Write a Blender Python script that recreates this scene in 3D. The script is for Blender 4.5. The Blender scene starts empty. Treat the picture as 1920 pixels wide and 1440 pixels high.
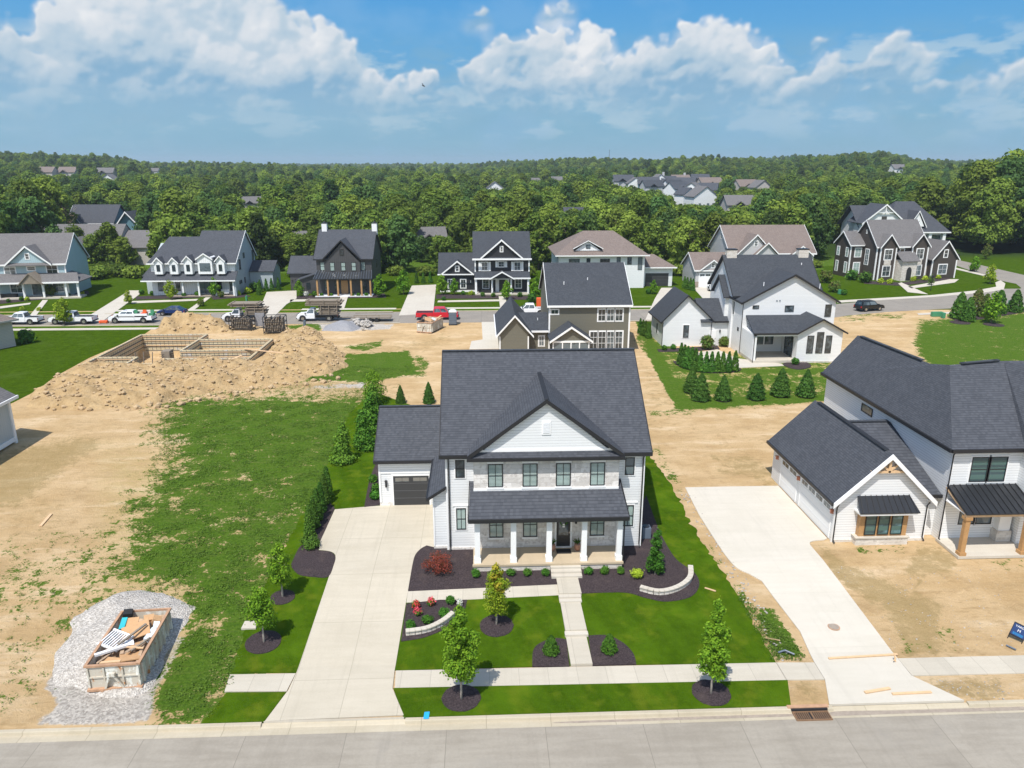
import bpy, bmesh, math, random
import numpy as np
from mathutils import Vector, Matrix, noise as mnoise
R = math.radians
sc = bpy.context.scene
COL = sc.collection
rnd = random.Random(7)

# ------------------------------------------------------------------ camera
CAM_H, PITCH, YAW, FPX = 24.5, R(16.4), R(2.4), 1400.0
cam = bpy.data.cameras.new('camera'); camo = bpy.data.objects.new('camera', cam); COL.objects.link(camo)
cam.sensor_width = 36; cam.lens = FPX / 1920 * 36; cam.clip_start = .5; cam.clip_end = 20000
camo.location = (0, 0, CAM_H); camo.rotation_euler = (math.pi / 2 - PITCH, 0, -YAW)
sc.camera = camo
sc.render.resolution_x, sc.render.resolution_y = 1024, 768

# ------------------------------------------------------------------ light
SUN_EL, SUN_AZ = R(60), R(27)                       # shadows fall back and to the right
sun = bpy.data.lights.new('sun', 'SUN'); sun.energy = 4.4; sun.angle = R(.5); sun.color = (1, .96, .9)
suno = bpy.data.objects.new('sun', sun); COL.objects.link(suno)
suno.rotation_euler = Vector((math.sin(SUN_AZ) * math.cos(SUN_EL), math.cos(SUN_AZ) * math.cos(SUN_EL), -math.sin(SUN_EL))).to_track_quat('-Z', 'Y').to_euler()
suno.location = (0, 0, 200)
sc.view_settings.view_transform = 'Standard'; sc.view_settings.look = 'None'
sc.view_settings.exposure = .25; sc.view_settings.gamma = 1

# ------------------------------------------------------------------ node helper
class NT:
    def __init__(s, nt): s.nt = nt
    def n(s, t, ins=None, out=0, **kw):
        nd = s.nt.nodes.new(t)
        for k, v in kw.items(): setattr(nd, k, v)
        for k, v in (ins or {}).items():
            sk = nd.inputs[k]
            if isinstance(v, bpy.types.NodeSocket): s.nt.links.new(v, sk)
            else: sk.default_value = v
        return nd.outputs[out]
    def m(s, op, a, b=None, c=None, clamp=False):
        d = {0: a}
        if b is not None: d[1] = b
        if c is not None: d[2] = c
        return s.n('ShaderNodeMath', d, operation=op, use_clamp=clamp)
    def mix(s, f, a, b, mode='MIX'):
        nd = s.nt.nodes.new('ShaderNodeMix'); nd.data_type = 'RGBA'; nd.blend_type = mode; nd.clamp_factor = True
        for k, v in ((0, f), (6, a), (7, b)):
            if isinstance(v, bpy.types.NodeSocket): s.nt.links.new(v, nd.inputs[k])
            elif k == 0: nd.inputs[0].default_value = v
            else: nd.inputs[k].default_value = (*v[:3], 1)
        return nd.outputs[2]
    def ss(s, v, a, b):
        return s.n('ShaderNodeMapRange', {0: v, 1: a, 2: b, 3: 0.0, 4: 1.0}, interpolation_type='SMOOTHSTEP')
    def noise(s, vec, scale, detail=3, rough=.55):
        return s.n('ShaderNodeTexNoise', {'Vector': vec, 'Scale': scale, 'Detail': detail, 'Roughness': rough})

# ------------------------------------------------------------------ sky
world = bpy.data.worlds.new('World'); sc.world = world; world.use_nodes = True
wt = world.node_tree; wt.nodes.clear(); W = NT(wt)
sky = W.n('ShaderNodeTexSky', sky_type='NISHITA', sun_disc=False, sun_elevation=SUN_EL, sun_rotation=R(207), air_density=1.2, dust_density=1.0, ozone_density=1.6)
bg_sky = W.n('ShaderNodeBackground', {'Color': sky, 'Strength': .14})
wt.links.new(bg_sky, wt.nodes.new('ShaderNodeOutputWorld').inputs[0])
world.cycles.sampling_method = 'MANUAL'; world.cycles.sample_map_resolution = 512
def dirpx(px, py):                                                     # direction of a cloud on the sky
    x = (px - 960) / FPX; y = -(py - 720) / FPX
    fy = math.cos(PITCH) + y * math.sin(PITCH); z = -math.sin(PITCH) + y * math.cos(PITCH)
    X = x * math.cos(YAW) + fy * math.sin(YAW); Y = -x * math.sin(YAW) + fy * math.cos(YAW)
    return math.atan2(X, Y) * 1400, math.atan2(z, math.hypot(X, Y)) * 1400
def sky_colors(Ug, Vg):
    """colours of the sky on a grid of directions (1400 units to the radian): blue air, cumulus built from many lit balls, low haze bands"""
    rs = np.random.RandomState(12)
    def perlin(x, y, seed):
        r = np.random.RandomState(seed); T = r.uniform(0, 2 * np.pi, (256, 256)); xi = np.floor(x).astype(int); yi = np.floor(y).astype(int); xf = x - xi; yf = y - yi
        def g(i, j): a = T[(xi + i) & 255, (yi + j) & 255]; return np.cos(a) * (xf - i) + np.sin(a) * (yf - j)
        u = xf * xf * xf * (xf * (xf * 6 - 15) + 10); v = yf * yf * yf * (yf * (yf * 6 - 15) + 10)
        return (g(0, 0) * (1 - u) + g(1, 0) * u) * (1 - v) + (g(0, 1) * (1 - u) + g(1, 1) * u) * v
    def fbm(x, y, s, o=5, seed=0, k=.5):
        t = 0; a = 1
        for i in range(o): t = t + a * perlin(x / s * 2 ** i + 37 * i, y / s * 2 ** i + 11 * i, seed + i); a *= k
        return t
    def ss(x, a, b): t = np.clip((x - a) / (b - a), 0, 1); return t * t * (3 - 2 * t)
    def blur(A, n):
        for _ in range(n):
            A = (np.roll(A, 1, 0) + A * 2 + np.roll(A, -1, 0)) / 4; A = (np.roll(A, 1, 1) + A * 2 + np.roll(A, -1, 1)) / 4
        return A
    U = Ug + fbm(Ug, Vg, 46, 5, 1, .55) * 26; V = Vg + fbm(Ug, Vg, 40, 5, 20, .55) * 20
    H = np.full(Ug.shape, -30.); K = np.zeros(Ug.shape)
    us, vs = Ug[0], Vg[:, 0]
    def ball(u, v, r, off, kk):
        a = np.searchsorted(us, u - r - 34); b = np.searchsorted(us, u + r + 34); c = np.searchsorted(vs, v - r - 28); d = np.searchsorted(vs, v + r + 28)
        if a >= b or c >= d: return
        d2 = (U[c:d, a:b] - u) ** 2 + ((V[c:d, a:b] - v) * 1.12) ** 2; h = off + np.where(d2 < r * r, np.sqrt(np.maximum(r * r - d2, 0)), -(np.sqrt(d2) - r) * 1.2); S = H[c:d, a:b]; m = h > S; S[m] = h[m]; K[c:d, a:b][m] = kk
    for i, (px, py, rx, ry, kk) in enumerate(PUFF):
        u, v = dirpx(px, py); n = int(10 + rx * ry / 260)
        for j in range(n):
            a = rs.uniform(0, 2 * np.pi); q = rs.uniform(0, 1) ** .5; x = math.cos(a) * q; y = math.sin(a) * q
            if y < -.1: y *= .5
            r = (.22 + .30 * rs.uniform()) * min(rx, ry) * (1.1 - .35 * q); ball(u + x * rx * .85, v + y * ry * .85, r, (1 - q) * ry * .35 + rs.uniform(-4, 4), kk)
        ball(u, v, min(rx, ry) * .75, ry * .1, kk)
    K = blur(K, 60)
    Hs = blur(H, 3) + fbm(Ug, Vg, 14, 4, 40, .6) * 7 + fbm(Ug, Vg, 60, 3, 50) * 9
    al = ss(blur(Hs, 3), -8, 11); soft = ss(blur(H, 70) + fbm(Ug, Vg, 90, 5, 60) * 20, -22, 16)
    du = us[1] - us[0]; dv = vs[1] - vs[0]
    def lam(A, k): gy, gx = np.gradient(A, dv, du); n = np.sqrt(gx * gx + gy * gy + k * k); return (gx * .42 - gy * .78 + k * .46) / n
    soft = np.roll(soft, -12, 0); 
    L = .20 * lam(blur(Hs, 3), 1.8) + .30 * lam(blur(Hs, 30), .8)
    dep = ss(blur(al, 26), .35, 1.0)                                    # rims stay bright, cores go grey-blue
    shade = .60 + .62 * L + .26 * K - .30 * dep + fbm(Ug, Vg, 110, 5, 70, .55) * .42
    shade = shade - .40 * (1 - ss(Vg, 60, 225)) - .04
    shade = shade * al + (shade - .34) * (1 - al)
    mixc = lambda a, b, t: a * (1 - t[..., None]) + b * t[..., None]
    A = lambda *c: np.array(c)
    sky_ = mixc(A(.235, .465, .63), A(.125, .395, .72), ss(Vg, 45, 235)); sky_ = mixc(sky_, A(.085, .35, .73), ss(Vg, 200, 300)); sky_ = mixc(A(.25, .475, .62), sky_, ss(Vg, -10, 90))
    bn = fbm(Ug, Vg * 3.2, 150, 6, 80, .58); env = ss(Vg, 22, 75) * (1 - ss(Vg, 165, 225)); sky_ = mixc(sky_, A(.24, .445, .61), ss(-bn, .0, .4) * env * .4); sky_ = mixc(sky_, A(.52, .665, .76), ss(bn, .02, .42) * env * .6)
    veil = ss(fbm(Ug, Vg * 1.5, 260, 5, 90, .55), .05, .5); sky_ = mixc(sky_, A(.3, .52, .78), veil * .25)
    c = mixc(A(.25, .45, .64), A(.50, .625, .735), ss(shade, -.05, .42)); c = mixc(c, A(.70, .755, .815), ss(shade, .38, .72)); c = mixc(c, A(.86, .875, .895), ss(shade, .68, .98))
    low = ss(Vg, 45, 150); alpha = np.maximum(al * (.42 + .58 * low), soft * .78 * (.45 + .55 * low))
    c = mixc(A(.36, .55, .68), c, np.clip(.25 + .8 * low, 0, 1))
    return np.clip(mixc(sky_, c, np.clip(alpha, 0, 1)), 0, 1)
PUFF = [(10, 120, 100, 60, .6), (70, 200, 150, 45, .2), (190, 75, 95, 75, .7), (215, 5, 95, 60, .8), (150, 170, 120, 55, .5), (300, 95, 90, 80, .5), (330, 175, 140, 45, .2), (400, 35, 110, 70, .4),
        (430, 130, 110, 70, .3), (495, 70, 80, 65, .5), (530, 140, 90, 60, .4), (508, 28, 22, 28, 1), (605, 90, 42, 42, .9), (625, 140, 55, 50, .5), (250, 205, 220, 32, .0), (480, 205, 220, 30, .0), (270, 40, 70, 55, .7),
        (690, 158, 30, 30, .9), (690, 200, 60, 26, .4), (740, 180, 32, 26, .9), (793, 158, 28, 28, 1), (760, 205, 90, 24, .5), (850, 200, 60, 22, .3),
        (945, 102, 42, 34, 1), (905, 138, 40, 34, .8), (930, 160, 70, 34, .5), (1030, 95, 46, 36, 1), (1110, 90, 44, 36, 1), (1060, 150, 140, 40, .5), (1195, 122, 44, 36, .9), (1255, 112, 44, 34, 1), (1180, 170, 130, 38, .3),
        (1338, 68, 36, 30, 1.2), (1310, 100, 60, 40, .9), (1385, 92, 48, 36, 1.0), (1430, 100, 30, 26, 1), (1310, 145, 100, 42, .5), (1390, 150, 90, 38, .3), (1300, 190, 160, 28, .1),
        (1500, 170, 50, 22, .8), (1550, 148, 44, 30, 1), (1575, 132, 28, 16, .9), (1460, 190, 70, 18, .4), (1540, 82, 14, 18, .1), (1680, 95, 36, 20, .7), (1725, 110, 46, 16, .3), (1640, 130, 60, 18, .4), (1720, 165, 100, 14, .1),
        (1900, 150, 62, 24, .9), (1815, 162, 54, 14, .7), (1970, 135, 60, 30, .9), (1045, 18, 26, 12, -.5), (900, 28, 26, 8, -.5), (1200, 205, 200, 16, .1), (600, 225, 260, 16, .0), (180, 235, 240, 16, .1), (330, 222, 60, 12, .5), (1230, 212, 90, 9, .6), (1000, 195, 80, 16, .4), (1600, 220, 140, 9, .3), (300, 248, 70, 8, .3), (1180, 240, 120, 7, .3), (1800, 215, 120, 9, .3), (700, 238, 90, 8, .4), (1420, 200, 120, 18, .3), (620, 190, 90, 34, .3)]
def build_sky():
    us = np.concatenate([np.arange(-2300, -1010, 12), np.arange(-1010, 1110, 1.5), np.arange(1110, 2300, 12)]); vs = np.concatenate([np.arange(-60, -20, 8), np.arange(-20, 300, 1.25), np.arange(300, 620, 8)])
    gu, gv = np.arange(-2300, 2300, 1.5), np.arange(-60, 620, 1.25); C0 = sky_colors(*np.meshgrid(gu, gv))
    i = np.clip(np.searchsorted(gu, us), 0, len(gu) - 1); j = np.clip(np.searchsorted(gv, vs), 0, len(gv) - 1); C = C0[np.ix_(j, i)]
    A, E = np.meshgrid(us / 1400, vs / 1400); Rr = 9000.; co = np.stack([Rr * np.sin(A) * np.cos(E), Rr * np.cos(A) * np.cos(E), CAM_H + Rr * np.sin(E)], -1).reshape(-1, 3).astype(np.float32)
    nx, ny = len(us), len(vs); idx = np.arange(nx * ny).reshape(ny, nx); F = np.stack([idx[:-1, :-1], idx[:-1, 1:], idx[1:, 1:], idx[1:, :-1]], -1).reshape(-1, 4)
    me = bpy.data.meshes.new('sky'); me.vertices.add(len(co)); me.vertices.foreach_set('co', co.ravel()); me.loops.add(F.size); me.loops.foreach_set('vertex_index', F.ravel().astype(np.int32)); me.polygons.add(len(F)); me.polygons.foreach_set('loop_start', (np.arange(len(F)) * 4).astype(np.int32)); me.update(calc_edges=True)
    at = me.attributes.new('air', 'FLOAT_COLOR', 'POINT'); at.data.foreach_set('color', np.concatenate([C.reshape(-1, 3), np.ones((nx * ny, 1))], 1).astype(np.float32).ravel())
    m = bpy.data.materials.new('sky'); m.use_nodes = True; t = m.node_tree; t.nodes.clear(); T = NT(t); e = T.n('ShaderNodeEmission', {'Color': T.n('ShaderNodeAttribute', attribute_name='air', out=0), 'Strength': SKY_K}); t.links.new(e, t.nodes.new('ShaderNodeOutputMaterial').inputs[0])
    m.cycles.emission_sampling = 'NONE'; me.materials.append(m); o = bpy.data.objects.new('sky', me); COL.objects.link(o); o['kind'] = 'structure'
SKY_K = .84; HAZE = .00016
build_sky()

# ------------------------------------------------------------------ terrain and unprojection of photo points
Y1, Y2, ZL = 33.5, 42.0, -.6
def gz(y): return ZL if y < Y1 else (0.0 if y > Y2 else ZL * (1 - (y - Y1) / (Y2 - Y1)))
def ray(px, py):
    x = (px - 960) / FPX; y = -(py - 720) / FPX
    fy = math.cos(PITCH) + y * math.sin(PITCH); z = -math.sin(PITCH) + y * math.cos(PITCH)
    return x * math.cos(YAW) + fy * math.sin(YAW), -x * math.sin(YAW) + fy * math.cos(YAW), z
def G(px, py, z=None):                                                 # ground point
    d = ray(px, py); zz = z or 0.0
    for i in range(30):
        t = (zz - CAM_H) / d[2]; y = t * d[1]
        if z is None: zz = .5 * zz + .5 * gz(y)
    return (t * d[0], t * d[1])
def GP(pts): return [G(*p) for p in pts]
def proj(x, y, z):
    c, s = math.cos(YAW), math.sin(YAW)
    X = x * c - y * s; Yf = x * s + y * c; Z = z - CAM_H
    f = Yf * math.cos(PITCH) - Z * math.sin(PITCH); u = Yf * math.sin(PITCH) + Z * math.cos(PITCH)
    f = np.where(np.asarray(f) < 1, 1, f)
    return 960 + FPX * X / f, 720 - FPX * u / f
HK = ([-400, 0, 110, 230, 290, 600, 900, 1000, 1200, 1450, 1500, 1650, 1720, 1850, 2300], [20, 26, 24, 17, 7, 5, 6, 12, 15, 16, 22, 23, 13, 12, 16])
def hill(x, y):
    r = np.hypot(x, y); a = np.arctan2(x, np.maximum(y, .01)) - YAW
    u = 960 + 1460 * np.tan(np.clip(a, -1.2, 1.2))
    t = np.clip((r - 290) / 900., 0, 1); t = t * t * (3 - 2 * t)
    return np.where(y > 100, (np.interp(u, *HK) + 3.2 * np.sin(x / 83. + y / 190.) + 2.2 * np.sin(x / 37. - y / 71. + 1)) * t, 0)

# ------------------------------------------------------------------ mesh builder
class MB:
    def __init__(s): s.v = []; s.f = []
    def add(s, vs, fs):
        o = len(s.v); s.v += [tuple(v) for v in vs]; s.f += [tuple(i + o for i in f) for f in fs]; return s
    def box(s, x0, x1, y0, y1, z0, z1):
        return s.add([(x0, y0, z0), (x1, y0, z0), (x1, y1, z0), (x0, y1, z0), (x0, y0, z1), (x1, y0, z1), (x1, y1, z1), (x0, y1, z1)],
                     [(0, 3, 2, 1), (4, 5, 6, 7), (0, 1, 5, 4), (1, 2, 6, 5), (2, 3, 7, 6), (3, 0, 4, 7)])
    def ext(s, pts, vec):
        n = len(pts); q = [(p[0] + vec[0], p[1] + vec[1], p[2] + vec[2]) for p in pts]
        return s.add(list(pts) + q, [tuple(range(n)), tuple(range(2 * n - 1, n - 1, -1))] + [(i, i + n, (i + 1) % n + n, (i + 1) % n) for i in range(n)])
    def beam(s, p, q, w, h=None, up=(0, 0, 1)):
        h = h or w; p = Vector(p); q = Vector(q); d = (q - p).normalized(); a = d.cross(Vector(up))
        if a.length < 1e-3: a = Vector((1, 0, 0))
        a = a.normalized() * w / 2; b = a.cross(d).normalized() * h / 2
        c = [-a - b, a - b, a + b, -a + b]
        return s.add([p + k for k in c] + [q + k for k in c], [(0, 1, 2, 3), (7, 6, 5, 4), (0, 4, 5, 1), (1, 5, 6, 2), (2, 6, 7, 3), (3, 7, 4, 0)])
    def band(s, p, q, h, t):                                           # board hanging h below the line p-q, t thick
        p = Vector(p); q = Vector(q); a = Vector((q.y - p.y, p.x - q.x, 0)).normalized() * t / 2; u = Vector((0, 0, h))
        c = [-a - u, a - u, a + Vector((0, 0, .02)), -a + Vector((0, 0, .02))]
        return s.add([p + k for k in c] + [q + k for k in c], [(0, 1, 2, 3), (7, 6, 5, 4), (0, 4, 5, 1), (1, 5, 6, 2), (2, 6, 7, 3), (3, 7, 4, 0)])
    def tube(s, pts, rad, n=8):
        m = len(pts); vs = []; fs = []
        rad = rad if hasattr(rad, '__len__') else [rad] * m
        for i, p in enumerate(pts):
            d = (Vector(pts[min(i + 1, m - 1)]) - Vector(pts[max(i - 1, 0)])).normalized()
            a = d.orthogonal().normalized(); b = d.cross(a)
            vs += [Vector(p) + (a * math.cos(k * 6.2832 / n) + b * math.sin(k * 6.2832 / n)) * rad[i] for k in range(n)]
        for i in range(m - 1): fs += [(i * n + k, i * n + (k + 1) % n, (i + 1) * n + (k + 1) % n, (i + 1) * n + k) for k in range(n)]
        fs += [tuple(range(n - 1, -1, -1)), tuple(range((m - 1) * n, m * n))]
        return s.add(vs, fs)
    def cyl(s, x, y, z0, z1, r, n=14, r1=None): return s.tube([(x, y, z0), (x, y, z1)], [r, r if r1 is None else r1], n)
    def lathe(s, x, y, prof, n=20):                                    # prof [(r,z)]
        vs = []; fs = []; m = len(prof)
        for r, z in prof: vs += [(x + r * math.cos(k * 6.2832 / n), y + r * math.sin(k * 6.2832 / n), z) for k in range(n)]
        for i in range(m - 1): fs += [(i * n + k, i * n + (k + 1) % n, (i + 1) * n + (k + 1) % n, (i + 1) * n + k) for k in range(n)]
        fs += [tuple(range(n - 1, -1, -1)), tuple(range((m - 1) * n, m * n))]
        return s.add(vs, fs)
    def mesh(s, name, mat, off=(0, 0, 0), smooth=False, bevel=0):
        me = bpy.data.meshes.new(name)
        me.from_pydata([(v[0] - off[0], v[1] - off[1], v[2] - off[2]) for v in s.v], [], s.f)
        if bevel or True:
            bm = bmesh.new(); bm.from_mesh(me); bmesh.ops.recalc_face_normals(bm, faces=bm.faces)
            if bevel: bmesh.ops.bevel(bm, geom=[e for e in bm.edges if e.calc_face_angle(0) > .5], offset=bevel, segments=2, affect='EDGES', clamp_overlap=True)
            bm.to_mesh(me); bm.free()
        if mat: me.materials.append(mat)
        if smooth: me.shade_smooth()
        return me

OFF = {}                                                               # root -> offset of its local frame
def tag(o, label=None, cat=None, group=None, kind=None):
    if label: o['label'] = label
    if cat: o['category'] = cat
    if group: o['group'] = group
    if kind: o['kind'] = kind
    return o
def thing(name, label, cat, loc=(0, 0, 0), rz=0, group=None):
    o = bpy.data.objects.new(name, None); o.empty_display_size = .3; COL.objects.link(o)
    o.location = loc; o.rotation_euler = (0, 0, rz); OFF[o.name] = tuple(loc)
    return tag(o, label, cat, group)
def part(root, name, mb, mat, smooth=False, bevel=0, label=None):      # verts in scene coordinates (before the thing is turned)
    off = OFF[root.name]
    o = bpy.data.objects.new(name, mb.mesh(name, mat, off, smooth, bevel) if isinstance(mb, MB) else mb)
    COL.objects.link(o); o.parent = root; OFF[o.name] = off
    if label: o['label'] = label
    return o
def solo(name, mb, mat, label, cat, group=None, loc=(0, 0, 0), smooth=False, bevel=0):
    o = bpy.data.objects.new(name, mb.mesh(name, mat, loc, smooth, bevel) if isinstance(mb, MB) else mb)
    o.location = loc; COL.objects.link(o); return tag(o, label, cat, group)
def struct(name, mb, mat, kind='structure', smooth=False):
    o = bpy.data.objects.new(name, mb.mesh(name, mat, (0, 0, 0), smooth) if isinstance(mb, MB) else mb); COL.objects.link(o); o['kind'] = kind; return o
def dup(root, loc, rz=0, label=None, scale=1, group=None):
    r = root.copy(); COL.objects.link(r); r.location = loc; r.rotation_euler = (0, 0, rz); r.scale = (scale, scale, scale) if not hasattr(scale, '__len__') else scale
    if label: r['label'] = label
    if group: r['group'] = group
    for ch in list(root.children):
        c = ch.copy(); COL.objects.link(c); c.parent = r
        for g in ch.children: d = g.copy(); COL.objects.link(d); d.parent = c
    return r

# ------------------------------------------------------------------ materials
MAT = {}
def newmat(name):
    m = bpy.data.materials.new(name); m.use_nodes = True; t = NT(m.node_tree); b = m.node_tree.nodes['Principled BSDF']; MAT[name] = m
    return m, t, b
def setb(t, b, col=None, rough=.6, metal=0, spec=.5, bump=None, bd=.02, strength=.5):
    def s(k, v):
        if v is None: return
        if isinstance(v, bpy.types.NodeSocket): t.nt.links.new(v, b.inputs[k])
        elif k == 'Base Color': b.inputs[k].default_value = (*v, 1)
        else: b.inputs[k].default_value = v
    s('Base Color', col); s('Roughness', rough); s('Metallic', metal); s('Specular IOR Level', spec)
    if bump is not None:
        n = t.n('ShaderNodeBump', {'Height': bump, 'Distance': bd, 'Strength': strength}); t.nt.links.new(n, b.inputs['Normal'])
def geo_pos(t): return t.n('ShaderNodeNewGeometry', out=0)
def obj_co(t): return t.n('ShaderNodeTexCoord', out=3)
def m_plain(name, col, rough=.6, metal=0, spec=.5, var=.12, scale=2.0, bump=0):
    m, t, b = newmat(name); p = geo_pos(t); n = t.noise(p, scale, 4)
    c = t.mix(n, tuple(x * (1 - var) for x in col), tuple(min(1, x * (1 + var)) for x in col))
    setb(t, b, c, rough, metal, spec, n if bump else None, bump or .01); return m
def m_siding(name, col, pitch=.18, vert=False, dark=.62, var=.05, groove=.13):
    m, t, b = newmat(name); p = geo_pos(t); s = t.n('ShaderNodeSeparateXYZ', {0: p}); x, y, z = s.node.outputs
    c = t.m('ADD', x, y) if vert else z
    f = t.m('FRACT', t.m('DIVIDE', c, pitch))
    row = t.m('FLOOR', t.m('DIVIDE', c, pitch))
    ln = t.m('LESS_THAN', f, groove)
    n = t.noise(p, 1.3, 4)
    rv = t.n('ShaderNodeTexWhiteNoise', {1: row}, noise_dimensions='1D')
    k = t.m('ADD', t.m('MULTIPLY', n, .6), t.m('MULTIPLY', rv, .4))
    base = t.mix(k, tuple(v * (1 - var) for v in col), tuple(min(1, v * (1 + var)) for v in col))
    setb(t, b, t.mix(ln, base, tuple(v * dark for v in col)), .55, bump=(f if not vert else t.m('GREATER_THAN', f, groove)), bd=.02, strength=.6); return m
def m_shingle(name, ca, cb, w=.18, h=.11):
    m, t, b = newmat(name); p = geo_pos(t); s = t.n('ShaderNodeSeparateXYZ', {0: p}); x, y, z = s.node.outputs
    nrm = t.n('ShaderNodeNewGeometry', out=1); ns = t.n('ShaderNodeSeparateXYZ', {0: nrm})
    side = t.m('GREATER_THAN', t.m('ABSOLUTE', ns.node.outputs[0]), t.m('ABSOLUTE', ns.node.outputs[1]))
    u = t.m('ADD', t.m('MULTIPLY', x, t.m('SUBTRACT', 1.0, side)), t.m('MULTIPLY', y, side))
    rz = t.m('DIVIDE', z, h); row = t.m('FLOOR', rz)
    wr = t.n('ShaderNodeTexWhiteNoise', {1: row}, noise_dimensions='1D')
    cu = t.m('FLOOR', t.m('ADD', t.m('DIVIDE', u, w), t.m('MULTIPLY', wr, 7.0)))
    cell = t.n('ShaderNodeTexWhiteNoise', {0: t.n('ShaderNodeCombineXYZ', {0: cu, 1: row, 2: 0.0})}, noise_dimensions='3D')
    n = t.noise(p, .8, 4); fine = t.noise(p, 45, 2)
    edge = t.m('LESS_THAN', t.m('FRACT', rz), .12)
    k = t.m('ADD', t.m('MULTIPLY', cell, .42), t.m('ADD', t.m('MULTIPLY', n, .4), t.m('MULTIPLY', fine, .25)))
    c = t.mix(k, ca, cb); c = t.mix(edge, c, tuple(v * .7 for v in ca))
    setb(t, b, c, .85, spec=.3, bump=t.m('ADD', t.m('FRACT', rz), cell), bd=.012, strength=.5); return m
def m_stone(name, cols, w=.6, h=.22, mortar=(.6, .57, .53)):
    m, t, b = newmat(name); p = geo_pos(t); s = t.n('ShaderNodeSeparateXYZ', {0: p}); x, y, z = s.node.outputs
    v = t.n('ShaderNodeCombineXYZ', {0: t.m('ADD', x, y), 1: z, 2: 0.0})
    wn = t.n('ShaderNodeTexNoise', {'Vector': v, 'Scale': 1.6, 'Detail': 2.0}, out=1)
    v = t.n('ShaderNodeVectorMath', {0: v, 1: t.n('ShaderNodeVectorMath', {0: wn, 1: (.16, .1, 0)}, operation='MULTIPLY')}, operation='ADD')
    br = t.n('ShaderNodeTexBrick', {'Vector': v, 'Color1': (0, 0, 0, 1), 'Color2': (1, 1, 1, 1), 'Mortar': (.5, .5, .5, 1), 'Scale': 1.0, 'Mortar Size': .012, 'Brick Width': w, 'Row Height': h})
    fac = br.node.outputs['Fac']
    c = t.mix(br, cols[0], cols[1]); n = t.noise(p, 5, 5); c = t.mix(t.ss(n, .45, .75), c, cols[2]); c = t.mix(fac, c, mortar)
    setb(t, b, c, .85, bump=t.m('SUBTRACT', n, t.m('MULTIPLY', fac, .8)), bd=.04, strength=.7); return m
def m_concrete(name, ca, cb, jx=0, jy=0, ox=0, oy=0, jc=.62, jw=.03, stain=(.45, .4, .33), st=.35):
    m, t, b = newmat(name); p = geo_pos(t); s = t.n('ShaderNodeSeparateXYZ', {0: p}); x, y, z = s.node.outputs
    ca, cb, stain = (tuple(v * .69 * k for v, k in zip(q, (1.0, .95, .865))) for q in (ca, cb, stain)); n1 = t.noise(p, .35, 5, .6); n2 = t.noise(p, 9, 5, .7); sv = t.n('ShaderNodeVectorMath', {0: p, 1: (.25, 1.8, 1)}, operation='MULTIPLY')
    n3 = t.noise(sv, 1.5, 4)
    k = t.m('ADD', t.m('MULTIPLY', n1, .4), t.m('ADD', t.m('MULTIPLY', n2, .25), t.m('MULTIPLY', n3, .35)))
    c = t.mix(t.ss(k, .35, .65), ca, cb); c = t.mix(t.m('MULTIPLY', t.ss(n1, .55, .8), st), c, stain)
    tv = t.n('ShaderNodeVectorMath', {0: p, 1: (2.4, .16, 1)}, operation='MULTIPLY'); c = t.mix(t.m('MULTIPLY', t.ss(t.noise(tv, 1.0, 4, .6), .5, .75), .22), c, tuple(v * .72 for v in ca)); sp_ = t.noise(p, 3.1, 6, .8); c = t.mix(t.m('MULTIPLY', t.ss(sp_, .64, .72), .3), c, tuple(v * .6 for v in ca))
    if jx or jy:
        cx_ = t.m('FLOOR', t.m('DIVIDE', t.m('SUBTRACT', x, ox), jx or 50)); cy_ = t.m('FLOOR', t.m('DIVIDE', t.m('SUBTRACT', y, oy), jy or 50)); wn_ = t.n('ShaderNodeTexWhiteNoise', {0: t.n('ShaderNodeCombineXYZ', {0: cx_, 1: cy_, 2: 1.0})}, noise_dimensions='3D'); c = t.mix(t.m('MULTIPLY', wn_, .22), c, tuple(v * .74 for v in ca))
    for (a, sp, o) in ((x, jx, ox), (y, jy, oy)):
        if sp:
            ln = t.m('LESS_THAN', t.m('FRACT', t.m('DIVIDE', t.m('SUBTRACT', a, o), sp)), jw / sp)
            c = t.mix(ln, c, tuple(v * jc for v in ca))
    setb(t, b, c, .85, spec=.25, bump=n2, bd=.006, strength=.3); return m
def m_leaf(name, ca, cb, cc=None, trans=.3, var=1.0):
    m, t, b = newmat(name)
    isl = t.n('ShaderNodeNewGeometry'); ri = isl.node.outputs['Random Per Island']
    oi = t.n('ShaderNodeObjectInfo'); orr = oi.node.outputs['Random']
    p = geo_pos(t); n = t.noise(p, .5, 2)
    k = t.m('ADD', t.m('MULTIPLY', ri, .55), t.m('MULTIPLY', n, .45)); k = t.ss(k, .2, .8)
    c = t.mix(k, ca, cb)
    if cc: c = t.mix(t.m('MULTIPLY', t.ss(orr, .2, 1.0), var), c, t.mix(ri, tuple(v * .75 for v in cc), cc))
    hs = t.n('ShaderNodeHueSaturation', {'Hue': t.m('MULTIPLY_ADD', orr, .06 * var, .5 - .032 * var), 'Value': t.m('MULTIPLY_ADD', t.m('FRACT', t.m('MULTIPLY', orr, 7.31)), .75 * var, 1 - .38 * var), 'Color': c})
    setb(t, b, hs, .7, spec=.12)
    tr = t.n('ShaderNodeBsdfTranslucent', {'Color': t.mix(.5, hs, (.25, .4, .04))})
    mxs = t.n('ShaderNodeMixShader', {0: trans, 1: b.outputs[0], 2: tr})
    t.nt.links.new(mxs, t.nt.nodes['Material Output'].inputs[0]); return m
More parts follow.
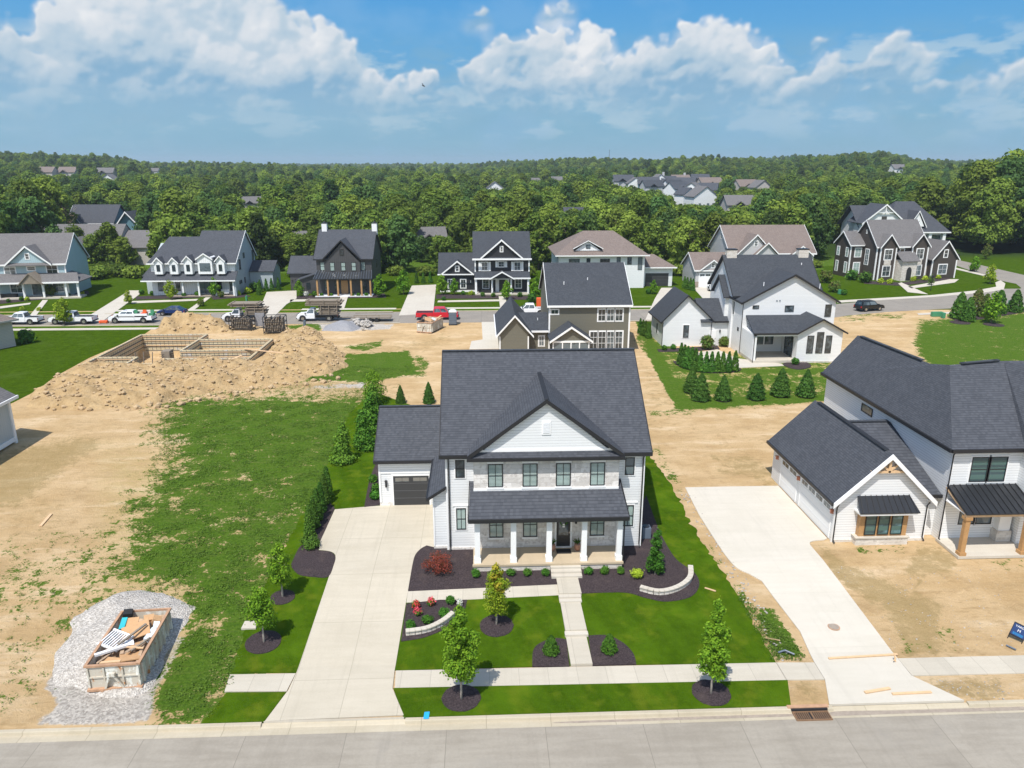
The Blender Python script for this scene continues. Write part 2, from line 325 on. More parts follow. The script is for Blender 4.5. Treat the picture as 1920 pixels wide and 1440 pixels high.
def m_glass(name, col=(.03, .04, .045), rough=.08, stripes=None, tint=None):
    m, t, b = newmat(name); p = geo_pos(t); s = t.n('ShaderNodeSeparateXYZ', {0: p}); z = s.node.outputs[2]
    n = t.noise(p, 1.7, 2); rn = t.n('ShaderNodeObjectInfo').node.outputs['Random']; c = t.mix(t.ss(t.m('ADD', n, t.m('MULTIPLY', t.m('SUBTRACT', rn, .5), .7)), .35, .7), col, tuple(v * 3 + .03 for v in col))  # dark to light reflections painted into the glass colour, shifted per pane
    if stripes: c = t.mix(t.m('LESS_THAN', t.m('FRACT', t.m('DIVIDE', z, stripes)), .62), c, tint)
    setb(t, b, c, rough, spec=.8); return m
WHITE = (.78, .79, .79)
m_siding('white_siding', WHITE, .18); m_siding('white_batten', WHITE, .4, True, .8); m_plain('white_trim', (.8, .8, .79), .5, var=.04)
m_siding('olive_siding', (.155, .148, .115), .19); m_siding('black_siding', (.022, .022, .026), .19); m_siding('charcoal_siding', (.06, .058, .06), .4, True, .7)
m_siding('blue_siding', (.36, .48, .52), .4, True, .85); m_siding('brown_siding', (.062, .05, .042), .19); m_siding('tan_siding', (.5, .5, .5), .18); m_siding('teal_siding', (.13, .25, .3), .18)
m_siding('beige_siding', (.5, .46, .42), .2); m_siding('pale_siding', (.4, .45, .47), .3, True, .9)
m_shingle('dark_shingle', (.037, .041, .050), (.088, .094, .108)); m_shingle('black_shingle', (.03, .034, .042), (.068, .075, .086))
m_shingle('brown_shingle', (.13, .10, .088), (.24, .195, .17)); m_shingle('grey_shingle', (.10, .096, .096), (.19, .18, .178))
m_stone('pale_stone', ((.56, .53, .49), (.76, .73, .69), (.48, .44, .40)), .8, .32); m_stone('cream_stone', ((.55, .5, .43), (.7, .66, .6), (.45, .4, .34)), .5, .18)
m_plain('black_metal', (.018, .018, .02), .45, var=.1); m_plain('dark_metal_roof', (.03, .032, .036), .4, .3, var=.1); m_plain('cedar', (.42, .24, .1), .6, var=.25, scale=6)
m_plain('pine', (.62, .42, .24), .7, var=.2, scale=5); m_plain('old_wood', (.23, .19, .145), .85, var=.4, scale=4); m_plain('cardboard', (.5, .3, .15), .85, var=.2, scale=3)
m_glass('dark_glass'); m_glass('blind_glass', (.05, .075, .075), .1, (.085), (.44, .54, .50)); m_glass('green_glass', (.03, .07, .08), .1, .5, (.06, .13, .12)); m_glass('curtain_glass', (.1, .11, .11), .12, 1.0, (.18, .17, .15))
m_plain('garage_dark', (.035, .036, .038), .45, var=.08); m_plain('garage_line', (.10, .10, .105), .45, var=.08); m_plain('black_rubber', (.015, .015, .016), .8); m_plain('chrome', (.5, .5, .52), .25, .9)
m_plain('white_paint', (.78, .79, .8), .22, var=.02); m_plain('red_paint', (.55, .015, .03), .25, var=.04); m_plain('blue_paint', (.01, .03, .12), .2, var=.04); m_plain('black_paint', (.008, .01, .012), .2, var=.04)
m_plain('red_lens', (.4, .01, .01), .3); m_plain('orange_plastic', (.7, .12, .03), .5); m_plain('grey_plastic', (.12, .15, .19), .5); m_plain('blue_print', (.02, .05, .16), .4); m_plain('cyan_paint', (.02, .35, .75), .6)
m_plain('green_box', (.06, .25, .13), .5); m_plain('copper', (.5, .2, .12), .35, .5); m_plain('terracotta', (.38, .2, .13), .7); m_plain('vinyl', (.75, .76, .77), .4, var=.05); m_plain('teal_print', (.03, .4, .45), .5)
m_concrete('drive_concrete', (.66, .62, .53), (.76, .72, .63), 2.72, 4.6, -9.68, .2, .8, .035, st=.12); m_concrete('walk_concrete', (.66, .63, .56), (.76, .73, .66), 1.5, 0, .2, 0, .8, .03, st=.15)
m_concrete('plain_concrete', (.68, .65, .6), (.78, .76, .71), st=.15); m_concrete('new_concrete', (.76, .74, .68), (.84, .82, .77), 0, 4.8, 0, .3, .9, .03, (.6, .5, .36), .12)
m_concrete('street_concrete', (.385, .36, .32), (.51, .485, .44), 4.6, 0, 2.75, 0, .78, .03, (.31, .30, .29), .6)
m_concrete('curb_concrete', (.6, .55, .44), (.72, .67, .56), 3.05, 0, 0, 0, .7, .03, (.5, .4, .27), .5); m_concrete('road_concrete', (.34, .32, .3), (.42, .4, .37), 4.5, 4.2, 0, 0, .75, .05, (.45, .38, .28), .3)
m_concrete('porch_concrete', (.62, .53, .4), (.7, .6, .46), st=.1)
m_plain('brick_base', (.3, .25, .2), .8, var=.35, scale=5)

def m_lawn(name, ca, cb, stripe=.0):
    m, t, b = newmat(name); p = geo_pos(t); s = t.n('ShaderNodeSeparateXYZ', {0: p}); x, y, z = s.node.outputs
    n1 = t.noise(p, .25, 4); n2 = t.noise(p, 2.3, 5, .65); n3 = t.noise(p, 22, 4, .75); yl = t.noise(p, .9, 3)
    k = t.m('ADD', t.m('MULTIPLY', n1, .3), t.m('ADD', t.m('MULTIPLY', n2, .3), t.m('MULTIPLY', n3, .4)))
    c = t.mix(t.ss(k, .32, .68), ca, cb)
    c = t.mix(t.m('MULTIPLY', t.ss(yl, .46, .75), .6), c, (cb[0] * 1.9, cb[1] * 1.25, cb[2] * 2)); fl = t.noise(p, 2.1, 6, .8); c = t.mix(t.m('MULTIPLY', t.ss(fl, .66, .74), .5), c, (.2, .19, .05)); c = t.mix(t.m('MULTIPLY', t.ss(n1, .5, .7), .35), c, tuple(v * 1.35 for v in cb))
    if stripe:
        q = t.m('SINE', t.m('MULTIPLY', t.m('ADD', x, t.m('MULTIPLY', y, .35)), 3.4)); c = t.mix(t.m('MULTIPLY', t.ss(q, -.4, .4), stripe), c, tuple(v * 1.25 for v in cb))
    setb(t, b, c, 1, spec=0, bump=t.m('ADD', n3, n2), bd=.06, strength=.9); return m
m_lawn('lawn_grass', (.030, .068, .003), (.070, .132, .006), .16)
def m_mulch():
    m, t, b = newmat('mulch'); p = geo_pos(t); n = t.noise(p, 14, 5, .8); n2 = t.noise(p, 1.2, 3)
    c = t.mix(t.ss(n, .3, .75), (.022, .017, .018), (.10, .077, .08)); c = t.mix(t.m('MULTIPLY', t.ss(n2, .5, .8), .4), c, (.12, .09, .08))
    setb(t, b, c, .95, spec=.1, bump=n, bd=.06, strength=1); return m
m_mulch()
def m_dirt(name, ca, cb, cd, sc_=1.0, bd=.12):
    m, t, b = newmat(name); p = geo_pos(t); n = t.noise(p, .8 * sc_, 6, .65); n2 = t.noise(p, 6 * sc_, 5, .7)
    vo = t.n('ShaderNodeTexVoronoi', {'Vector': p, 'Scale': 2.2 * sc_}, out=0)
    c = t.mix(t.ss(n, .3, .7), ca, cb); c = t.mix(t.m('MULTIPLY', t.ss(n2, .52, .72), .45), c, cd)
    setb(t, b, c, .95, spec=.1, bump=t.m('ADD', n2, t.m('MULTIPLY', vo, .6)), bd=bd, strength=1); return m
m_dirt('mound_dirt', (.36, .245, .12), (.48, .345, .185), (.25, .165, .08)); m_dirt('clod', (.33, .23, .125), (.52, .39, .24), (.24, .165, .09), 2, .03)
def m_gravel(name, ca, cb):
    m, t, b = newmat(name); p = geo_pos(t)
    vo = t.n('ShaderNodeTexVoronoi', {'Vector': p, 'Scale': 11.0}); cc = vo.node.outputs[1]
    g = t.n('ShaderNodeSeparateXYZ', {0: cc}); n = t.noise(p, .7, 3)
    c = t.mix(g, ca, cb); c = t.mix(t.m('MULTIPLY', n, .4), c, tuple(v * .8 for v in ca))
    setb(t, b, c, .9, spec=.2, bump=vo, bd=.07, strength=1); return m
m_gravel('gravel', (.33, .30, .265), (.66, .62, .56)); m_gravel('fine_gravel', (.27, .27, .285), (.37, .37, .385))
def m_bark(name, ca, cb):
    m, t, b = newmat(name); p = geo_pos(t); v = t.n('ShaderNodeVectorMath', {0: p, 1: (6, 6, 1)}, operation='MULTIPLY'); n = t.noise(v, 2, 4)
    setb(t, b, t.mix(n, ca, cb), .9, bump=n, bd=.03); return m
m_bark('bark', (.08, .06, .045), (.2, .16, .12)); m_bark('pale_bark', (.28, .24, .2), (.45, .4, .34))
m_leaf('forest_leaf', (.058, .13, .022), (.135, .225, .034), (.26, .30, .045)); m_leaf('dark_leaf', (.038, .088, .024), (.085, .155, .036), (.09, .15, .04))
m_leaf('young_leaf', (.08, .2, .012), (.2, .36, .025), var=.3); m_leaf('yellow_leaf', (.28, .26, .02), (.5, .42, .05), (.5, .3, .04), var=.2); m_leaf('yellowgreen_leaf', (.16, .25, .012), (.32, .38, .03), var=.3)
m_leaf('arbor_leaf', (.035, .10, .014), (.09, .20, .026), var=.5, trans=.15); m_leaf('spruce_leaf', (.03, .085, .014), (.08, .17, .028), var=.4, trans=.1)
m_leaf('side_leaf', (.05, .13, .014), (.14, .27, .03), var=.5, trans=.2); m_leaf('box_leaf', (.03, .1, .012), (.08, .2, .02), var=.4, trans=.12)
m_leaf('red_leaf', (.13, .025, .02), (.3, .07, .05), var=.3); m_leaf('lime_leaf', (.25, .36, .02), (.5, .6, .06), var=.3); m_leaf('rose_leaf', (.55, .03, .05), (.75, .1, .12), var=.3, trans=.1); m_leaf('weed_leaf', (.06, .12, .015), (.13, .22, .03), (.15, .19, .05), var=.3)
m_leaf('bronze_leaf', (.14, .13, .04), (.1, .2, .03), var=.4); m_leaf('dead_leaf', (.16, .11, .075), (.28, .2, .14), var=.3)

# ================================================================== GROUND
def in_poly(px, py, poly):
    """0..1 inside mask with distance to edge: returns (inside bool, distance)"""
    ins = np.zeros(px.shape, bool); dist = np.full(px.shape, 1e9); n = len(poly)
    for i in range(n):
        x0, y0 = poly[i]; x1, y1 = poly[(i + 1) % n]
        c = ((y0 > py) != (y1 > py)) & (px < (x1 - x0) * (py - y0) / ((y1 - y0) or 1e-9) + x0); ins ^= c
        dx, dy = x1 - x0, y1 - y0; t = np.clip(((px - x0) * dx + (py - y0) * dy) / (dx * dx + dy * dy + 1e-9), 0, 1)
        dist = np.minimum(dist, np.hypot(px - x0 - t * dx, py - y0 - t * dy))
    return ins, dist
def pmask(px, py, poly, soft):
    i, d = in_poly(px, py, poly); return np.clip(.5 + np.where(i, d, -d) / soft, 0, 1)
FOUND = [(-49.4, 91.2), (-49.4, 108.3), (-39.9, 108.3), (-39.9, 104.6), (-29.6, 104.6), (-29.6, 93.6), (-40, 93.6), (-40, 91.2)]   # basement pit
FH = 1.0
LAWN_LEFT = [(700, 735), (655, 775), (625, 836), (606, 898), (580, 940), (548, 1000), (505, 1080), (470, 1150), (440, 1240), (434, 1262)]
LAWN_RIGHT = [(1215, 850), (1262, 915), (1285, 960), (1312, 1010), (1345, 1060), (1385, 1120), (1420, 1180), (1442, 1220), (1455, 1243)]
def build_ground():
    def axis(a, b, fine, lo, hi, g=1.07):
        v = list(np.arange(a, b + 1e-6, fine)); s = fine
        while v[-1] < hi: s = min(s * g, 150); v.append(v[-1] + s)
        s = fine
        while v[0] > lo: s = min(s * g, 150); v.insert(0, v[0] - s)
        return np.array(v)
    xs = axis(-56, 60, .4, -4200, 4200); ys = axis(26.4, 128.4, .4, 20, 6000)
    ys = np.unique(np.concatenate([ys[(ys < 29.3) | (ys > 29.9)], [29.6, 29.66, Y1, Y2]]))
    X, Y = np.meshgrid(xs, ys); X = X.ravel(); Y = Y.ravel()
    Z = np.interp(Y, [29.6, 29.66, Y1, Y2], [-.95, ZL, ZL, 0]) + hill(X, Y)
    Z = Z - .012
    ins, d = in_poly(X, Y, FOUND); Z = np.where(ins, Z - np.where(X < -40, 2.5, 1.3) * np.clip(d / .5, 0, 1), Z)
    # the back street lies a little lower than the lots
    px, py = proj(X, Y, Z)
    # coverage masks
    far = Y > 112
    grass = np.where(Y > 100, 1., 0.); lawn = np.zeros_like(X); damp = np.zeros_like(X); grav = np.zeros_like(X); straw = np.zeros_like(X); wood = np.zeros_like(X)
    grass = np.where(Y > 170, 1, 0.)
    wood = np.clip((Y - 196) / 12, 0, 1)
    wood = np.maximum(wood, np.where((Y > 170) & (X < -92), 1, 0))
    P = lambda poly, soft=6: pmask(px, py, poly, soft)
    mx = lambda a, *ms: np.maximum.reduce([a, *ms])
    # left lot, weeds thicken to the right
    grass = mx(grass, .82 * P([(285, 775), (300, 742), (420, 735), (560, 745), (720, 735), (720, 900), (600, 1000), (520, 1150), (480, 1380), (285, 1365), (300, 1290), (345, 1200), (330, 1120), (235, 1120), (215, 1060), (235, 990), (245, 930), (290, 880), (310, 850), (270, 830)], 120))
    grass = mx(grass, .9 * P([(330, 745), (700, 738), (690, 860), (600, 960), (540, 960), (420, 850), (330, 810)], 40), .82 * P([(330, 1200), (385, 1150), (560, 1050), (480, 1375), (285, 1365)], 30))
    grass = mx(grass, .5 * P([(-200, 1080), (100, 1050), (220, 1000), (260, 860), (330, 860), (420, 1100), (200, 1200), (0, 1200), (-200, 1200)], 50), .38 * P([(-200, 1060), (240, 950), (260, 1300), (-200, 1380)], 60))
    # mid field patches
    grass = mx(grass, .98 * P([(650, 663), (768, 658), (785, 702), (700, 716), (560, 716), (615, 690)], 9), .75 * P([(640, 650), (700, 640), (722, 636), (715, 650), (680, 660)], 6), .8 * P([(535, 610), (600, 603), (605, 622), (550, 624)], 6))
    grass = mx(grass, .62 * P([(770, 660), (805, 670), (800, 710), (775, 705)], 12))
    # right side: strip along the lawn, the yard of the white farmhouse, weeds by the driveway
    grass = mx(grass, .72 * P([(1205, 600), (1240, 640), (1300, 665), (1560, 660), (1560, 750), (1460, 762), (1300, 772), (1215, 778), (1270, 760), (1240, 700), (1188, 640)], 10))
    grass = mx(grass, 1.0 * P([(1190, 600), (1205, 600), (1262, 700), (1300, 752), (1262, 756), (1225, 690)], 5), 1.0 * P([(1262, 748), (1560, 738), (1560, 752), (1300, 768), (1262, 768)], 5), .95 * P([(1270, 690), (1560, 690), (1560, 702), (1280, 700)], 6))
    grass = mx(grass, .5 * P([(1214, 768), (1300, 762), (1300, 780), (1214, 784)], 6), .5 * P([(1212, 840), (1240, 830), (1300, 950), (1290, 960)], 14))
    grass = mx(grass, .82 * P([(1415, 1145), (1450, 1140), (1480, 1180), (1512, 1232), (1455, 1238)], 14), .45 * P([(1310, 1000), (1345, 1030), (1420, 1140), (1400, 1150), (1330, 1060)], 10))
    grass = mx(grass, .6 * P([(1600, 1024), (1700, 1022), (1700, 1040), (1610, 1040)], 10), .42 * P([(1640, 1180), (1800, 1150), (1800, 1226), (1690, 1230)], 30), .36 * P([(1780, 1040), (1925, 1040), (1925, 1080), (1780, 1070)], 20))
    grass = mx(grass, .93 * P([(1722, 600), (1925, 580), (2200, 575), (2200, 800), (1760, 720), (1712, 650)], 26), .5 * P([(1570, 585), (1700, 585), (1700, 600), (1570, 605)], 10))
    straw = mx(straw, P([(1205, 600), (1240, 640), (1300, 665), (1560, 660), (1560, 750), (1300, 768), (1240, 700)], 10), .6 * P([(1712, 600), (1800, 600), (1800, 640), (1925, 690), (1740, 690)], 20), .45 * P([(200, 850), (420, 850), (560, 1100), (400, 1350), (200, 1200)], 80))
    # clean lawns
    lawn = mx(lawn, P([(-400, 630), (0, 620), (290, 614), (293, 612), (268, 628), (170, 670), (123, 695), (54, 740), (20, 757), (-400, 860)], 3))
    grass = np.where(Y > 131, 1, grass); lawn = np.where((Y > 131) & (Y < 178), 1, lawn)
    lawn = mx(lawn, P([(1040, 470), (1290, 470), (1290, 520), (1235, 545), (1040, 560)], 3), P([(1170, 560), (1290, 640), (1240, 640), (1190, 600)], 3))
    lawn = mx(lawn, .9 * P([(1540, 500), (1920, 460), (2200, 480), (2200, 700), (1860, 610), (1700, 610), (1540, 560)], 4) * (Y > 126))
    # surfaces
    damp = mx(damp, .9 * P([(30, 840), (160, 815), (205, 830), (110, 890), (40, 950), (-40, 960), (-40, 860)], 30), .6 * P([(170, 1060), (240, 1055), (220, 1100), (170, 1110)], 25), .7 * P([(1340, 860), (1400, 850), (1480, 890), (1460, 925), (1350, 870)], 18), .8 * P([(1340, 875), (1395, 885), (1380, 893), (1345, 888)], 8), .8 * P([(1332, 850), (1362, 855), (1350, 864), (1332, 862)], 6), .5 * P([(1240, 880), (1270, 950), (1255, 950), (1228, 870)], 10))
    damp = mx(damp, .9 * P([(1530, 1012), (1600, 1060), (1690, 1100), (1770, 1130), (1760, 1190), (1800, 1220), (1700, 1230), (1660, 1150), (1560, 1080)], 22), .9 * P([(1714, 1105), (1730, 1062), (1736, 1062), (1722, 1108)], 4), .8 * P([(1720, 1020), (1800, 1030), (1790, 1080), (1690, 1080)], 20), .7 * P([(1400, 1160), (1520, 1230), (1500, 1245), (1440, 1240)], 14), .7 * P([(1715, 1270), (1870, 1265), (1900, 1310), (1790, 1315)], 20), .6 * P([(1480, 1275), (1550, 1275), (1530, 1330)], 16))
    damp = mx(damp, .55 * P([(600, 640), (760, 640), (830, 620), (860, 640), (760, 670), (620, 680)], 24), .7 * P([(510, 745), (520, 725), (560, 715), (690, 712), (690, 742), (620, 752)], 10), .4 * P([(0, 890), (140, 930), (120, 1010), (0, 1000)], 60), .5 * P([(1195, 670), (1260, 700), (1290, 765), (1215, 770)], 22))
    grav = mx(grav, .85 * P([(80, 1290), (120, 1240), (290, 1200), (360, 1190), (340, 1220), (290, 1300), (285, 1355), (60, 1362), (110, 1320)], 22), .8 * P([(560, 612), (640, 598), (740, 608), (730, 618), (640, 622)], 10), .6 * P([(690, 712), (590, 722), (560, 732), (690, 730)], 14))
    # wheel tracks behind the neighbour
    for (a, b, w) in (((1212, 786), (1445, 832), 2.5), ((1212, 795), (1400, 848), 2.5), ((1690, 1010), (1650, 1190), 5)):
        dx, dy = b[0] - a[0], b[1] - a[1]; t = np.clip(((px - a[0]) * dx + (py - a[1]) * dy) / (dx * dx + dy * dy), 0, 1)
        damp = mx(damp, .75 * np.clip(1 - np.hypot(px - a[0] - t * dx, py - a[1] - t * dy) / w, 0, 1))
    back = (Y < 29)
    nx, ny = len(xs), len(ys)
    idx = np.arange(nx * ny).reshape(ny, nx)
    F = np.stack([idx[:-1, :-1], idx[:-1, 1:], idx[1:, 1:], idx[1:, :-1]], -1).reshape(-1, 4)
    me = bpy.data.meshes.new('ground'); co = np.stack([X, Y, Z], 1).astype(np.float32)
    me.vertices.add(len(co)); me.vertices.foreach_set('co', co.ravel()); me.loops.add(F.size); me.loops.foreach_set('vertex_index', F.ravel().astype(np.int32))
    me.polygons.add(len(F)); me.polygons.foreach_set('loop_start', (np.arange(len(F)) * 4).astype(np.int32)); me.update(calc_edges=True)
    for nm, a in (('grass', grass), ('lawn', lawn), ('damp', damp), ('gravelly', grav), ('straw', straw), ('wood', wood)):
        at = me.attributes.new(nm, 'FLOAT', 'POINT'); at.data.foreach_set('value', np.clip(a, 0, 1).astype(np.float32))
    m, t, b = newmat('ground'); p = geo_pos(t)
    A = lambda n: t.n('ShaderNodeAttribute', attribute_name=n, out=2)
    n0 = t.noise(p, .22, 5, .6); n1 = t.noise(p, 1.1, 6, .68); n2 = t.noise(p, 5, 5, .7); n3 = t.noise(p, 26, 3, .7)
    st = t.n('ShaderNodeVectorMath', {0: p, 1: (.35, 1.6, 1)}, operation='MULTIPLY'); ns = t.noise(st, 1.6, 5, .65)
    dirt = t.mix(t.ss(n0, .35, .65), (.52, .355, .18), (.62, .445, .25)); sb = t.n('ShaderNodeVectorMath', {0: p, 1: (.12, .5, 1)}, operation='MULTIPLY'); bn = t.noise(sb, 1.0, 6, .65); dirt = t.mix(t.m('MULTIPLY', t.ss(bn, .5, .7), .6), dirt, (.76, .6, .4)); dirt = t.mix(t.m('MULTIPLY', t.ss(bn, .5, .32), .5), dirt, (.40, .275, .14)); dirt = t.mix(t.m('MULTIPLY', t.ss(n1, .48, .72), .6), dirt, (.42, .28, .14)); dirt = t.mix(t.m('MULTIPLY', t.ss(n2, .5, .75), .35), dirt, (.68, .53, .34))
    dirt = t.mix(t.m('MULTIPLY', t.ss(ns, .56, .66), .45), dirt, (.38, .255, .12))
    speck = t.m('GREATER_THAN', n3, .66); dirt = t.mix(t.m('MULTIPLY', speck, .45), dirt, (.34, .235, .12))
    dk = t.ss(t.m('ADD', A('damp'), t.m('ADD', t.m('MULTIPLY', t.m('SUBTRACT', n1, .5), 1.8), t.m('MULTIPLY', t.m('SUBTRACT', n2, .5), 1.5))), .35, .85); dirt = t.mix(t.m('MULTIPLY', dk, .62), dirt, t.mix(n2, (.24, .175, .075), (.42, .315, .14)))
    gv = t.ss(t.m('ADD', A('gravelly'), t.m('MULTIPLY', t.m('SUBTRACT', n1, .5), 1.0)), .35, .6)
    vo = t.n('ShaderNodeTexVoronoi', {'Vector': p, 'Scale': 10.0}); vc = t.n('ShaderNodeSeparateXYZ', {0: vo.node.outputs[1]})
    dirt = t.mix(gv, dirt, t.mix(vc, (.34, .305, .265), (.64, .59, .52)))
    gr = t.mix(t.ss(n2, .3, .7), (.048, .105, .010), (.11, .19, .022)); gr = t.mix(t.m('MULTIPLY', t.ss(ns, .45, .7), .4), gr, (.16, .175, .05)); gr = t.mix(t.ss(n3, .5, .8), gr, (.045, .075, .014))
    k = t.m('ADD', t.m('ADD', A('grass'), t.m('MULTIPLY', t.m('SUBTRACT', t.noise(p, .33, 4, .6), .5), 1.1)), t.m('ADD', t.m('MULTIPLY', t.m('SUBTRACT', n1, .5), 1.5), t.m('MULTIPLY', t.m('SUBTRACT', n2, .5), 1.3)))
    dirt = t.mix(t.m('MULTIPLY', A('straw'), t.ss(ns, .35, .55)), dirt, t.mix(n2, (.38, .29, .10), (.5, .41, .18)))
    c = t.mix(t.ss(k, .5, .66), dirt, gr)
    lw = t.mix(t.ss(t.m('ADD', t.m('MULTIPLY', n1, .5), t.m('MULTIPLY', n2, .5)), .35, .65), (.034, .07, .003), (.07, .125, .006))
    lw = t.mix(t.m('MULTIPLY', t.ss(n0, .5, .75), .45), lw, (.085, .13, .024))
    c = t.mix(t.ss(A('lawn'), .4, .6), c, lw)
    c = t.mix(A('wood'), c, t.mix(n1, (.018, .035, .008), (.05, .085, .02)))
    setb(t, b, c, 1, spec=0, bump=t.m('ADD', n2, t.m('ADD', t.m('MULTIPLY', n1, 1.5), n3)), bd=.1, strength=.9)
    me.materials.append(m)
    for pl in (): pass
    me.shade_smooth()
    return struct('ground', me, None)
build_ground()

# ------------------------------------------------------------------ sheets that follow the ground
def sheet(name, polys, mat, off, thick=.12, kind='structure', zf=None, root=None):
    zf = zf or gz; bm = bmesh.new()
    for poly in polys:
        vs = [bm.verts.new((p[0], p[1], 0)) for p in poly]; bm.faces.new(vs)
    bm.normal_update()
    bmesh.ops.triangulate(bm, faces=bm.faces[:], ngon_method='EAR_CLIP')
    for yy in (Y1, Y2): bmesh.ops.bisect_plane(bm, geom=bm.verts[:] + bm.edges[:] + bm.faces[:], dist=1e-5, plane_co=(0, yy, 0), plane_no=(0, 1, 0))
    bmesh.ops.recalc_face_normals(bm, faces=bm.faces)
    for f in bm.faces:
        if f.normal.z < 0: f.normal_flip()
    for v in bm.verts: v.co.z = zf(v.co.y) + off
    if thick:
        r = bmesh.ops.extrude_face_region(bm, geom=bm.faces[:])
        for v in [e for e in r['geom'] if isinstance(e, bmesh.types.BMVert)]: v.co.z += thick
        for v in bm.verts: v.co.z -= thick
        bmesh.ops.recalc_face_normals(bm, faces=bm.faces)
    me = bpy.data.meshes.new(name); bm.to_mesh(me); bm.free(); me.materials.append(MAT[mat])
    o = bpy.data.objects.new(name, me); COL.objects.link(o)
    if kind: o['kind'] = kind
    return o
def circ(x, y, r, n=28, jit=.03, ry=None, seed=1):
    q = random.Random(seed); return [(x + r * (1 + q.uniform(-jit, jit)) * math.cos(i * 6.2832 / n), y + (ry or r) * (1 + q.uniform(-jit, jit)) * math.sin(i * 6.2832 / n)) for i in range(n)]
def smooth(pts, closed=False, k=6):                                    # Catmull-Rom
    out = []; n = len(pts)
    for i in range(n if closed else n - 1):
        a, b, c, d = (pts[(i + j - 1) % n] if closed else pts[max(0, min(n - 1, i + j - 1))] for j in range(4))
        for s in range(k):
            t = s / k
            out.append(tuple(.5 * ((2 * b[q]) + (-a[q] + c[q]) * t + (2 * a[q] - 5 * b[q] + 4 * c[q] - d[q]) * t * t + (-a[q] + 3 * b[q] - 3 * c[q] + d[q]) * t ** 3) for q in range(2)))
    return out if closed else out + [tuple(pts[-1])]
XL, XR = -170., 75.
# street in front with gutter and kerb
struct('street', MB().box(-140, 140, 4, 28.86, -1.0, -.725), MAT['street_concrete'])
def kerb(x0, x1, low=False):
    pr = [(28.86, -1.0), (28.86, -.72), (29.32, -.74), (29.36, -.6 if not low else -.715), (29.40, -.585 if not low else -.70), (29.58, -.585 if not low else -.665), (29.58, -1.0)]
    return MB().ext([(x0, y, z) for y, z in pr], (x1 - x0, 0, 0))
for i, (a, b, lo) in enumerate(((-140, -10.5, 0), (-10.5, -3.8, 1), (-3.8, 14.62, 0), (14.62, 16.42, 1), (16.42, 16.7, 0), (16.7, 23.4, 1), (23.4, 140, 0))):
    struct('kerb', kerb(a, b, lo), MAT['curb_concrete'])
# lawn of the main lot
def ragged(pts, amp=.09, step=.35, seed=1):
    q = random.Random(seed); out = []
    for a, b in zip(pts[:-1], pts[1:]):
        n = max(1, int(math.hypot(b[0] - a[0], b[1] - a[1]) / step)); out += [(a[0] + (b[0] - a[0]) * i / n + q.gauss(0, amp) * (i > 0), a[1] + (b[1] - a[1]) * i / n + q.gauss(0, amp) * (i > 0) * .3) for i in range(n)]
    return out + [pts[-1]]
sheet('lawn', [ragged(GP(LAWN_LEFT)) + [(-4.5, 33.05), (15.24, 32.8)][:0] + [(-9.7, 33.07), (5, 33.04)] + ragged(GP(LAWN_RIGHT[::-1])) + [(14.3, 66), (14.0, 71.5), (2, 73), (-6, 74)]], 'lawn_grass', .03, .06)
sheet('verge', [[(-3.9, 29.6), (-4.6, 31.68)] + [(15.3, 31.46), (14.72, 29.6)]], 'lawn_grass', .03, .06)
sheet('verge', [GP([(425, 1299), (385, 1352)])[:1] + [(-14.35, 31.6)][:0] + [(-9.85, 31.62), (-10.4, 29.6), (-13.3, 29.6)]], 'lawn_grass', .03, .06)
# main driveway and walks
sheet('driveway', [[(-10.36, 29.6), (-9.79, 31.74), (-9.7, 33.07)] + GP([(617, 1082)]) + smooth(GP([(626, 1060), (629, 1043), (620, 1035), (598, 1032)])) + GP([(600, 1017), (608, 1000), (628, 956)]) + [(-7.66, 51.3), (-3.24, 51.3), (-3.24, 44.72)] + smooth(GP([(800, 1024), (788, 1031), (778, 1043), (773, 1062)])) + GP([(765, 1108), (740, 1258), (736, 1292), (757, 1342)])], 'drive_concrete', .05)
sheet('apron', [[(-10.36, 29.6), (-10.42, 29.585), (-3.88, 29.585), (-3.86, 29.6)]], 'plain_concrete', .045, .12)
sheet('sidewalk', [[(-4.62, 33.0), (-4.52, 31.68), (15.24, 31.45), (15.24, 32.82)]], 'walk_concrete', .045)
sheet('sidewalk', [GP([(431, 1266), (421, 1298)]) + [(-9.86, 31.66), (-9.73, 33.0)]], 'walk_concrete', .045)
sheet('path', [GP([(765, 1108), (1046, 1097), (1048, 1117), (762, 1131)])], 'walk_concrete', .047)
# the stepped walk to the porch
def level(name, x0, x1, y0, y1, z): struct(name, MB().box(x0, x1, y0, y1, z - .3, z), MAT['walk_concrete'] if name == 'path' else MAT['plain_concrete'])
level('path', 4.45, 5.58, 32.98, 35.28, -.43); level('step', 4.4, 5.68, 35.28, 35.62, -.29); level('path', 4.45, 5.64, 35.62, 38.3, -.205)
level('step', 4.40, 5.72, 38.3, 38.62, -.14); level('step', 4.40, 5.72, 38.62, 38.94, -.06); level('path', 4.44, 5.78, 38.94, 40.9, .012)
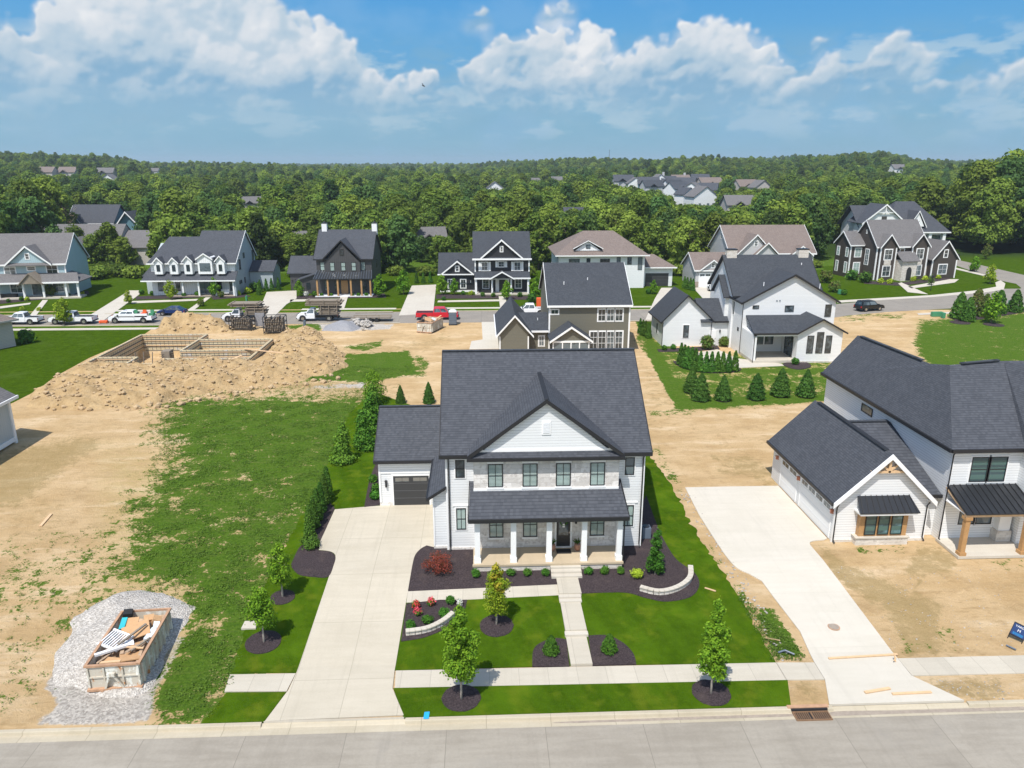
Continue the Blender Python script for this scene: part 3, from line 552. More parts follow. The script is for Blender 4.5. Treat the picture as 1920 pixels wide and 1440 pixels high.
# beds
sheet('mulch_bed', [GP([(765, 1110)]) + smooth(GP([(773, 1062), (778, 1043), (788, 1031), (800, 1024)])) + [(-3.26, 44.75), (10.6, 44.6), (10.6, 48.3)] + smooth(GP([(1212, 930), (1228, 975), (1243, 1010), (1268, 1050), (1302, 1075), (1311, 1098), (1295, 1120), (1250, 1129), (1210, 1122), (1170, 1112), (1088, 1114)])) + GP([(1083, 1083), (1045, 1083), (1046, 1097)])], 'mulch', .06, .1)
sheet('mulch_bed', [GP([(762, 1133), (825, 1126), (876, 1126)]) + smooth(GP([(873, 1140), (848, 1172), (800, 1195), (752, 1204)]))], 'mulch', .06, .1)
sheet('mulch_bed', [smooth(GP([(545, 1062), (560, 1030), (575, 1018)])) + GP([(590, 980), (600, 955), (615, 940), (628, 954), (608, 1000), (600, 1017), (597, 1032)]) + smooth(GP([(598, 1033), (620, 1036), (629, 1045), (626, 1060), (616, 1082), (590, 1083), (560, 1078), (545, 1062)]))], 'mulch', .062, .1)
sheet('mulch_bed', [GP([(1068, 1251)]) + smooth(GP([(998, 1251), (1000, 1220), (1015, 1206), (1040, 1198), (1062, 1200)]))], 'mulch', .06, .1)
sheet('mulch_bed', [smooth(GP([(1103, 1193), (1140, 1193), (1170, 1208), (1188, 1228), (1193, 1247)])) + GP([(1110, 1249)])], 'mulch', .06, .1)
sheet('mulch_bed', [smooth(GP([(683, 952), (692, 905), (705, 870), (713, 870)])) + [(-7.7, 51.4)]], 'mulch', .06, .1)
sheet('mulch_bed', [[(10.5, 48), (11.3, 48.6), (11.6, 58.5), (10.5, 58.5)]], 'mulch', .064, .1)
for i, (px, py, r) in enumerate(((865, 1310, .95), (1333, 1300, .95), (931, 1174, .95), (494, 1205, .95), (530, 1121, .72))):
    x, y = G(px, py); sheet('mulch_ring', [circ(x, y, r, seed=i)], 'mulch', .065, .1)
# neighbour's driveway and walk
sheet('driveway', [[(16.6, 29.6), (17.2, 31.4), (17.25, 32.76)] + GP([(1500, 1185), (1450, 1120), (1428, 1090)]) + smooth(GP([(1405, 1077), (1375, 1060), (1345, 1020), (1310, 965)])) + [(15.92, 53.6), (23.38, 53.6), (23.38, 44.9)] + smooth(GP([(1545, 1013), (1525, 1015), (1518, 1020), (1525, 1030)])) + [(21.79, 33.05), (21.75, 31.5), (23.3, 29.6)]], 'new_concrete', .05)
sheet('sidewalk', [[(15.26, 32.82), (15.26, 31.45), (17.18, 31.4), (17.23, 32.74)]], 'walk_concrete', .046)
sheet('sidewalk', [[(21.8, 32.9), (21.78, 31.5), (60, 31.2), (60, 32.7)]], 'walk_concrete', .045)
# back street, paths and drives (positions measured on the ground)
z0 = lambda y: 0.0
sheet('road', [[(-170, 118.6), (56, 118.6), (62, 121.8), (70, 124.5), (84, 127.5), (97, 128.3), (160, 128.3), (160, 148), (105, 148), (95.5, 144.2), (80, 138), (65, 132.4), (56, 129.6), (38, 128), (-170, 128)]], 'road_concrete', .01, .03, zf=z0)
sheet('road', [GP([(1782, 494), (1790, 486), (1930, 518), (2050, 545), (2050, 575), (1920, 560), (1902, 548), (1915, 540), (1905, 532), (1870, 525)])], 'road_concrete', .016, .03, zf=z0)
def line_sheet(name, y0, y1, xs, mat='plain_concrete', off=.05): 
    for a, b in xs: sheet(name, [[(a, y0), (b, y0), (b, y1), (a, y1)]], mat, off, .08, zf=z0)
line_sheet('kerb', 128.0, 128.35, ((-170, -90), (-64, -43), (-31, -15.3), (-7.5, 36)), 'curb_concrete', .1)
line_sheet('kerb', 118.25, 118.6, ((-170, -47), (-27, -13), (24, 56)), 'curb_concrete', .1)
line_sheet('sidewalk', 130.4, 131.7, ((-170, -90), (-64, -42), (-31.5, -15), (-8, 38)))
line_sheet('sidewalk', 115.3, 116.6, ((-120, -50.3),))
sheet('verge', [[(-170, 128.35), (38, 128.35), (38, 130.4), (-170, 130.4)]], 'lawn_grass', .02, .03, zf=z0)
sheet('verge', [[(-120, 116.6), (-49.5, 116.6), (-49, 118.25), (-120, 118.25)]], 'lawn_grass', .02, .03, zf=z0)
sheet('driveway', [GP([(150, 603), (243, 545), (262, 545), (262, 552), (192, 603)])], 'plain_concrete', .06, .06, zf=z0)
sheet('driveway', [GP([(462, 598), (490, 572), (500, 548), (556, 545), (556, 560), (537, 571), (508, 600)])], 'plain_concrete', .06, .06, zf=z0)
sheet('driveway', [GP([(748, 592), (772, 536), (818, 534), (812, 588)])], 'plain_concrete', .06, .06, zf=z0)
sheet('driveway', [GP([(1210, 600), (1228, 560), (1240, 540), (1262, 540), (1240, 575), (1250, 600)])], 'plain_concrete', .06, .06, zf=z0)
sheet('driveway', [GP([(1300, 540), (1345, 537), (1345, 566), (1330, 580), (1318, 560)])], 'plain_concrete', .06, .06, zf=z0)
sheet('driveway', [GP([(903, 604), (905, 637), (884, 640), (880, 655), (940, 654), (940, 604)])], 'new_concrete', .04, .06, zf=z0)
for q in ([(80, 563), (56, 592), (68, 592), (90, 563)], [(386, 558), (350, 583), (362, 583), (395, 558)], [(640, 552), (633, 572), (645, 580), (654, 552)], [(935, 556), (938, 580), (951, 580), (948, 556)], [(0, 575), (58, 568), (56, 571), (0, 579)], [(248, 565), (372, 561), (368, 564), (246, 569)], [(545, 562), (636, 561), (634, 564), (543, 566)], [(822, 564), (936, 562), (936, 565), (820, 567)],
          [(1702, 548), (1684, 532), (1690, 530), (1740, 552)], [(1702, 538), (1780, 524), (1798, 524), (1790, 530), (1710, 541)]):
    sheet('path', [GP(q)], 'plain_concrete', .06, .05, zf=z0)
sheet('sidewalk', [GP([(1570, 564), (1745, 554), (1830, 545), (1868, 538), (1866, 530), (1876, 526), (1885, 532), (1882, 543), (1845, 549), (1750, 557), (1570, 568)])], 'plain_concrete', .06, .05, zf=z0)
sheet('sidewalk', [GP([(1783, 500), (1850, 516), (1850, 519), (1783, 503)])], 'plain_concrete', .06, .05, zf=z0)
sheet('sidewalk', [GP([(1720, 588), (1790, 585), (1790, 588), (1722, 591)])], 'plain_concrete', .06, .05, zf=z0)
# beds before the far houses
for q in ([(0, 560), (165, 545), (168, 552), (0, 570)], [(255, 556), (370, 551), (375, 558), (255, 562)], [(395, 556), (460, 552), (470, 556), (400, 562)], [(553, 556), (636, 551), (638, 558), (556, 561)], [(650, 553), (722, 551), (724, 558), (650, 559)], [(818, 552), (935, 554), (937, 560), (818, 560)], [(948, 554), (990, 555), (990, 562), (950, 562)],
          [(1620, 527), (1690, 530), (1780, 518), (1782, 524), (1690, 536), (1620, 532)], [(1330, 552), (1316, 548), (1298, 540), (1300, 536), (1330, 548)]):
    sheet('mulch_bed', [GP(q)], 'mulch', .04, .05, zf=z0)
# white farmhouse beds and patio
sheet('mulch_bed', [smooth(GP([(1262, 678), (1280, 690), (1320, 699), (1370, 699), (1390, 693), (1370, 687), (1320, 690), (1285, 681)]), True)], 'mulch', .06, .08, zf=z0)
sheet('patio', [GP([(1292, 664), (1345, 655), (1380, 672), (1465, 682), (1470, 686), (1382, 690), (1335, 688)])], 'plain_concrete', .03, .06, zf=z0)
sheet('mulch_bed', [smooth(GP([(1468, 683), (1480, 690), (1500, 693), (1520, 688), (1512, 680), (1480, 680)]), True)], 'mulch', .06, .08, zf=z0)
sheet('mulch_bed', [GP([(1232, 655), (1300, 651), (1345, 648), (1350, 655), (1300, 659), (1235, 660)])], 'mulch', .04, .08, zf=z0)
for i, (px, py) in enumerate(((1296, 735), (1313, 750), (1355, 750), (1417, 748), (1463, 742), (1510, 743), (1863, 609), (1800, 605))):
    x, y = G(px, py); sheet('mulch_ring', [circ(x, y, .8 if i < 6 else 1.5, seed=i)], 'mulch', .045, .08, zf=z0)
sheet('mulch_bed', [smooth(GP([(1785, 595), (1800, 603), (1850, 597), (1920, 585), (1920, 578), (1850, 582), (1800, 590)]), True)], 'mulch', .045, .08, zf=z0)

# ================================================================== HOUSES
def pieces(root, name, mb, mat):                                       # every box of the builder becomes a part of its own
    for i in range(0, len(mb.v), 8): q = MB(); q.add(mb.v[i:i + 8], [(0, 3, 2, 1), (4, 5, 6, 7), (0, 1, 5, 4), (1, 2, 6, 5), (2, 3, 7, 6), (3, 0, 4, 7)]); part(root, name, q, mat)
def wface(face, c, u0, u1, d0, d1, z0, z1):
    """box on a wall: u along the wall, d outwards from plane c"""
    if face == 'S': return (u0, u1, c - d1, c - d0, z0, z1)
    if face == 'N': return (u0, u1, c + d0, c + d1, z0, z1)
    if face == 'W': return (c - d1, c - d0, u0, u1, z0, z1)
    return (c + d0, c + d1, u0, u1, z0, z1)
def window(root, c, u0, u1, z0, z1, face='S', frame='black_metal', glass='dark_glass', trim=None, tw=.1, nx=1, nz=2, fw=.055, head=0, sill=0, sillmat='white_trim'):
    B = lambda mb, *a: mb.box(*wface(face, c, *a))
    f = MB()
    B(f, u0, u0 + fw, 0, .07, z0, z1); B(f, u1 - fw, u1, 0, .07, z0, z1); B(f, u0 + fw, u1 - fw, 0, .07, z1 - fw, z1); B(f, u0 + fw, u1 - fw, 0, .07, z0, z0 + fw)
    for i in range(1, nx): u = u0 + (u1 - u0) * i / nx; B(f, u - fw * .3, u + fw * .3, 0, .055, z0 + fw, z1 - fw)
    for i in range(1, nz): z = z0 + (z1 - z0) * i / nz; B(f, u0 + fw, u1 - fw, 0, .06, z - fw * .4, z + fw * .4)
    w = part(root, 'window', f, MAT[frame])
    p = MB(); B(p, u0 + fw, u1 - fw, -.02, .03, z0 + fw, z1 - fw); part(w, 'pane', p, MAT[glass])
    if trim:
        t = MB(); B(t, u0 - tw, u0, 0, .045, z0 - tw, z1 + tw); B(t, u1, u1 + tw, 0, .045, z0 - tw, z1 + tw); B(t, u0, u1, 0, .045, z1, z1 + tw); B(t, u0, u1, 0, .045, z0 - tw, z0); part(w, 'trim', t, MAT[trim])
    if head: t = MB(); B(t, u0 - .04, u1 + .04, 0, .05, z1 + .01, z1 + head); part(w, 'lintel', t, MAT[sillmat])
    if sill: t = MB(); B(t, u0 - .06, u1 + .06, 0, .09, z0 - sill, z0 - .005); part(w, 'sill', t, MAT[sillmat])
    return w
def slab(mb, pts, t=.16): return mb.ext([tuple(p) for p in pts], (0, 0, -t))
def gable_roof(mb, x0, x1, y0, y1, ze, zr, ax='x', t=.16, ze2=None, mid=None):
    if ax == 'x':
        m = (y0 + y1) / 2 if mid is None else mid; z2 = ze if ze2 is None else ze2
        slab(mb, [(x0, y0, ze), (x1, y0, ze), (x1, m, zr), (x0, m, zr)], t); slab(mb, [(x0, m, zr), (x1, m, zr), (x1, y1, z2), (x0, y1, z2)], t)
    else:
        m = (x0 + x1) / 2 if mid is None else mid; z2 = ze if ze2 is None else ze2
        slab(mb, [(x0, y0, ze), (x0, y1, ze), (m, y1, zr), (m, y0, zr)], t); slab(mb, [(m, y0, zr), (m, y1, zr), (x1, y1, z2), (x1, y0, z2)], t)
    return mb
def mass(mb, x0, x1, y0, y1, zb, roof=None, ax='x', zt=None):
    """wall body; roof = (e0, e1, ze, zr[, mid[, ze2]]) the roof's eave lines across the ridge"""
    if roof is None: return mb.box(x0, x1, y0, y1, zb, zt)
    e0, e1, ze, zr = roof[:4]; mid = roof[4] if len(roof) > 4 and roof[4] is not None else (e0 + e1) / 2; ze2 = roof[5] if len(roof) > 5 else ze
    zz = lambda u: (ze + (zr - ze) * (u - e0) / (mid - e0) if u < mid else ze2 + (zr - ze2) * (e1 - u) / (e1 - mid)) - .1
    if ax == 'x': return mb.ext([(x0, y0, zb), (x0, y1, zb), (x0, y1, zz(y1)), (x0, mid, zz(mid)), (x0, y0, zz(y0))], (x1 - x0, 0, 0))
    return mb.ext([(x0, y0, zb), (x1, y0, zb), (x1, y0, zz(x1)), (mid, y0, zz(mid)), (x0, y0, zz(x0))], (0, y1 - y0, 0))
def rakes(mb, x0, x1, y0, y1, ze, zr, ax='x', h=.22, t=.05, mid=None, ends=(1, 1), eaves=(1, 1)):
    if ax == 'x':
        m = (y0 + y1) / 2 if mid is None else mid
        for i, x in enumerate((x0, x1)):
            if ends[i]: mb.band((x, y0, ze), (x, m, zr), h, t); mb.band((x, m, zr), (x, y1, ze), h, t)
        for i, y in enumerate((y0, y1)):
            if eaves[i]: mb.band((x0, y, ze), (x1, y, ze), h, t + .06)
    else:
        m = (x0 + x1) / 2 if mid is None else mid
        for i, y in enumerate((y0, y1)):
            if ends[i]: mb.band((x0, y, ze), (m, y, zr), h, t); mb.band((m, y, zr), (x1, y, ze), h, t)
        for i, x in enumerate((x0, x1)):
            if eaves[i]: mb.band((x, y0, ze), (x, y1, ze), h, t + .06)
    return mb
def spout(root, pts, mat='black_metal', r=.045):
    mb = MB(); mb.tube(pts, r, 6); return part(root, 'downspout', mb, MAT[mat])
def gdoor(root, c, u0, u1, z0, z1, face='S', mat='garage_dark', line='garage_line', rows=4, lights=0, trim=None, glass='dark_glass'):
    d = MB(); d.box(*wface(face, c, u0, u1, 0, .03, z0, z1))
    g = part(root, 'garage_door', d, MAT[mat]); l = MB(); hh = (z1 - z0) / rows
    for i in range(1, rows): l.box(*wface(face, c, u0 + .02, u1 - .02, .025, .042, z0 + hh * i - .015, z0 + hh * i + .015))
    part(g, 'panel_seam', l, MAT[line])
    for i in range(lights):
        w = (u1 - u0) / lights; q = MB(); q.box(*wface(face, c, u0 + w * (i + .12), u0 + w * (i + .88), .025, .045, z1 - hh * .75, z1 - hh * .25)); part(g, 'pane', q, MAT[glass])
        q = MB(); q.box(*wface(face, c, u0 + w * (i + .49), u0 + w * (i + .51), .04, .052, z1 - hh * .75, z1 - hh * .25)); part(g, 'muntin', q, MAT[mat])
    if trim: t = MB(); t.box(*wface(face, c, u0 - .14, u0, 0, .05, z0, z1 + .14)); t.box(*wface(face, c, u1, u1 + .14, 0, .05, z0, z1 + .14)); t.box(*wface(face, c, u0, u1, 0, .05, z1, z1 + .14)); part(g, 'trim', t, MAT[trim])
    return g
def lantern(root, face, c, u, z, mat='black_metal', h=.4):
    q = MB(); q.box(*wface(face, c, u - .07, u + .07, 0, .04, z - h / 2, z + h / 2)); q.box(*wface(face, c, u - .06, u + .06, .04, .2, z - h / 2 + .05, z + h / 2 - .06)); q.box(*wface(face, c, u - .09, u + .09, .03, .23, z + h / 2 - .06, z + h / 2)); return part(root, 'wall_lantern', q, MAT[mat])
def gable_trim(mb, xa, xm, xb, y, ze, zm, ze2=None, h=.25, t=.06): mb.band((xa, y, ze), (xm, y, zm), h, t); mb.band((xm, y, zm), (xb, y, ze if ze2 is None else ze2), h, t); return mb

# ---------------------------------------------------------------- main house
h = thing('house', 'white two-storey house with pale stone front and five-column porch, nearest the camera', 'house', (4, 44.4, 0))
w = MB(); mass(w, -2.35, 10.4, 44.43, 58, -.3, (44.05, 58.3, 6.85, 11.9)); mass(w, -7.65, -2.35, 51.35, 59.6, -.3, (51.0, 60.0, 3.7, 6.45)); 
w.ext([(-3.25, 44.65, -.3), (-2.36, 44.65, -.3), (-2.36, 44.65, 4.42), (-3.25, 44.65, 3.86)], (0, 6.6, 0))
part(h, 'wall', w, MAT['white_siding'])
g = MB(); g.ext([(-.15, 43.6, 7.2), (8.05, 43.6, 7.2), (3.94, 43.6, 10.5)], (0, .35, 0)); g.box(-.6, 8.5, 43.72, 44, 6.8, 7.25); part(h, 'gable_wall', g, MAT['white_siding'])
s = MB(); s.box(-.6, 8.65, 43.7, 44.6, 4.4, 6.85); s.box(-.58, 8.62, 43.74, 44.6, .4, 4.5); part(h, 'stone_front', s, MAT['pale_stone'])
base = MB(); base.box(-2.42, -.6, 44.38, 44.5, -.3, .22); base.box(-3.3, -2.42, 44.6, 44.7, -.3, .22); base.box(-7.7, -6.75, 51.29, 51.4, -.3, .3); pieces(h, 'foundation', base, MAT['pale_stone'])
r = MB(); gable_roof(r, -2.75, 10.8, 44.05, 58.3, 6.85, 11.9)
gable_roof(r, -7.97, -2.36, 51.0, 60.0, 3.7, 6.45)
ys = lambda z: 44.05 + (z - 6.85) / .709                                   # where the main roof reaches height z
slab(r, [(-.97, 43.33, 7.06), (3.94, 43.33, 10.72), (3.94, ys(10.72) + .05, 10.72), (-.97, ys(7.06), 7.06)], .14); slab(r, [(8.87, 43.33, 7.06), (3.94, 43.33, 10.72), (3.94, ys(10.72) + .05, 10.72), (8.87, ys(7.06), 7.06)], .14)
slab(r, [(-.9, 43.28, 6.9), (8.8, 43.28, 6.9), (8.3, 43.68, 7.42), (-.4, 43.68, 7.42)], .1)
slab(r, [(-3.62, 44.28, 3.8), (-2.37, 44.28, 4.62), (-2.37, 51.2, 4.62), (-3.62, 51.2, 3.8)], .12)
slab(r, [(-.92, 41.5, 3.62), (8.98, 41.5, 3.62), (8.86, 43.69, 4.6), (-.85, 43.69, 4.6)], .14)
slab(r, [(-.85, 43.69, 4.6), (-.61, 43.69, 4.6), (-.61, 44.42, 4.93), (-.85, 44.42, 4.93)], .14); slab(r, [(8.66, 43.69, 4.6), (8.86, 43.69, 4.6), (8.86, 44.42, 4.93), (8.66, 44.42, 4.93)], .14)
part(h, 'roof', r, MAT['dark_shingle'])
cap = MB(); cap.beam((-2.76, 51.17, 11.93), (10.81, 51.17, 11.93), .3, .06); cap.beam((-7.98, 55.5, 6.48), (-2.4, 55.5, 6.48), .28, .06); cap.beam((3.94, 43.32, 10.75), (3.94, 49.4, 10.75), .28, .06); pieces(h, 'ridge_cap', cap, MAT['black_shingle'])
f = MB(); rakes(f, -2.76, 10.81, 44.0, 58.33, 6.87, 11.92); f.band((-7.98, 51, 3.72), (-7.98, 55.5, 6.47), .2, .05); f.band((-7.98, 50.96, 3.72), (-3.0, 50.96, 3.72), .2, .12)
gable_trim(f, -1.0, 3.94, 8.9, 43.3, 7.04, 10.73, h=.26, t=.07); f.band((-1, 43.22, 6.93), (8.9, 43.22, 6.93), .18, .14); f.band((-.94, 41.46, 3.65), (9.0, 41.46, 3.65), .22, .14); f.band((-.95, 41.5, 3.64), (-.88, 44.4, 4.94), .18, .05); f.band((9.0, 41.5, 3.64), (8.89, 44.4, 4.94), .18, .05)
f.band((-3.64, 44.26, 3.82), (-2.4, 44.26, 4.64), .2, .06); f.band((-3.66, 44.3, 3.82), (-3.66, 51, 3.82), .18, .1); part(h, 'gutter', f, MAT['black_metal'])
for i, (u0, u1) in enumerate(((.3, 1.25), (2.5, 3.44), (4.62, 5.56), (6.8, 7.74))): window(h, 43.7, u0, u1, 4.82, 6.4, glass='blind_glass', nx=2, head=.2, sill=.14)
for u0, u1 in ((-1.77, -1.17), (9.16, 9.78)): window(h, 44.43, u0, u1, 5.2, 6.42, trim='white_trim', tw=.08)
window(h, 44.43, -1.78, -1.14, 1.52, 3.05, trim='white_trim', tw=.08, nz=2, nx=2, glass='blind_glass'); window(h, 44.43, 9.12, 9.87, 1.53, 3.05, trim='white_trim', tw=.08, nx=2, glass='blind_glass')
for u0, u1 in ((.36, 1.27), (2.55, 3.47), (6.92, 7.84)): window(h, 43.74, u0, u1, 1.25, 3.0, glass='blind_glass', nx=2, sill=.12)
d = MB(); d.box(4.72, 5.62, 43.66, 43.76, .5, 2.85); dd = part(h, 'front_door', d, MAT['black_metal']); q = MB(); q.box(4.86, 5.48, 43.635, 43.67, 1.35, 2.7); part(dd, 'pane', q, MAT['dark_glass'])
q = MB(); q.lathe(5.17, 0, [(.26, 0), (.26, .06)], 16); q = MB(); pts = [(5.17 + .21 * math.cos(a * .5236), 43.6, 2.3 + .21 * math.sin(a * .5236)) for a in range(13)]; q.tube(pts, .05, 6); part(dd, 'wreath', q, MAT['arbor_leaf']); q = MB(); q.box(5.1, 5.24, 43.56, 43.6, 1.95, 2.2); part(dd, 'bow', q, MAT['white_trim']); q = MB(); q.box(5.53, 5.57, 43.6, 43.66, 1.5, 1.62); part(dd, 'handle', q, MAT['chrome'])
q = MB(); q.box(4.6, 4.72, 43.66, 43.75, .5, 2.95); q.box(5.62, 5.74, 43.66, 43.75, .5, 2.95); q.box(4.72, 5.62, 43.66, 43.75, 2.85, 2.95); q.box(4.6, 5.74, 43.55, 43.74, .5, .55); part(dd, 'trim', q, MAT['white_trim'])
lantern(h, 'S', 43.74, 4.38, 2.35); lantern(h, 'S', 43.74, 5.98, 2.35); lantern(h, 'S', 51.35, -7.18, 1.8, h=.55)
q = MB(); q.box(3.68, 4.24, 43.55, 43.6, 8.35, 9.25); v = part(h, 'gable_vent', q, MAT['white_trim']); q = MB(); [q.box(3.76, 4.16, 43.52, 43.56, 8.48 + i * .1, 8.54 + i * .1) for i in range(7)]; part(v, 'louver', q, MAT['vinyl'])
gdoor(h, 51.35, -6.65, -4.02, .02, 2.4, trim='white_trim', lights=2, glass='curtain_glass')
t = MB(); 
for x in (-2.35, 10.4): t.box(x - .06, x + .06, 44.37, 44.49, .0, 6.75)
t.box(-2.3, -.6, 44.38, 44.44, 6.55, 6.72); t.box(8.66, 10.3, 44.38, 44.44, 6.55, 6.72); t.box(-1.98, -.95, 44.37, 44.44, 3.2, 3.28); t.box(8.95, 10.1, 44.37, 44.44, 3.2, 3.28); t.box(-7.6, -3.3, 51.29, 51.36, 2.62, 2.75); t.box(-7.7, -7.56, 51.28, 51.4, .3, 3.5); t.box(-.62, 8.66, 43.64, 43.7, 4.55, 4.72); t.box(-3.3, -3.2, 44.6, 44.72, .2, 3.75)
t.box(-.5, 8.35, 43.55, 43.6, 7.25, 7.4); pieces(h, 'trim_board', t, MAT['white_trim'])
spout(h, [(-2.2, 44.1, 6.7), (-2.2, 44.32, 6.3), (-2.2, 44.34, .25), (-2.2, 44.1, .1)]); spout(h, [(10.32, 44.1, 6.7), (10.32, 44.32, 6.3), (10.32, 44.34, .25), (10.32, 44.1, .1)]); spout(h, [(8.75, 41.55, 3.5), (8.78, 41.9, 3.2), (8.8, 41.95, .1)])
pf = MB(); pf.box(-.68, 8.72, 41.62, 43.72, .36, .5); pf.box(-.72, 8.76, 41.55, 41.68, .36, .495); pp = part(h, 'porch_floor', pf, MAT['porch_concrete']); q = MB(); q.box(-.64, 8.68, 41.6, 43.7, -.4, .37); part(h, 'porch_base', q, MAT['cream_stone'])
st = MB()
for i in range(3): st.box(4.15, 6.05, 41.65 - .33 * (i + 1), 41.66, -.4, .36 - .12 * i - .001 * i)
part(h, 'porch_step', st, MAT['plain_concrete'])
for x in (-.4, 1.85, 4.08, 6.28, 8.5):
    c = MB(); c.box(x - .17, x + .17, 41.8, 42.14, .5, 3.4); cc = part(h, 'column', c, MAT['white_trim'], bevel=.01); c = MB(); c.box(x - .21, x + .21, 41.76, 42.18, .5, .82); part(cc, 'plinth', c, MAT['white_trim'])
q = MB(); q.box(-.6, 8.7, 41.8, 42.14, 3.25, 3.46); q.box(-.6, 8.7, 42.14, 43.7, 3.4, 3.46); part(h, 'porch_beam', q, MAT['white_trim'])
solo('doormat', MB().box(4.68, 5.62, 42.75, 43.35, .5, .525), MAT['black_rubber'], 'black doormat lying on the porch before the front door', 'doormat')
for i, x in enumerate((4.42, 6.05)):
    p = thing('potted_plant', ('spiky potted palm left of the black front door' if i == 0 else 'spiky potted palm right of the black front door'), 'potted plant', (x, 43.2, .5))
    q = MB(); q.lathe(x, 43.2, [(.13, .5), (.2, .62), (.22, .8), (.19, .9), (.2, .93)], 14); part(p, 'pot', q, MAT['terracotta'], smooth=True)
    q = MB(); rr = random.Random(i)
    for k in range(26):
        a = k * 2.4; L = rr.uniform(.3, .48); e = rr.uniform(.5, 1.3); dx, dy, dz = math.cos(a) * math.cos(e) * L, math.sin(a) * math.cos(e) * L, math.sin(e) * L
        px_, py_ = -math.sin(a) * .035, math.cos(a) * .035; q.add([(x - px_, 43.2 - py_, .95), (x + px_, 43.2 + py_, .95), (x + dx, 43.2 + dy, .95 + dz), (x + dx * .6, 43.2 + dy * .6, .99 + dz * .7)], [(0, 1, 2), (0, 2, 3)])
    part(p, 'foliage', q, MAT['arbor_leaf'])
q = MB(); q.box(10.75, 11.35, 45.3, 45.9, .06, .85); acu = thing('air_conditioner', 'grey air conditioning unit beside the right wall of the stone-fronted house', 'air conditioner', (11, 45.6, 0)); part(acu, 'casing', q, MAT['grey_plastic'], bevel=.03); q = MB(); q.cyl(11.05, 45.6, .85, .9, .24); part(acu, 'fan_grille', q, MAT['black_metal'])

# ---------------------------------------------------------------- white neighbour under construction
h = thing('house', 'white house being finished at the right edge, with timber truss gable and bare dirt yard', 'house', (30, 50, 0))
w = MB(); mass(w, 23.5, 29.75, 44.52, 55.4, -.3, (23.15, 30.1, 3.0, 6.35), 'y'); mass(w, 27, 30.8, 45.2, 59, -.3, (44.8, 59.5, 3.15, 5.85))
w.ext([(30.81, 44.35, -.3), (48, 44.35, -.3), (48, 44.35, 6.6), (30.81, 44.35, 6.6)], (0, 18.6, 0)); w.ext([(30.85, 62.93, 6.4), (36.0, 62.93, 6.4), (33.2, 62.93, 9.75)], (0, -.3, 0)); w.box(35.45, 39.5, 43.4, 44.6, -.3, 6.6)
part(h, 'wall', w, MAT['white_siding'])
r = MB(); slab(r, [(23.12, 44.15, 2.98), (23.12, 55.9, 2.98), (26.62, 55.9, 6.4), (26.62, 44.15, 6.4)]); slab(r, [(26.62, 44.15, 6.4), (26.62, 55.9, 6.4), (30.1, 55.9, 2.98), (30.1, 44.15, 2.98)])
slab(r, [(29.0, 44.75, 3.2), (30.78, 44.75, 3.2), (30.78, 52.1, 5.85), (26.8, 52.1, 5.85), (26.8, 46.5, 4.0)]); slab(r, [(26.8, 52.1, 5.85), (30.78, 52.1, 5.85), (30.78, 59.5, 3.15), (26.8, 59.5, 3.15)])
A = (33.25, 63.2, 10.0); Bp = (33.25, 52.2, 10.3); C = (33.4, 50.2, 10.75); D = (37.6, 50.6, 10.9); E_ = (41.5, 50.6, 10.9)
slab(r, [(30.42, 44.0, 6.72), (30.42, 63.2, 6.62), A, Bp, C]); slab(r, [A, (36.1, 63.2, 6.6), (36.1, 52.5, 8.6), Bp])
slab(r, [(30.42, 44.0, 6.72), C, D, (35.3, 44.0, 6.72)]); slab(r, [(35.3, 44.0, 6.72), D, (38.0, 49, 10.9), (37.4, 43.1, 8.6), (35.2, 43.1, 6.7)]); slab(r, [(37.4, 43.1, 8.6), (38.0, 49, 10.9), D, E_, (41.5, 43.1, 6.7)])
slab(r, [Bp, (36.1, 52.5, 8.6), (48, 58, 8.2), (48, 50.6, 10.9), D, C]); slab(r, [E_, (48, 50.6, 10.9), (48, 44, 6.7), (41.5, 43.1, 6.7)])
part(h, 'roof', r, MAT['dark_shingle'])
q = MB(); q.beam((26.62, 44.9, 6.46), (26.62, 55.2, 6.46), .3, .08); q.beam((26.9, 52.1, 5.92), (30.6, 52.1, 5.92), .3, .08); q.beam((33.25, 53.2, 10.33), (33.25, 62.6, 10.06), .3, .08); q.beam((34.2, 50.24, 10.85), (37.2, 50.56, 10.98), .3, .08); pieces(h, 'ridge_vent', q, MAT['black_shingle'])
f = MB(); f.band((23.07, 44.15, 3.0), (23.07, 55.9, 3.0), .2, .12); f.band((30.36, 44, 6.74), (30.36, 63.2, 6.64), .22, .14); f.band((30.42, 43.95, 6.74), (35.2, 43.95, 6.74), .22, .14); f.band((35.2, 43.05, 6.72), (35.2, 44, 6.73), .2, .1); f.band((29.7, 44.7, 3.22), (30.78, 44.7, 3.22), .2, .12); f.band((35.2, 43.02, 6.72), (37.4, 43.02, 8.62), .2, .06); part(h, 'gutter', f, MAT['black_metal'])
f = MB(); gable_trim(f, 23.12, 26.62, 30.1, 44.1, 3.0, 6.42, h=.34, t=.1); part(h, 'bargeboard', f, MAT['white_trim'])
tr = MB(); tr.beam((25.4, 44.3, 5.15), (27.85, 44.3, 5.15), .16); tr.beam((26.62, 44.3, 5.1), (26.62, 44.3, 6.05), .16, .16, (0, 1, 0)); tr.beam((26.62, 44.3, 5.2), (26.0, 44.3, 5.7), .13, .13, (0, 1, 0)); tr.beam((26.62, 44.3, 5.2), (27.25, 44.3, 5.7), .13, .13, (0, 1, 0)); part(h, 'gable_truss', tr, MAT['pine'])
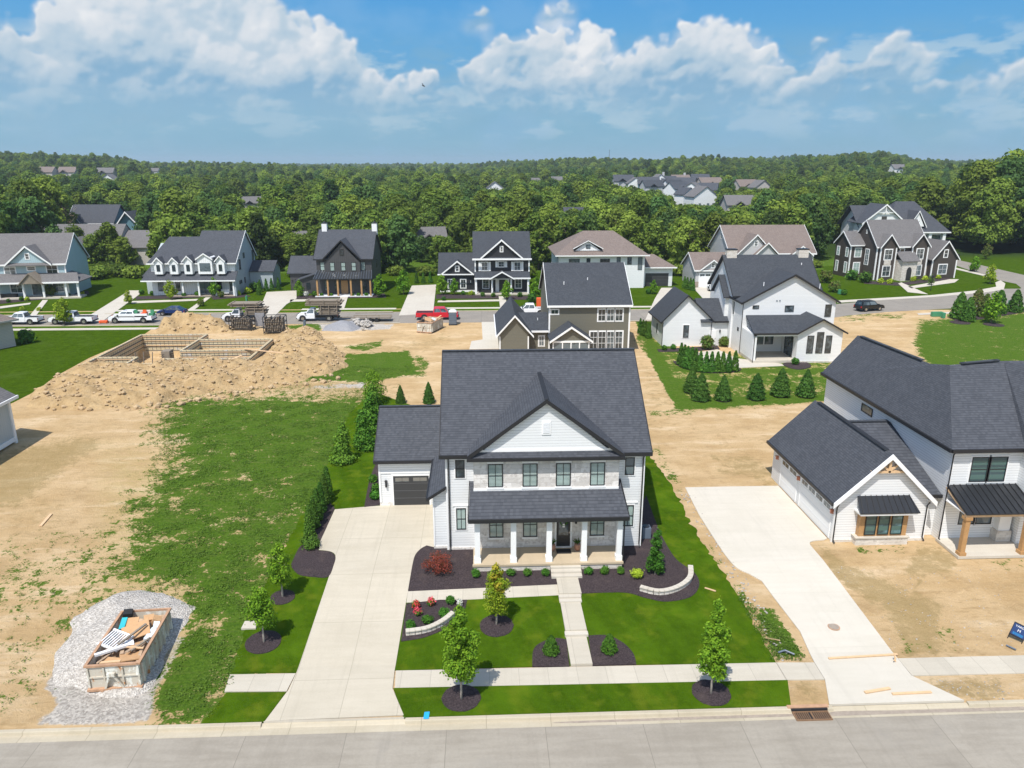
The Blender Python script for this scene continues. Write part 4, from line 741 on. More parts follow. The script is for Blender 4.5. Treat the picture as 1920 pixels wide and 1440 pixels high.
q = MB(); slab(q, [(24.68, 43.55, 2.52), (28.72, 43.55, 2.52), (28.4, 44.5, 3.35), (24.85, 44.5, 3.35)], .06); aw = part(h, 'window_awning', q, MAT['dark_metal_roof']); q = MB(); [q.beam((24.9 + .4 * i, 43.56, 2.56), (25.02 + .37 * i, 44.5, 3.39), .03, .05) for i in range(10)]; part(aw, 'seam', q, MAT['black_metal']); q = MB(); q.box(24.75, 28.6, 43.6, 44.5, 2.32, 2.45); part(aw, 'soffit', q, MAT['white_trim'])
q = MB(); q.box(24.85, 28.4, 43.95, 44.6, -.1, .5); part(h, 'bay_base', q, MAT['cream_stone']); q = MB(); q.box(24.78, 28.47, 43.88, 44.55, .5, .58); part(h, 'bay_sill', q, MAT['plain_concrete'])
q = MB(); q.box(25.05, 28.3, 44.1, 44.5, .58, 2.34); part(h, 'bay_frame', q, MAT['cedar'])
for u in (25.4, 26.29, 27.18): window(h, 44.1, u, u + .76, .7, 2.16, glass='green_glass', nz=1, fw=.05)
q = MB(); q.box(23.5, 29.8, 44.44, 44.56, -.3, .16); q.box(30.75, 35.4, 44.28, 44.38, -.3, .14); pieces(h, 'foundation', q, MAT['cream_stone'])
gdoor(h, 23.5, 45.1, 49.9, .05, 2.45, 'W', 'white_trim', 'vinyl', 4, 4, 'white_trim'); gdoor(h, 23.5, 50.7, 53.6, .05, 2.45, 'W', 'white_trim', 'vinyl', 4, 2, 'white_trim')
for y in (44.8, 50.3, 54.4): lantern(h, 'W', 23.5, y, 2.1, 'copper', .35)
window(h, 30.81, 54.7, 56.4, 5.3, 5.95, 'W', nz=1, glass='curtain_glass')
for u in (32.1, 33.36): window(h, 44.35, u, u + 1.16, 4.32, 6.08, glass='green_glass', trim='white_trim', tw=.1)
for u in (31.9, 33.1): window(h, 44.35, u, u + 1.1, 1.2, 2.75, trim='white_trim', tw=.08, nz=1)
for u in (37.0, 38.2): window(h, 43.4, u, u + 1.0, 4.4, 6.0, trim='white_trim', tw=.1)
pr = MB(); slab(pr, [(30.62, 41.85, 3.18), (42, 41.85, 3.18), (42, 44.34, 4.12), (30.72, 44.34, 4.12)], .07); ro = part(h, 'porch_roof', pr, MAT['dark_metal_roof']); q = MB(); [q.beam((30.66 + .42 * i, 41.86, 3.21), (30.74 + .42 * i, 44.34, 4.15), .03, .06) for i in range(27)]; part(ro, 'seam', q, MAT['black_metal'])
q = MB(); q.box(30.7, 42, 41.95, 42.15, 2.92, 3.1); q.beam((30.78, 42.05, 3.0), (30.78, 44.4, 3.9), .12); part(h, 'porch_beam', q, MAT['pine']); q = MB(); q.box(30.7, 42, 42.15, 44.3, 3.05, 3.11); part(h, 'porch_ceiling', q, MAT['white_trim'])
for x in (30.9, 34.95): q = MB(); q.box(x - .16, x + .16, 41.95, 42.27, .2, 2.94); c = part(h, 'timber_post', q, MAT['cedar'], bevel=.012); q = MB(); q.box(x - .22, x + .22, 41.88, 42.34, .2, .42); q.box(x - .22, x + .22, 41.88, 42.34, 2.72, 2.92); part(c, 'base_block', q, MAT['cedar'])
q = MB(); q.box(30.6, 42, 41.85, 44.36, .02, .2); part(h, 'porch_floor', q, MAT['plain_concrete']); q = MB(); q.box(30.68, 42, 41.92, 44.3, -.3, .03); part(h, 'porch_base', q, MAT['cream_stone'])
q = MB(); q.box(34.3, 35.3, 43.7, 44.36, .2, .95); part(h, 'stone_pier', q, MAT['cream_stone']); q = MB(); q.box(34.4, 35.2, 43.8, 44.36, .95, 3.05); part(h, 'pier_post', q, MAT['white_trim'])
for x, y0, z in ((23.5, 44.3, 2.9), (29.7, 44.4, 2.9), (30.72, 44.15, 6.6)): spout(h, [(x, y0 - .15, z), (x, y0 + .05, z - .3), (x, y0 + .05, .25), (x, y0 - .2, .1)])
q = MB(); q.box(23.42, 23.54, 44.44, 44.56, 0, 3.0); q.box(29.7, 29.82, 44.46, 44.58, 0, 3.0); q.box(30.75, 30.87, 44.29, 44.4, 0, 6.5); pieces(h, 'corner_board', q, MAT['white_trim'])

# ---------------------------------------------------------------- olive house behind
h = thing('house', 'dark olive sided house with white trim directly behind the nearest house', 'house', (12, 100, 0))
w = MB(); mass(w, 9.0, 19.65, 96.8, 111, -.3, (96.4, 111.4, 6.7, 11.4)); mass(w, 2.4, 6.1, 94.9, 108, -.3, (1.95, 6.75, 3.15, 5.8), 'y'); mass(w, 5.5, 9.0, 97.0, 104, -.3, (96.5, 104.5, 3.3, 5.1))
w.ext([(9.1, 93.2, 2.75), (13.95, 93.2, 2.75), (11.5, 93.2, 4.4)], (0, .3, 0)); part(h, 'wall', w, MAT['olive_siding'])
r = MB(); gable_roof(r, 8.7, 19.95, 96.4, 111.4, 6.7, 11.4); gable_roof(r, 1.95, 6.75, 94.5, 109, 3.15, 5.85, 'y'); gable_roof(r, 4.6, 8.98, 96.5, 104.5, 3.35, 5.1); gable_roof(r, 8.75, 14.25, 92.8, 96.85, 2.75, 4.65, 'y'); part(h, 'roof', r, MAT['black_shingle'])
f = MB(); rakes(f, 8.68, 19.97, 96.36, 111.4, 6.72, 11.43, h=.24); gable_trim(f, 1.9, 4.35, 6.8, 94.45, 3.13, 5.86, h=.26); f.band((1.9, 94.5, 3.17), (1.9, 109, 3.17), .2, .12); f.band((6.6, 96.45, 3.37), (8.98, 96.45, 3.37), .22, .12); gable_trim(f, 8.7, 11.5, 14.3, 92.75, 2.74, 4.67, h=.26)
for x in (9.0, 19.65): f.box(x - .1, x + .1, 96.72, 96.9, 0, 6.6)
for x in (2.4, 6.1): f.box(x - .08, x + .08, 94.82, 94.98, 0, 3.0)
f.box(9.1, 13.95, 93.1, 93.3, 2.5, 2.75); part(h, 'white_trim', f, MAT['white_trim'])
for x in (9.2, 10.4, 11.5, 12.6, 13.8): q = MB(); q.box(x - .07, x + .07, 93.1, 93.3, .2, 2.5); part(h, 'porch_post', q, MAT['white_trim'])
q = MB(); q.box(9.2, 13.8, 93.18, 93.22, .2, 2.5); part(h, 'porch_screen', q, MAT['dark_glass']); q = MB(); q.box(9.1, 13.95, 93.0, 96.8, -.1, .2); part(h, 'porch_floor', q, MAT['plain_concrete'])
window(h, 96.8, 9.2, 10.2, 5.52, 6.15, frame='white_trim', trim='white_trim', nz=1, nx=2)
for i in range(3): window(h, 96.8, 15.45 + i * 1.15, 16.45 + i * 1.15, 4.55, 6.15, frame='white_trim', trim='white_trim', tw=.12, nx=2)
for i in range(4): window(h, 96.8, 14.45 + i * 1.13, 15.45 + i * 1.13, .75, 3.15, frame='white_trim', trim='white_trim', tw=.12, nx=2, nz=3)
window(h, 97.0, 7.65, 8.35, 1.2, 2.55, frame='white_trim', trim='white_trim', tw=.12, nx=2)
for x, y, z in ((11.2, 100, 9.0), (14.5, 100.8, 9.4), (7.6, 98.8, 4.3)): q = MB(); q.cyl(x, y, z - .4, z + .35, .06, 8); part(h, 'vent_pipe', q, MAT['vinyl'])

# ---------------------------------------------------------------- white farmhouse with black trim
h = thing('house', 'white farmhouse with thin black roof edges, recessed back porch and row of small conifers', 'house', (38, 98, 0))
w = MB(); mass(w, 25.3, 32.0, 101.05, 108.2, -.3, (24.95, 32.5, 3.5, 7.2), 'y'); mass(w, 31.5, 35.2, 101.1, 107.5, -.3, (100.7, 108, 3.55, 6.2))
mass(w, 34.65, 47.1, 96.24, 104, -.3, (34.4, 47.45, 7.0, 10.6, 41.1), 'y'); mass(w, 34.4, 46.2, 100, 110, -.3, (98.6, 110.4, 7.4, 12.2)); mass(w, 33.9, 36, 101.5, 106.5, -.3, (101.0, 107, 6.9, 9.6))
mass(w, 40.3, 46.1, 91.35, 96.3, -.3, (40.1, 46.5, 3.95, 5.75, 43.2), 'y'); w.box(34.72, 34.9, 91.9, 96.3, .3, 3.6)
part(h, 'wall', w, MAT['white_siding'])
r = MB(); gable_roof(r, 24.95, 32.5, 100.7, 108.7, 3.5, 7.25, 'y', mid=28.5); gable_roof(r, 30.5, 34.7, 100.7, 108, 3.55, 6.2)
gable_roof(r, 34.3, 47.5, 95.85, 105, 7.0, 10.7, 'y', mid=41.1); gable_roof(r, 34.0, 46.5, 98.6, 110.4, 7.4, 12.3); gable_roof(r, 33.55, 38, 101.0, 107, 6.9, 9.6)
slab(r, [(34.55, 91.25, 3.9), (40.35, 91.25, 3.9), (42.8, 96.24, 5.3), (35.1, 96.24, 5.3)]); gable_roof(r, 40.05, 46.5, 90.95, 96.24, 3.95, 5.75, 'y', mid=43.2); part(h, 'roof', r, MAT['black_shingle'])
f = MB(); gable_trim(f, 24.9, 28.5, 32.5, 100.65, 3.5, 7.28, h=.22); f.band((24.9, 100.7, 3.52), (24.9, 108.7, 3.52), .2, .1); f.band((32.4, 100.65, 3.58), (34.6, 100.65, 3.58), .2, .1); gable_trim(f, 34.25, 41.1, 47.55, 95.8, 7.0, 10.74, h=.24, t=.08); f.band((34.25, 95.8, 7.02), (34.25, 101, 7.02), .2, .1)
rakes(f, 33.97, 46.53, 98.6, 110.4, 7.42, 12.33, eaves=(1, 1)); gable_trim(f, 40.0, 43.2, 46.55, 90.9, 3.95, 5.78, h=.2); f.band((34.5, 91.2, 3.92), (40.2, 91.2, 3.92), .2, .1); f.band((33.52, 101, 6.92), (33.52, 104, 9.62), .2, .06); f.band((33.52, 104, 9.62), (33.52, 107, 6.92), .2, .06); part(h, 'gutter', f, MAT['black_metal'])
for x, y, z in ((25.25, 101, 3.4), (32.1, 101, 3.4), (34.6, 96.15, 6.9), (34.7, 91.3, 3.8)): spout(h, [(x, y - .1, z), (x, y, z - .3), (x, y, .1)])
for x in (35.2, 45.4):
    q = MB(); q.box(x - .7, x + .7, 104, 105, 11, 13.0); c = part(h, 'chimney', q, MAT['cream_stone']); q = MB(); q.box(x - .75, x + .75, 103.95, 105.05, 13, 13.12); part(c, 'cap', q, MAT['black_metal'])
window(h, 101.05, 28.15, 28.95, 1.2, 3.0, trim='white_trim'); window(h, 25.3, 104, 104.6, 1.2, 2.6, 'W', trim='white_trim')
q = MB(); q.box(31.95, 32.85, 101.0, 101.06, .1, 2.2); d = part(h, 'side_door', q, MAT['white_trim']); q = MB(); q.box(32.72, 32.78, 100.95, 101, 1.0, 1.1); part(d, 'handle', q, MAT['black_metal'])
lantern(h, 'S', 101.1, 33.35, 2.1); window(h, 34.65, 99.5, 100.6, 4.8, 6.5, 'W', trim='white_trim'); window(h, 34.65, 97.2, 97.7, 2.9, 3.4, 'W', nz=1); window(h, 34.65, 100.4, 100.9, 3.2, 3.7, 'W', nz=1)
window(h, 96.24, 35.9, 36.75, 6.15, 6.6, nz=1, glass='dark_glass'); window(h, 96.24, 40.25, 41.45, 5.72, 6.55, nz=1); window(h, 96.24, 45.7, 46.55, 5.0, 6.65)
for u0, u1, z1 in ((41.55, 42.4, 3.55), (42.75, 43.65, 4.0), (43.95, 44.75, 3.55)): window(h, 91.35, u0, u1, 1.25, z1, nz=1)
for u in (36.6, 37.95): window(h, 96.24, u, u + 1.15, 1.3, 3.2, trim='white_trim', nz=1)
window(h, 40.3, 92.6, 95.2, .4, 3.1, 'W', nx=2, nz=1)
q = MB(); q.box(34.7, 35.02, 91.35, 91.67, .3, 3.7); part(h, 'porch_post', q, MAT['white_trim']); q = MB(); q.box(34.7, 40.3, 91.35, 91.6, 3.5, 3.75); q.box(34.75, 40.3, 91.6, 96.2, 3.62, 3.7); part(h, 'porch_beam', q, MAT['white_trim'])
q = MB(); q.box(34.7, 40.3, 91.3, 96.2, -.1, .32); part(h, 'porch_floor', q, MAT['plain_concrete']); q = MB(); q.box(40.25, 46.15, 91.29, 91.4, -.3, .2); pieces(h, 'foundation', q, MAT['cream_stone'])
for x, y, z in ((37.8, 98, 9.1), (44.8, 103, 11), (46.2, 99.6, 8.6)): q = MB(); q.cyl(x, y, z - .5, z + .3, .06, 8); part(h, 'vent_pipe', q, MAT['vinyl'])
for u in (39.0, 39.4): q = MB(); q.box(u, u + .14, 96.15, 96.24, 7.15, 7.3); part(h, 'wall_vent', q, MAT['grey_plastic'])

# ---------------------------------------------------------------- far row
def posts(root, xs, y, z0, z1, mat='white_trim', w=.28):
    for x in xs: q = MB(); q.box(x - w / 2, x + w / 2, y, y + w, z0, z1); part(root, 'column', q, MAT[mat])
# blue craftsman at the left edge
h = thing('house', 'pale blue craftsman house with grey roof and timber porch gable at the left edge', 'house', (-80, 147, 0), R(7))
w = MB(); mass(w, -96, -79.6, 147.1, 158.5, -.3, (146.7, 158.9, 6.3, 11.6)); w.ext([(-89.0, 146.4, 6.6), (-82.2, 146.4, 6.6), (-85.6, 146.4, 9.4)], (0, .4, 0)); part(h, 'wall', w, MAT['blue_siding'])
r = MB(); gable_roof(r, -96.4, -79.2, 146.7, 158.9, 6.3, 11.6); slab(r, [(-89.6, 146, 6.35), (-85.6, 146, 9.75), (-85.6, 150.7, 9.75), (-89.6, 146.8, 6.35)]); slab(r, [(-81.6, 146, 6.35), (-85.6, 146, 9.75), (-85.6, 150.7, 9.75), (-81.6, 146.8, 6.35)]); slab(r, [(-89.5, 145.95, 6.2), (-81.7, 145.95, 6.2), (-81.7, 146.4, 6.6), (-89.5, 146.4, 6.6)])
slab(r, [(-97, 144.0, 3.2), (-76.4, 144.0, 3.2), (-77.6, 147.1, 4.55), (-96, 147.1, 4.55)]); slab(r, [(-76.4, 144, 3.2), (-76.4, 151, 3.2), (-79.6, 150, 4.55), (-79.6, 147.1, 4.55)]); part(h, 'roof', r, MAT['grey_shingle'])
r = MB(); slab(r, [(-86.8, 143.3, 2.95), (-84.7, 143.3, 5.05), (-84.7, 146.5, 5.05), (-86.8, 146, 2.95)], .2); slab(r, [(-82.6, 143.3, 2.95), (-84.7, 143.3, 5.05), (-84.7, 146.5, 5.05), (-82.6, 146, 2.95)], .2); r.ext([(-86.5, 143.5, 3.0), (-82.9, 143.5, 3.0), (-84.7, 143.5, 4.8)], (0, .2, 0)); part(h, 'porch_gable', r, MAT['old_wood'])
f = MB(); rakes(f, -96.4, -79.17, 146.65, 158.9, 6.3, 11.62, h=.26); gable_trim(f, -89.7, -85.6, -81.5, 145.95, 6.3, 9.8, h=.32); f.band((-97, 143.95, 3.22), (-76.4, 143.95, 3.22), .28, .12); f.box(-79.72, -79.5, 147.0, 147.2, 0, 6.3); f.box(-96, -79.6, 147.0, 147.1, 5.95, 6.2); part(h, 'white_trim', f, MAT['white_trim'])
for u0, u1, z0_, z1_, nx in ((-90.3, -88.4, 4.4, 5.75, 4), (-82.9, -81.0, 4.4, 5.95, 4), (-86.3, -84.9, 5.1, 5.8, 2), (-89.8, -87.6, .9, 2.7, 4), (-82.3, -80.4, .9, 2.8, 4)): window(h, 147.1, u0, u1, z0_, z1_, frame='white_trim', trim='white_trim', nx=nx // 2, tw=.14)
window(h, 146.4, -85.95, -85.3, 7.3, 8.3, frame='white_trim', trim='white_trim', tw=.12); q = MB(); q.box(-86.1, -83.8, 147.0, 147.12, .3, 2.8); d = part(h, 'front_door', q, MAT['white_trim']); q = MB(); q.box(-86, -83.9, 146.95, 147.02, .4, 2.6); part(d, 'pane', q, MAT['dark_glass'])
posts(h, (-94.5, -90.8, -86.4, -83, -79, -76.9), 144.3, .3, 3.0, w=.34); q = MB(); q.box(-97, -76.5, 144.1, 147, -.3, .3); part(h, 'porch_floor', q, MAT['plain_concrete']); q = MB(); q.box(-91.5, -88.3, 145.3, 146.2, .3, .9); part(h, 'porch_bench', q, MAT['black_metal'])
# white house with five dormers
h = thing('house', 'white house with five white dormers on a slate grey roof', 'house', (-55, 146, 0))
w = MB(); w.ext([(-55.6, 147.3, -.3), (-55.6, 160, -.3), (-55.6, 160, 6.5), (-55.6, 154.3, 11.6), (-55.6, 147.3, 6.85)], (8.3, 0, 0)); w.ext([(-63.3, 147.3, -.3), (-63.3, 160, -.3), (-63.3, 160, 6.2), (-63.3, 152.8, 9.5), (-63.3, 147.3, 6.2)], (7.65, 0, 0)); mass(w, -47.2, -42.6, 155, 161, -.3, (154.6, 161.4, 3.6, 5.4)); w.box(-65.5, -63, 149, 156, -.3, 3.6)
w.ext([(-47.4, 145.4, -.2), (-47.4, 147.4, -.2), (-47.4, 147.4, 4.3), (-47.4, 145.4, 3.2)], (.25, 0, 0)); part(h, 'wall', w, MAT['pale_siding'])
w = MB(); w.box(-63.7, -47.3, 147.2, 147.32, -.3, 3.3); w.box(-63.4, -47.5, 146.9, 147.4, 4.6, 6.3); part(h, 'front_wall', w, MAT['white_batten'])
r = MB(); slab(r, [(-64.8, 144.9, 3.15), (-47.0, 144.9, 3.15), (-47.0, 147.0, 4.75), (-64.1, 147.0, 4.75)]); slab(r, [(-63.9, 146.3, 6.25), (-55.6, 146.3, 6.25), (-55.6, 152.8, 10.75), (-61.5, 152.8, 10.75)]); slab(r, [(-55.6, 146.3, 6.25), (-47.0, 146.3, 6.25), (-47.0, 154.3, 11.8), (-55.6, 154.3, 11.8)]); slab(r, [(-55.6, 154.3, 11.8), (-47, 154.3, 11.8), (-47, 160.4, 6.2), (-55.6, 160.4, 6.2)]); slab(r, [(-61.5, 152.8, 10.75), (-55.6, 152.8, 10.75), (-55.6, 160, 6.2), (-63.9, 160, 6.2)]); slab(r, [(-66, 148.6, 3.6), (-63.5, 148.6, 3.6), (-61.8, 153, 9.0), (-64.5, 156, 3.6)])
gable_roof(r, -47.2, -42.2, 154.6, 161.4, 3.6, 5.4); part(h, 'roof', r, MAT['dark_shingle'])
for x0, x1, za in ((-62.2, -60.7, 7.5), (-59.3, -57.8, 7.5), (-56.6, -55.1, 7.8), (-54.0, -51.3, 8.25), (-50.5, -49.0, 7.8)):
    xm = (x0 + x1) / 2; q = MB(); q.ext([(x0, 145.6, 4.3), (x1, 145.6, 4.3), (x1, 145.6, za - .85), (xm, 145.6, za - .12), (x0, 145.6, za - .85)], (0, 2.5, 0)); dm = part(h, 'dormer', q, MAT['white_batten'])
    q = MB(); slab(q, [(x0 - .25, 145.4, za - 1.05), (xm, 145.4, za), (xm, 149, za), (x0 - .25, 148, za - 1.05)], .1); slab(q, [(x1 + .25, 145.4, za - 1.05), (xm, 145.4, za), (xm, 149, za), (x1 + .25, 148, za - 1.05)], .1); part(dm, 'dormer_roof', q, MAT['dark_shingle'])
    q = MB(); gable_trim(q, x0 - .28, xm, x1 + .28, 145.35, za - 1.07, za + .02, h=.24); part(dm, 'bargeboard', q, MAT['white_trim']); q = MB(); q.box(x0 + .42 if za < 8 else x0 + .35, x1 - .42 if za < 8 else x1 - .35, 145.54, 145.6, 4.85, 6.1 if za < 7.9 else 6.4); part(dm, 'pane', q, MAT['dark_glass'])
for u0, u1 in ((-62.6, -61.5), (-59.2, -58.4), (-54.8, -52.6), (-48.9, -47.9)): window(h, 147.2, u0, u1, .8 if u0 != -54.8 else .3, 2.8, nx=2)
q = MB(); q.box(-51.6, -50.4, 147.1, 147.2, .2, 2.7); part(h, 'front_door', q, MAT['red_lens'] if 0 else MAT['black_metal'])
for y, z0_, z1_ in ((149, 4.6, 6.6), (152, 6.5, 7.6), (158, 5.4, 7.4), (157.5, 1.6, 3.8)): window(h, -47.3, y, y + 1.0, z0_, z1_, 'E')
window(h, -47.3, 148.2, 149.8, 1.9, 2.6, 'E', nz=1); window(h, -47.3, 151.5, 152.1, 1.6, 2.8, 'E', nz=1)
f = MB(); f.band((-64.8, 144.85, 3.18), (-47, 144.85, 3.18), .2, .1); f.band((-63.9, 146.25, 6.28), (-47, 146.25, 6.28), .2, .1); f.band((-46.97, 146.3, 6.27), (-46.97, 154.3, 11.82), .3, .06); f.band((-46.97, 154.3, 11.82), (-46.97, 160.4, 6.22), .3, .06); part(h, 'gutter', f, MAT['white_trim'])
posts(h, (-57.2, -54.2, -51, -47.6), 145.3, .15, 3.0, w=.3); q = MB(); q.box(-60, -47.4, 145.1, 147.2, -.2, .16); part(h, 'porch_floor', q, MAT['brick_base']); q = MB(); q.box(-50.4, -48.8, 145.9, 146.5, .5, .62); q.box(-50.4, -48.8, 146.45, 146.55, .6, 1.2); part(h, 'porch_swing', q, MAT['white_trim'])
# charcoal farmhouse
h = thing('house', 'charcoal farmhouse with two white chimneys, metal porch roof and cedar posts', 'house', (-28, 146, 0))
w = MB(); mass(w, -31.7, -21.1, 146.4, 160, -.3, (146, 160.4, 6.95, 12.0)); w.ext([(-30.0, 145.7, 6.4), (-23.3, 145.7, 6.4), (-26.6, 145.7, 10.1)], (0, 4, 0)); w.box(-30.1, -23.2, 145.72, 146.5, 4.0, 6.5); mass(w, -38.4, -31.8, 152.3, 160, -.3, (151.9, 160.4, 3.5, 6.5)); w.ext([(-36.0, 148, -.3), (-31.8, 148, -.3), (-31.8, 148, 3.9), (-36.0, 148, 2.6)], (0, 4.5, 0)); part(h, 'wall', w, MAT['charcoal_siding'])
r = MB(); gable_roof(r, -32.15, -20.75, 146, 160.4, 6.95, 12.0); slab(r, [(-30.4, 145.3, 6.95), (-26.6, 145.3, 10.65), (-26.6, 151.4, 10.65), (-30.4, 146, 6.95)]); slab(r, [(-22.9, 145.3, 6.95), (-26.6, 145.3, 10.65), (-26.6, 151.4, 10.65), (-22.9, 146, 6.95)]); gable_roof(r, -38.9, -32, 151.9, 160.4, 3.5, 6.5); slab(r, [(-36.4, 147.6, 2.6), (-31.75, 147.6, 4.15), (-31.75, 152.6, 4.15), (-36.4, 152.6, 2.6)]); part(h, 'roof', r, MAT['dark_shingle'])
q = MB(); slab(q, [(-32.0, 143.6, 3.5), (-20.8, 143.6, 3.5), (-21.1, 146.4, 4.75), (-31.6, 146.4, 4.75)], .08); pr = part(h, 'porch_roof', q, MAT['dark_metal_roof']); q = MB(); [q.beam((-31.9 + .5 * i, 143.6, 3.53), (-31.6 + .475 * i, 146.4, 4.78), .05, .07) for i in range(23)]; part(pr, 'seam', q, MAT['grey_plastic'])
f = MB(); gable_trim(f, -30.45, -26.6, -22.85, 145.25, 6.95, 10.68, h=.25); rakes(f, -32.17, -20.73, 145.96, 160.4, 6.97, 12.02); part(h, 'gutter', f, MAT['black_metal'])
for x in (-31.0, -21.1): q = MB(); q.box(x - .5, x + .5, 152.7, 153.7, 11, 13.2); c = part(h, 'chimney', q, MAT['vinyl']); q = MB(); q.box(x - .55, x + .55, 152.65, 153.75, 13.2, 13.28); q.cyl(x, 153.2, 13.28, 13.6, .3, 8, .12); part(c, 'cap', q, MAT['black_metal'])
for u0 in (-31.0, -29.0, -26.9, -24.9, -23.2): window(h, 145.72 if -30 < u0 < -23.9 else 146.4, u0, u0 + .9, 4.75, 6.4, glass='blind_glass', fw=.09)
window(h, 145.7, -27.0, -26.2, 7.7, 8.9, fw=.08); 
for u0 in (-30.4, -28.5, -23.2): window(h, 146.4, u0, u0 + 1.0, .8, 2.8)
q = MB(); q.box(-27.2, -25.9, 146.3, 146.41, .2, 2.8); part(h, 'front_door', q, MAT['cedar']); posts(h, (-31.3, -29.3, -27.4, -24.9, -22.9, -21.2), 143.8, .2, 3.3, 'cedar', .3); q = MB(); q.box(-31.8, -20.9, 143.7, 146.4, -.2, .2); part(h, 'porch_floor', q, MAT['vinyl'])
gdoor(h, 152.3, -37.5, -36.1, 0, 2.2, mat='black_metal'); lantern(h, 'S', 152.3, -38.0, 1.9); window(h, 148, -34.3, -33.5, .9, 2.2); window(h, -21.1, 153, 154, 4.4, 6.2, 'E')
# black house with white trim
h = thing('house', 'black house with bright white trim and white shutters', 'house', (2, 147, 0))
w = MB(); mass(w, -1.05, 9.55, 146.95, 158, -.3, (146.5, 158.4, 6.8, 11.6)); mass(w, -8.1, -1.2, 148.9, 158, -.3, (148.5, 158.4, 3.65, 7.3)); w.ext([(-7.6, 148.3, 3.6), (-1.5, 148.3, 3.6), (-4.6, 148.3, 6.0)], (0, 3, 0)); w.ext([(.2, 146.3, 7.1), (8, 146.3, 7.1), (4.1, 146.3, 10.4)], (0, 3, 0)); w.ext([(2.1, 144.2, 3.3), (6.2, 144.2, 3.3), (4.15, 144.2, 4.4)], (0, .3, 0)); part(h, 'wall', w, MAT['black_siding'])
r = MB(); gable_roof(r, -1.55, 9.9, 146.5, 158.4, 6.8, 11.6); gable_roof(r, -8.5, -1.1, 148.5, 158.4, 3.65, 7.3); 
for a, b, y, z0_, z1_, yb0, yb1 in ((-.1, 8.3, 145.9, 6.95, 10.55, 147, 151.2), (-7.8, -1.4, 147.9, 3.7, 6.25, 148.6, 152.2), (1.8, 6.45, 143.9, 3.35, 4.65, 145, 146.5)):
    m_ = (a + b) / 2; slab(r, [(a, y, z0_), (m_, y, z1_), (m_, yb1, z1_), (a, yb0, z0_)]); slab(r, [(b, y, z0_), (m_, y, z1_), (m_, yb1, z1_), (b, yb0, z0_)])
slab(r, [(-.1, 145.9, 6.9), (8.3, 145.9, 6.9), (8.3, 146.35, 7.2), (-.1, 146.35, 7.2)]); slab(r, [(-1.2, 144.5, 3.35), (9.6, 144.5, 3.35), (9.6, 146.95, 4.3), (-1.2, 146.95, 4.3)]); part(h, 'roof', r, MAT['black_shingle'])
f = MB(); gable_trim(f, -.15, 4.1, 8.35, 145.85, 6.95, 10.6, h=.34); gable_trim(f, -7.85, -4.6, -1.35, 147.85, 3.7, 6.3, h=.3); gable_trim(f, 1.75, 4.12, 6.5, 143.85, 3.35, 4.7, h=.26); f.band((-1.6, 145.9, 6.93), (9.95, 145.9, 6.93), .3, .2); f.band((-8.5, 147.85, 3.7), (-1.3, 147.85, 3.7), .2, .1); f.band((-1.25, 144.45, 3.38), (9.65, 144.45, 3.38), .26, .12)
for x in (-1.05, 9.5): f.box(x - .12, x + .12, 146.85, 147.05, 0, 6.7)
f.box(-8.15, -1.2, 148.8, 148.92, -.1, .35); part(h, 'white_trim', f, MAT['white_trim'])
for u0, u1, z0_, z1_ in ((.2, 1.4, 4.5, 6.1), (3.5, 4.6, 5.2, 6.2), (6.6, 7.8, 4.5, 6.1)):
    window(h, 146.95, u0, u1, z0_, z1_, frame='white_trim', trim='white_trim', nx=2, tw=.12)
    for s in (u0 - .6, u1 + .16): q = MB(); q.box(s, s + .44, 146.86, 146.94, z0_ - .1, z1_ + .1); part(h, 'shutter', q, MAT['white_trim'])
window(h, 146.3, 3.85, 4.35, 8.2, 9.2, frame='white_trim', trim='white_trim', glass='curtain_glass'); window(h, 148.3, -4.95, -4.3, 4.2, 5.2, frame='white_trim', trim='white_trim', tw=.12)
for u0 in (-6.5, -4.0): window(h, 148.9, u0, u0 + 1.0, .8, 2.5, frame='white_trim', trim='white_trim', tw=.14, nx=2)
for u0 in (0.4, 6.8): window(h, 146.95, u0, u0 + 1.2, 1.0, 2.8, frame='white_trim', trim='white_trim', tw=.12, nx=2)
q = MB(); q.box(2.9, 5.6, 146.85, 146.95, .3, 3.0); d = part(h, 'front_door', q, MAT['white_trim']); q = MB(); q.box(3.6, 4.9, 146.78, 146.86, .35, 2.7); part(d, 'door_leaf', q, MAT['black_metal']); posts(h, (-.9, 2.2, 5.9, 9.2), 144.7, .3, 3.2, w=.32); q = MB(); q.box(-1.1, 9.5, 144.6, 146.95, -.2, .3); part(h, 'porch_floor', q, MAT['plain_concrete'])
q = MB(); q.box(0, 2.4, 145.5, 146.2, .3, .95); part(h, 'porch_bench', q, MAT['black_metal']); lantern(h, 'S', 148.9, -2.0, 2.0, 'white_trim')
# low hip-roofed house
h = thing('house', 'white house under a broad brown hipped roof with one small gable', 'house', (24, 153, 0))
w = MB(); w.box(15.9, 33.6, 152.5, 168, -.3, 6.6); w.box(33.4, 40, 154.5, 163, -.3, 3.9); part(h, 'wall', w, MAT['white_siding'])
r = MB(); zr = 11.0; a, b, c_, d_ = (15.1, 151.6, 6.75), (34.4, 151.6, 6.75), (34.4, 168.8, 6.75), (15.1, 168.8, 6.75); e_, f_ = (21.8, 160.2, zr), (28.2, 160.2, zr)
slab(r, [a, b, f_, e_]); slab(r, [b, c_, f_]); slab(r, [c_, d_, e_, f_]); slab(r, [d_, a, e_]); slab(r, [(33, 153.7, 4.0), (40.7, 153.7, 4.0), (36.8, 158.5, 6.2), (33, 158.5, 6.2)]); slab(r, [(40.7, 153.7, 4.0), (40.7, 163.5, 4.0), (36.8, 158.5, 6.2)])
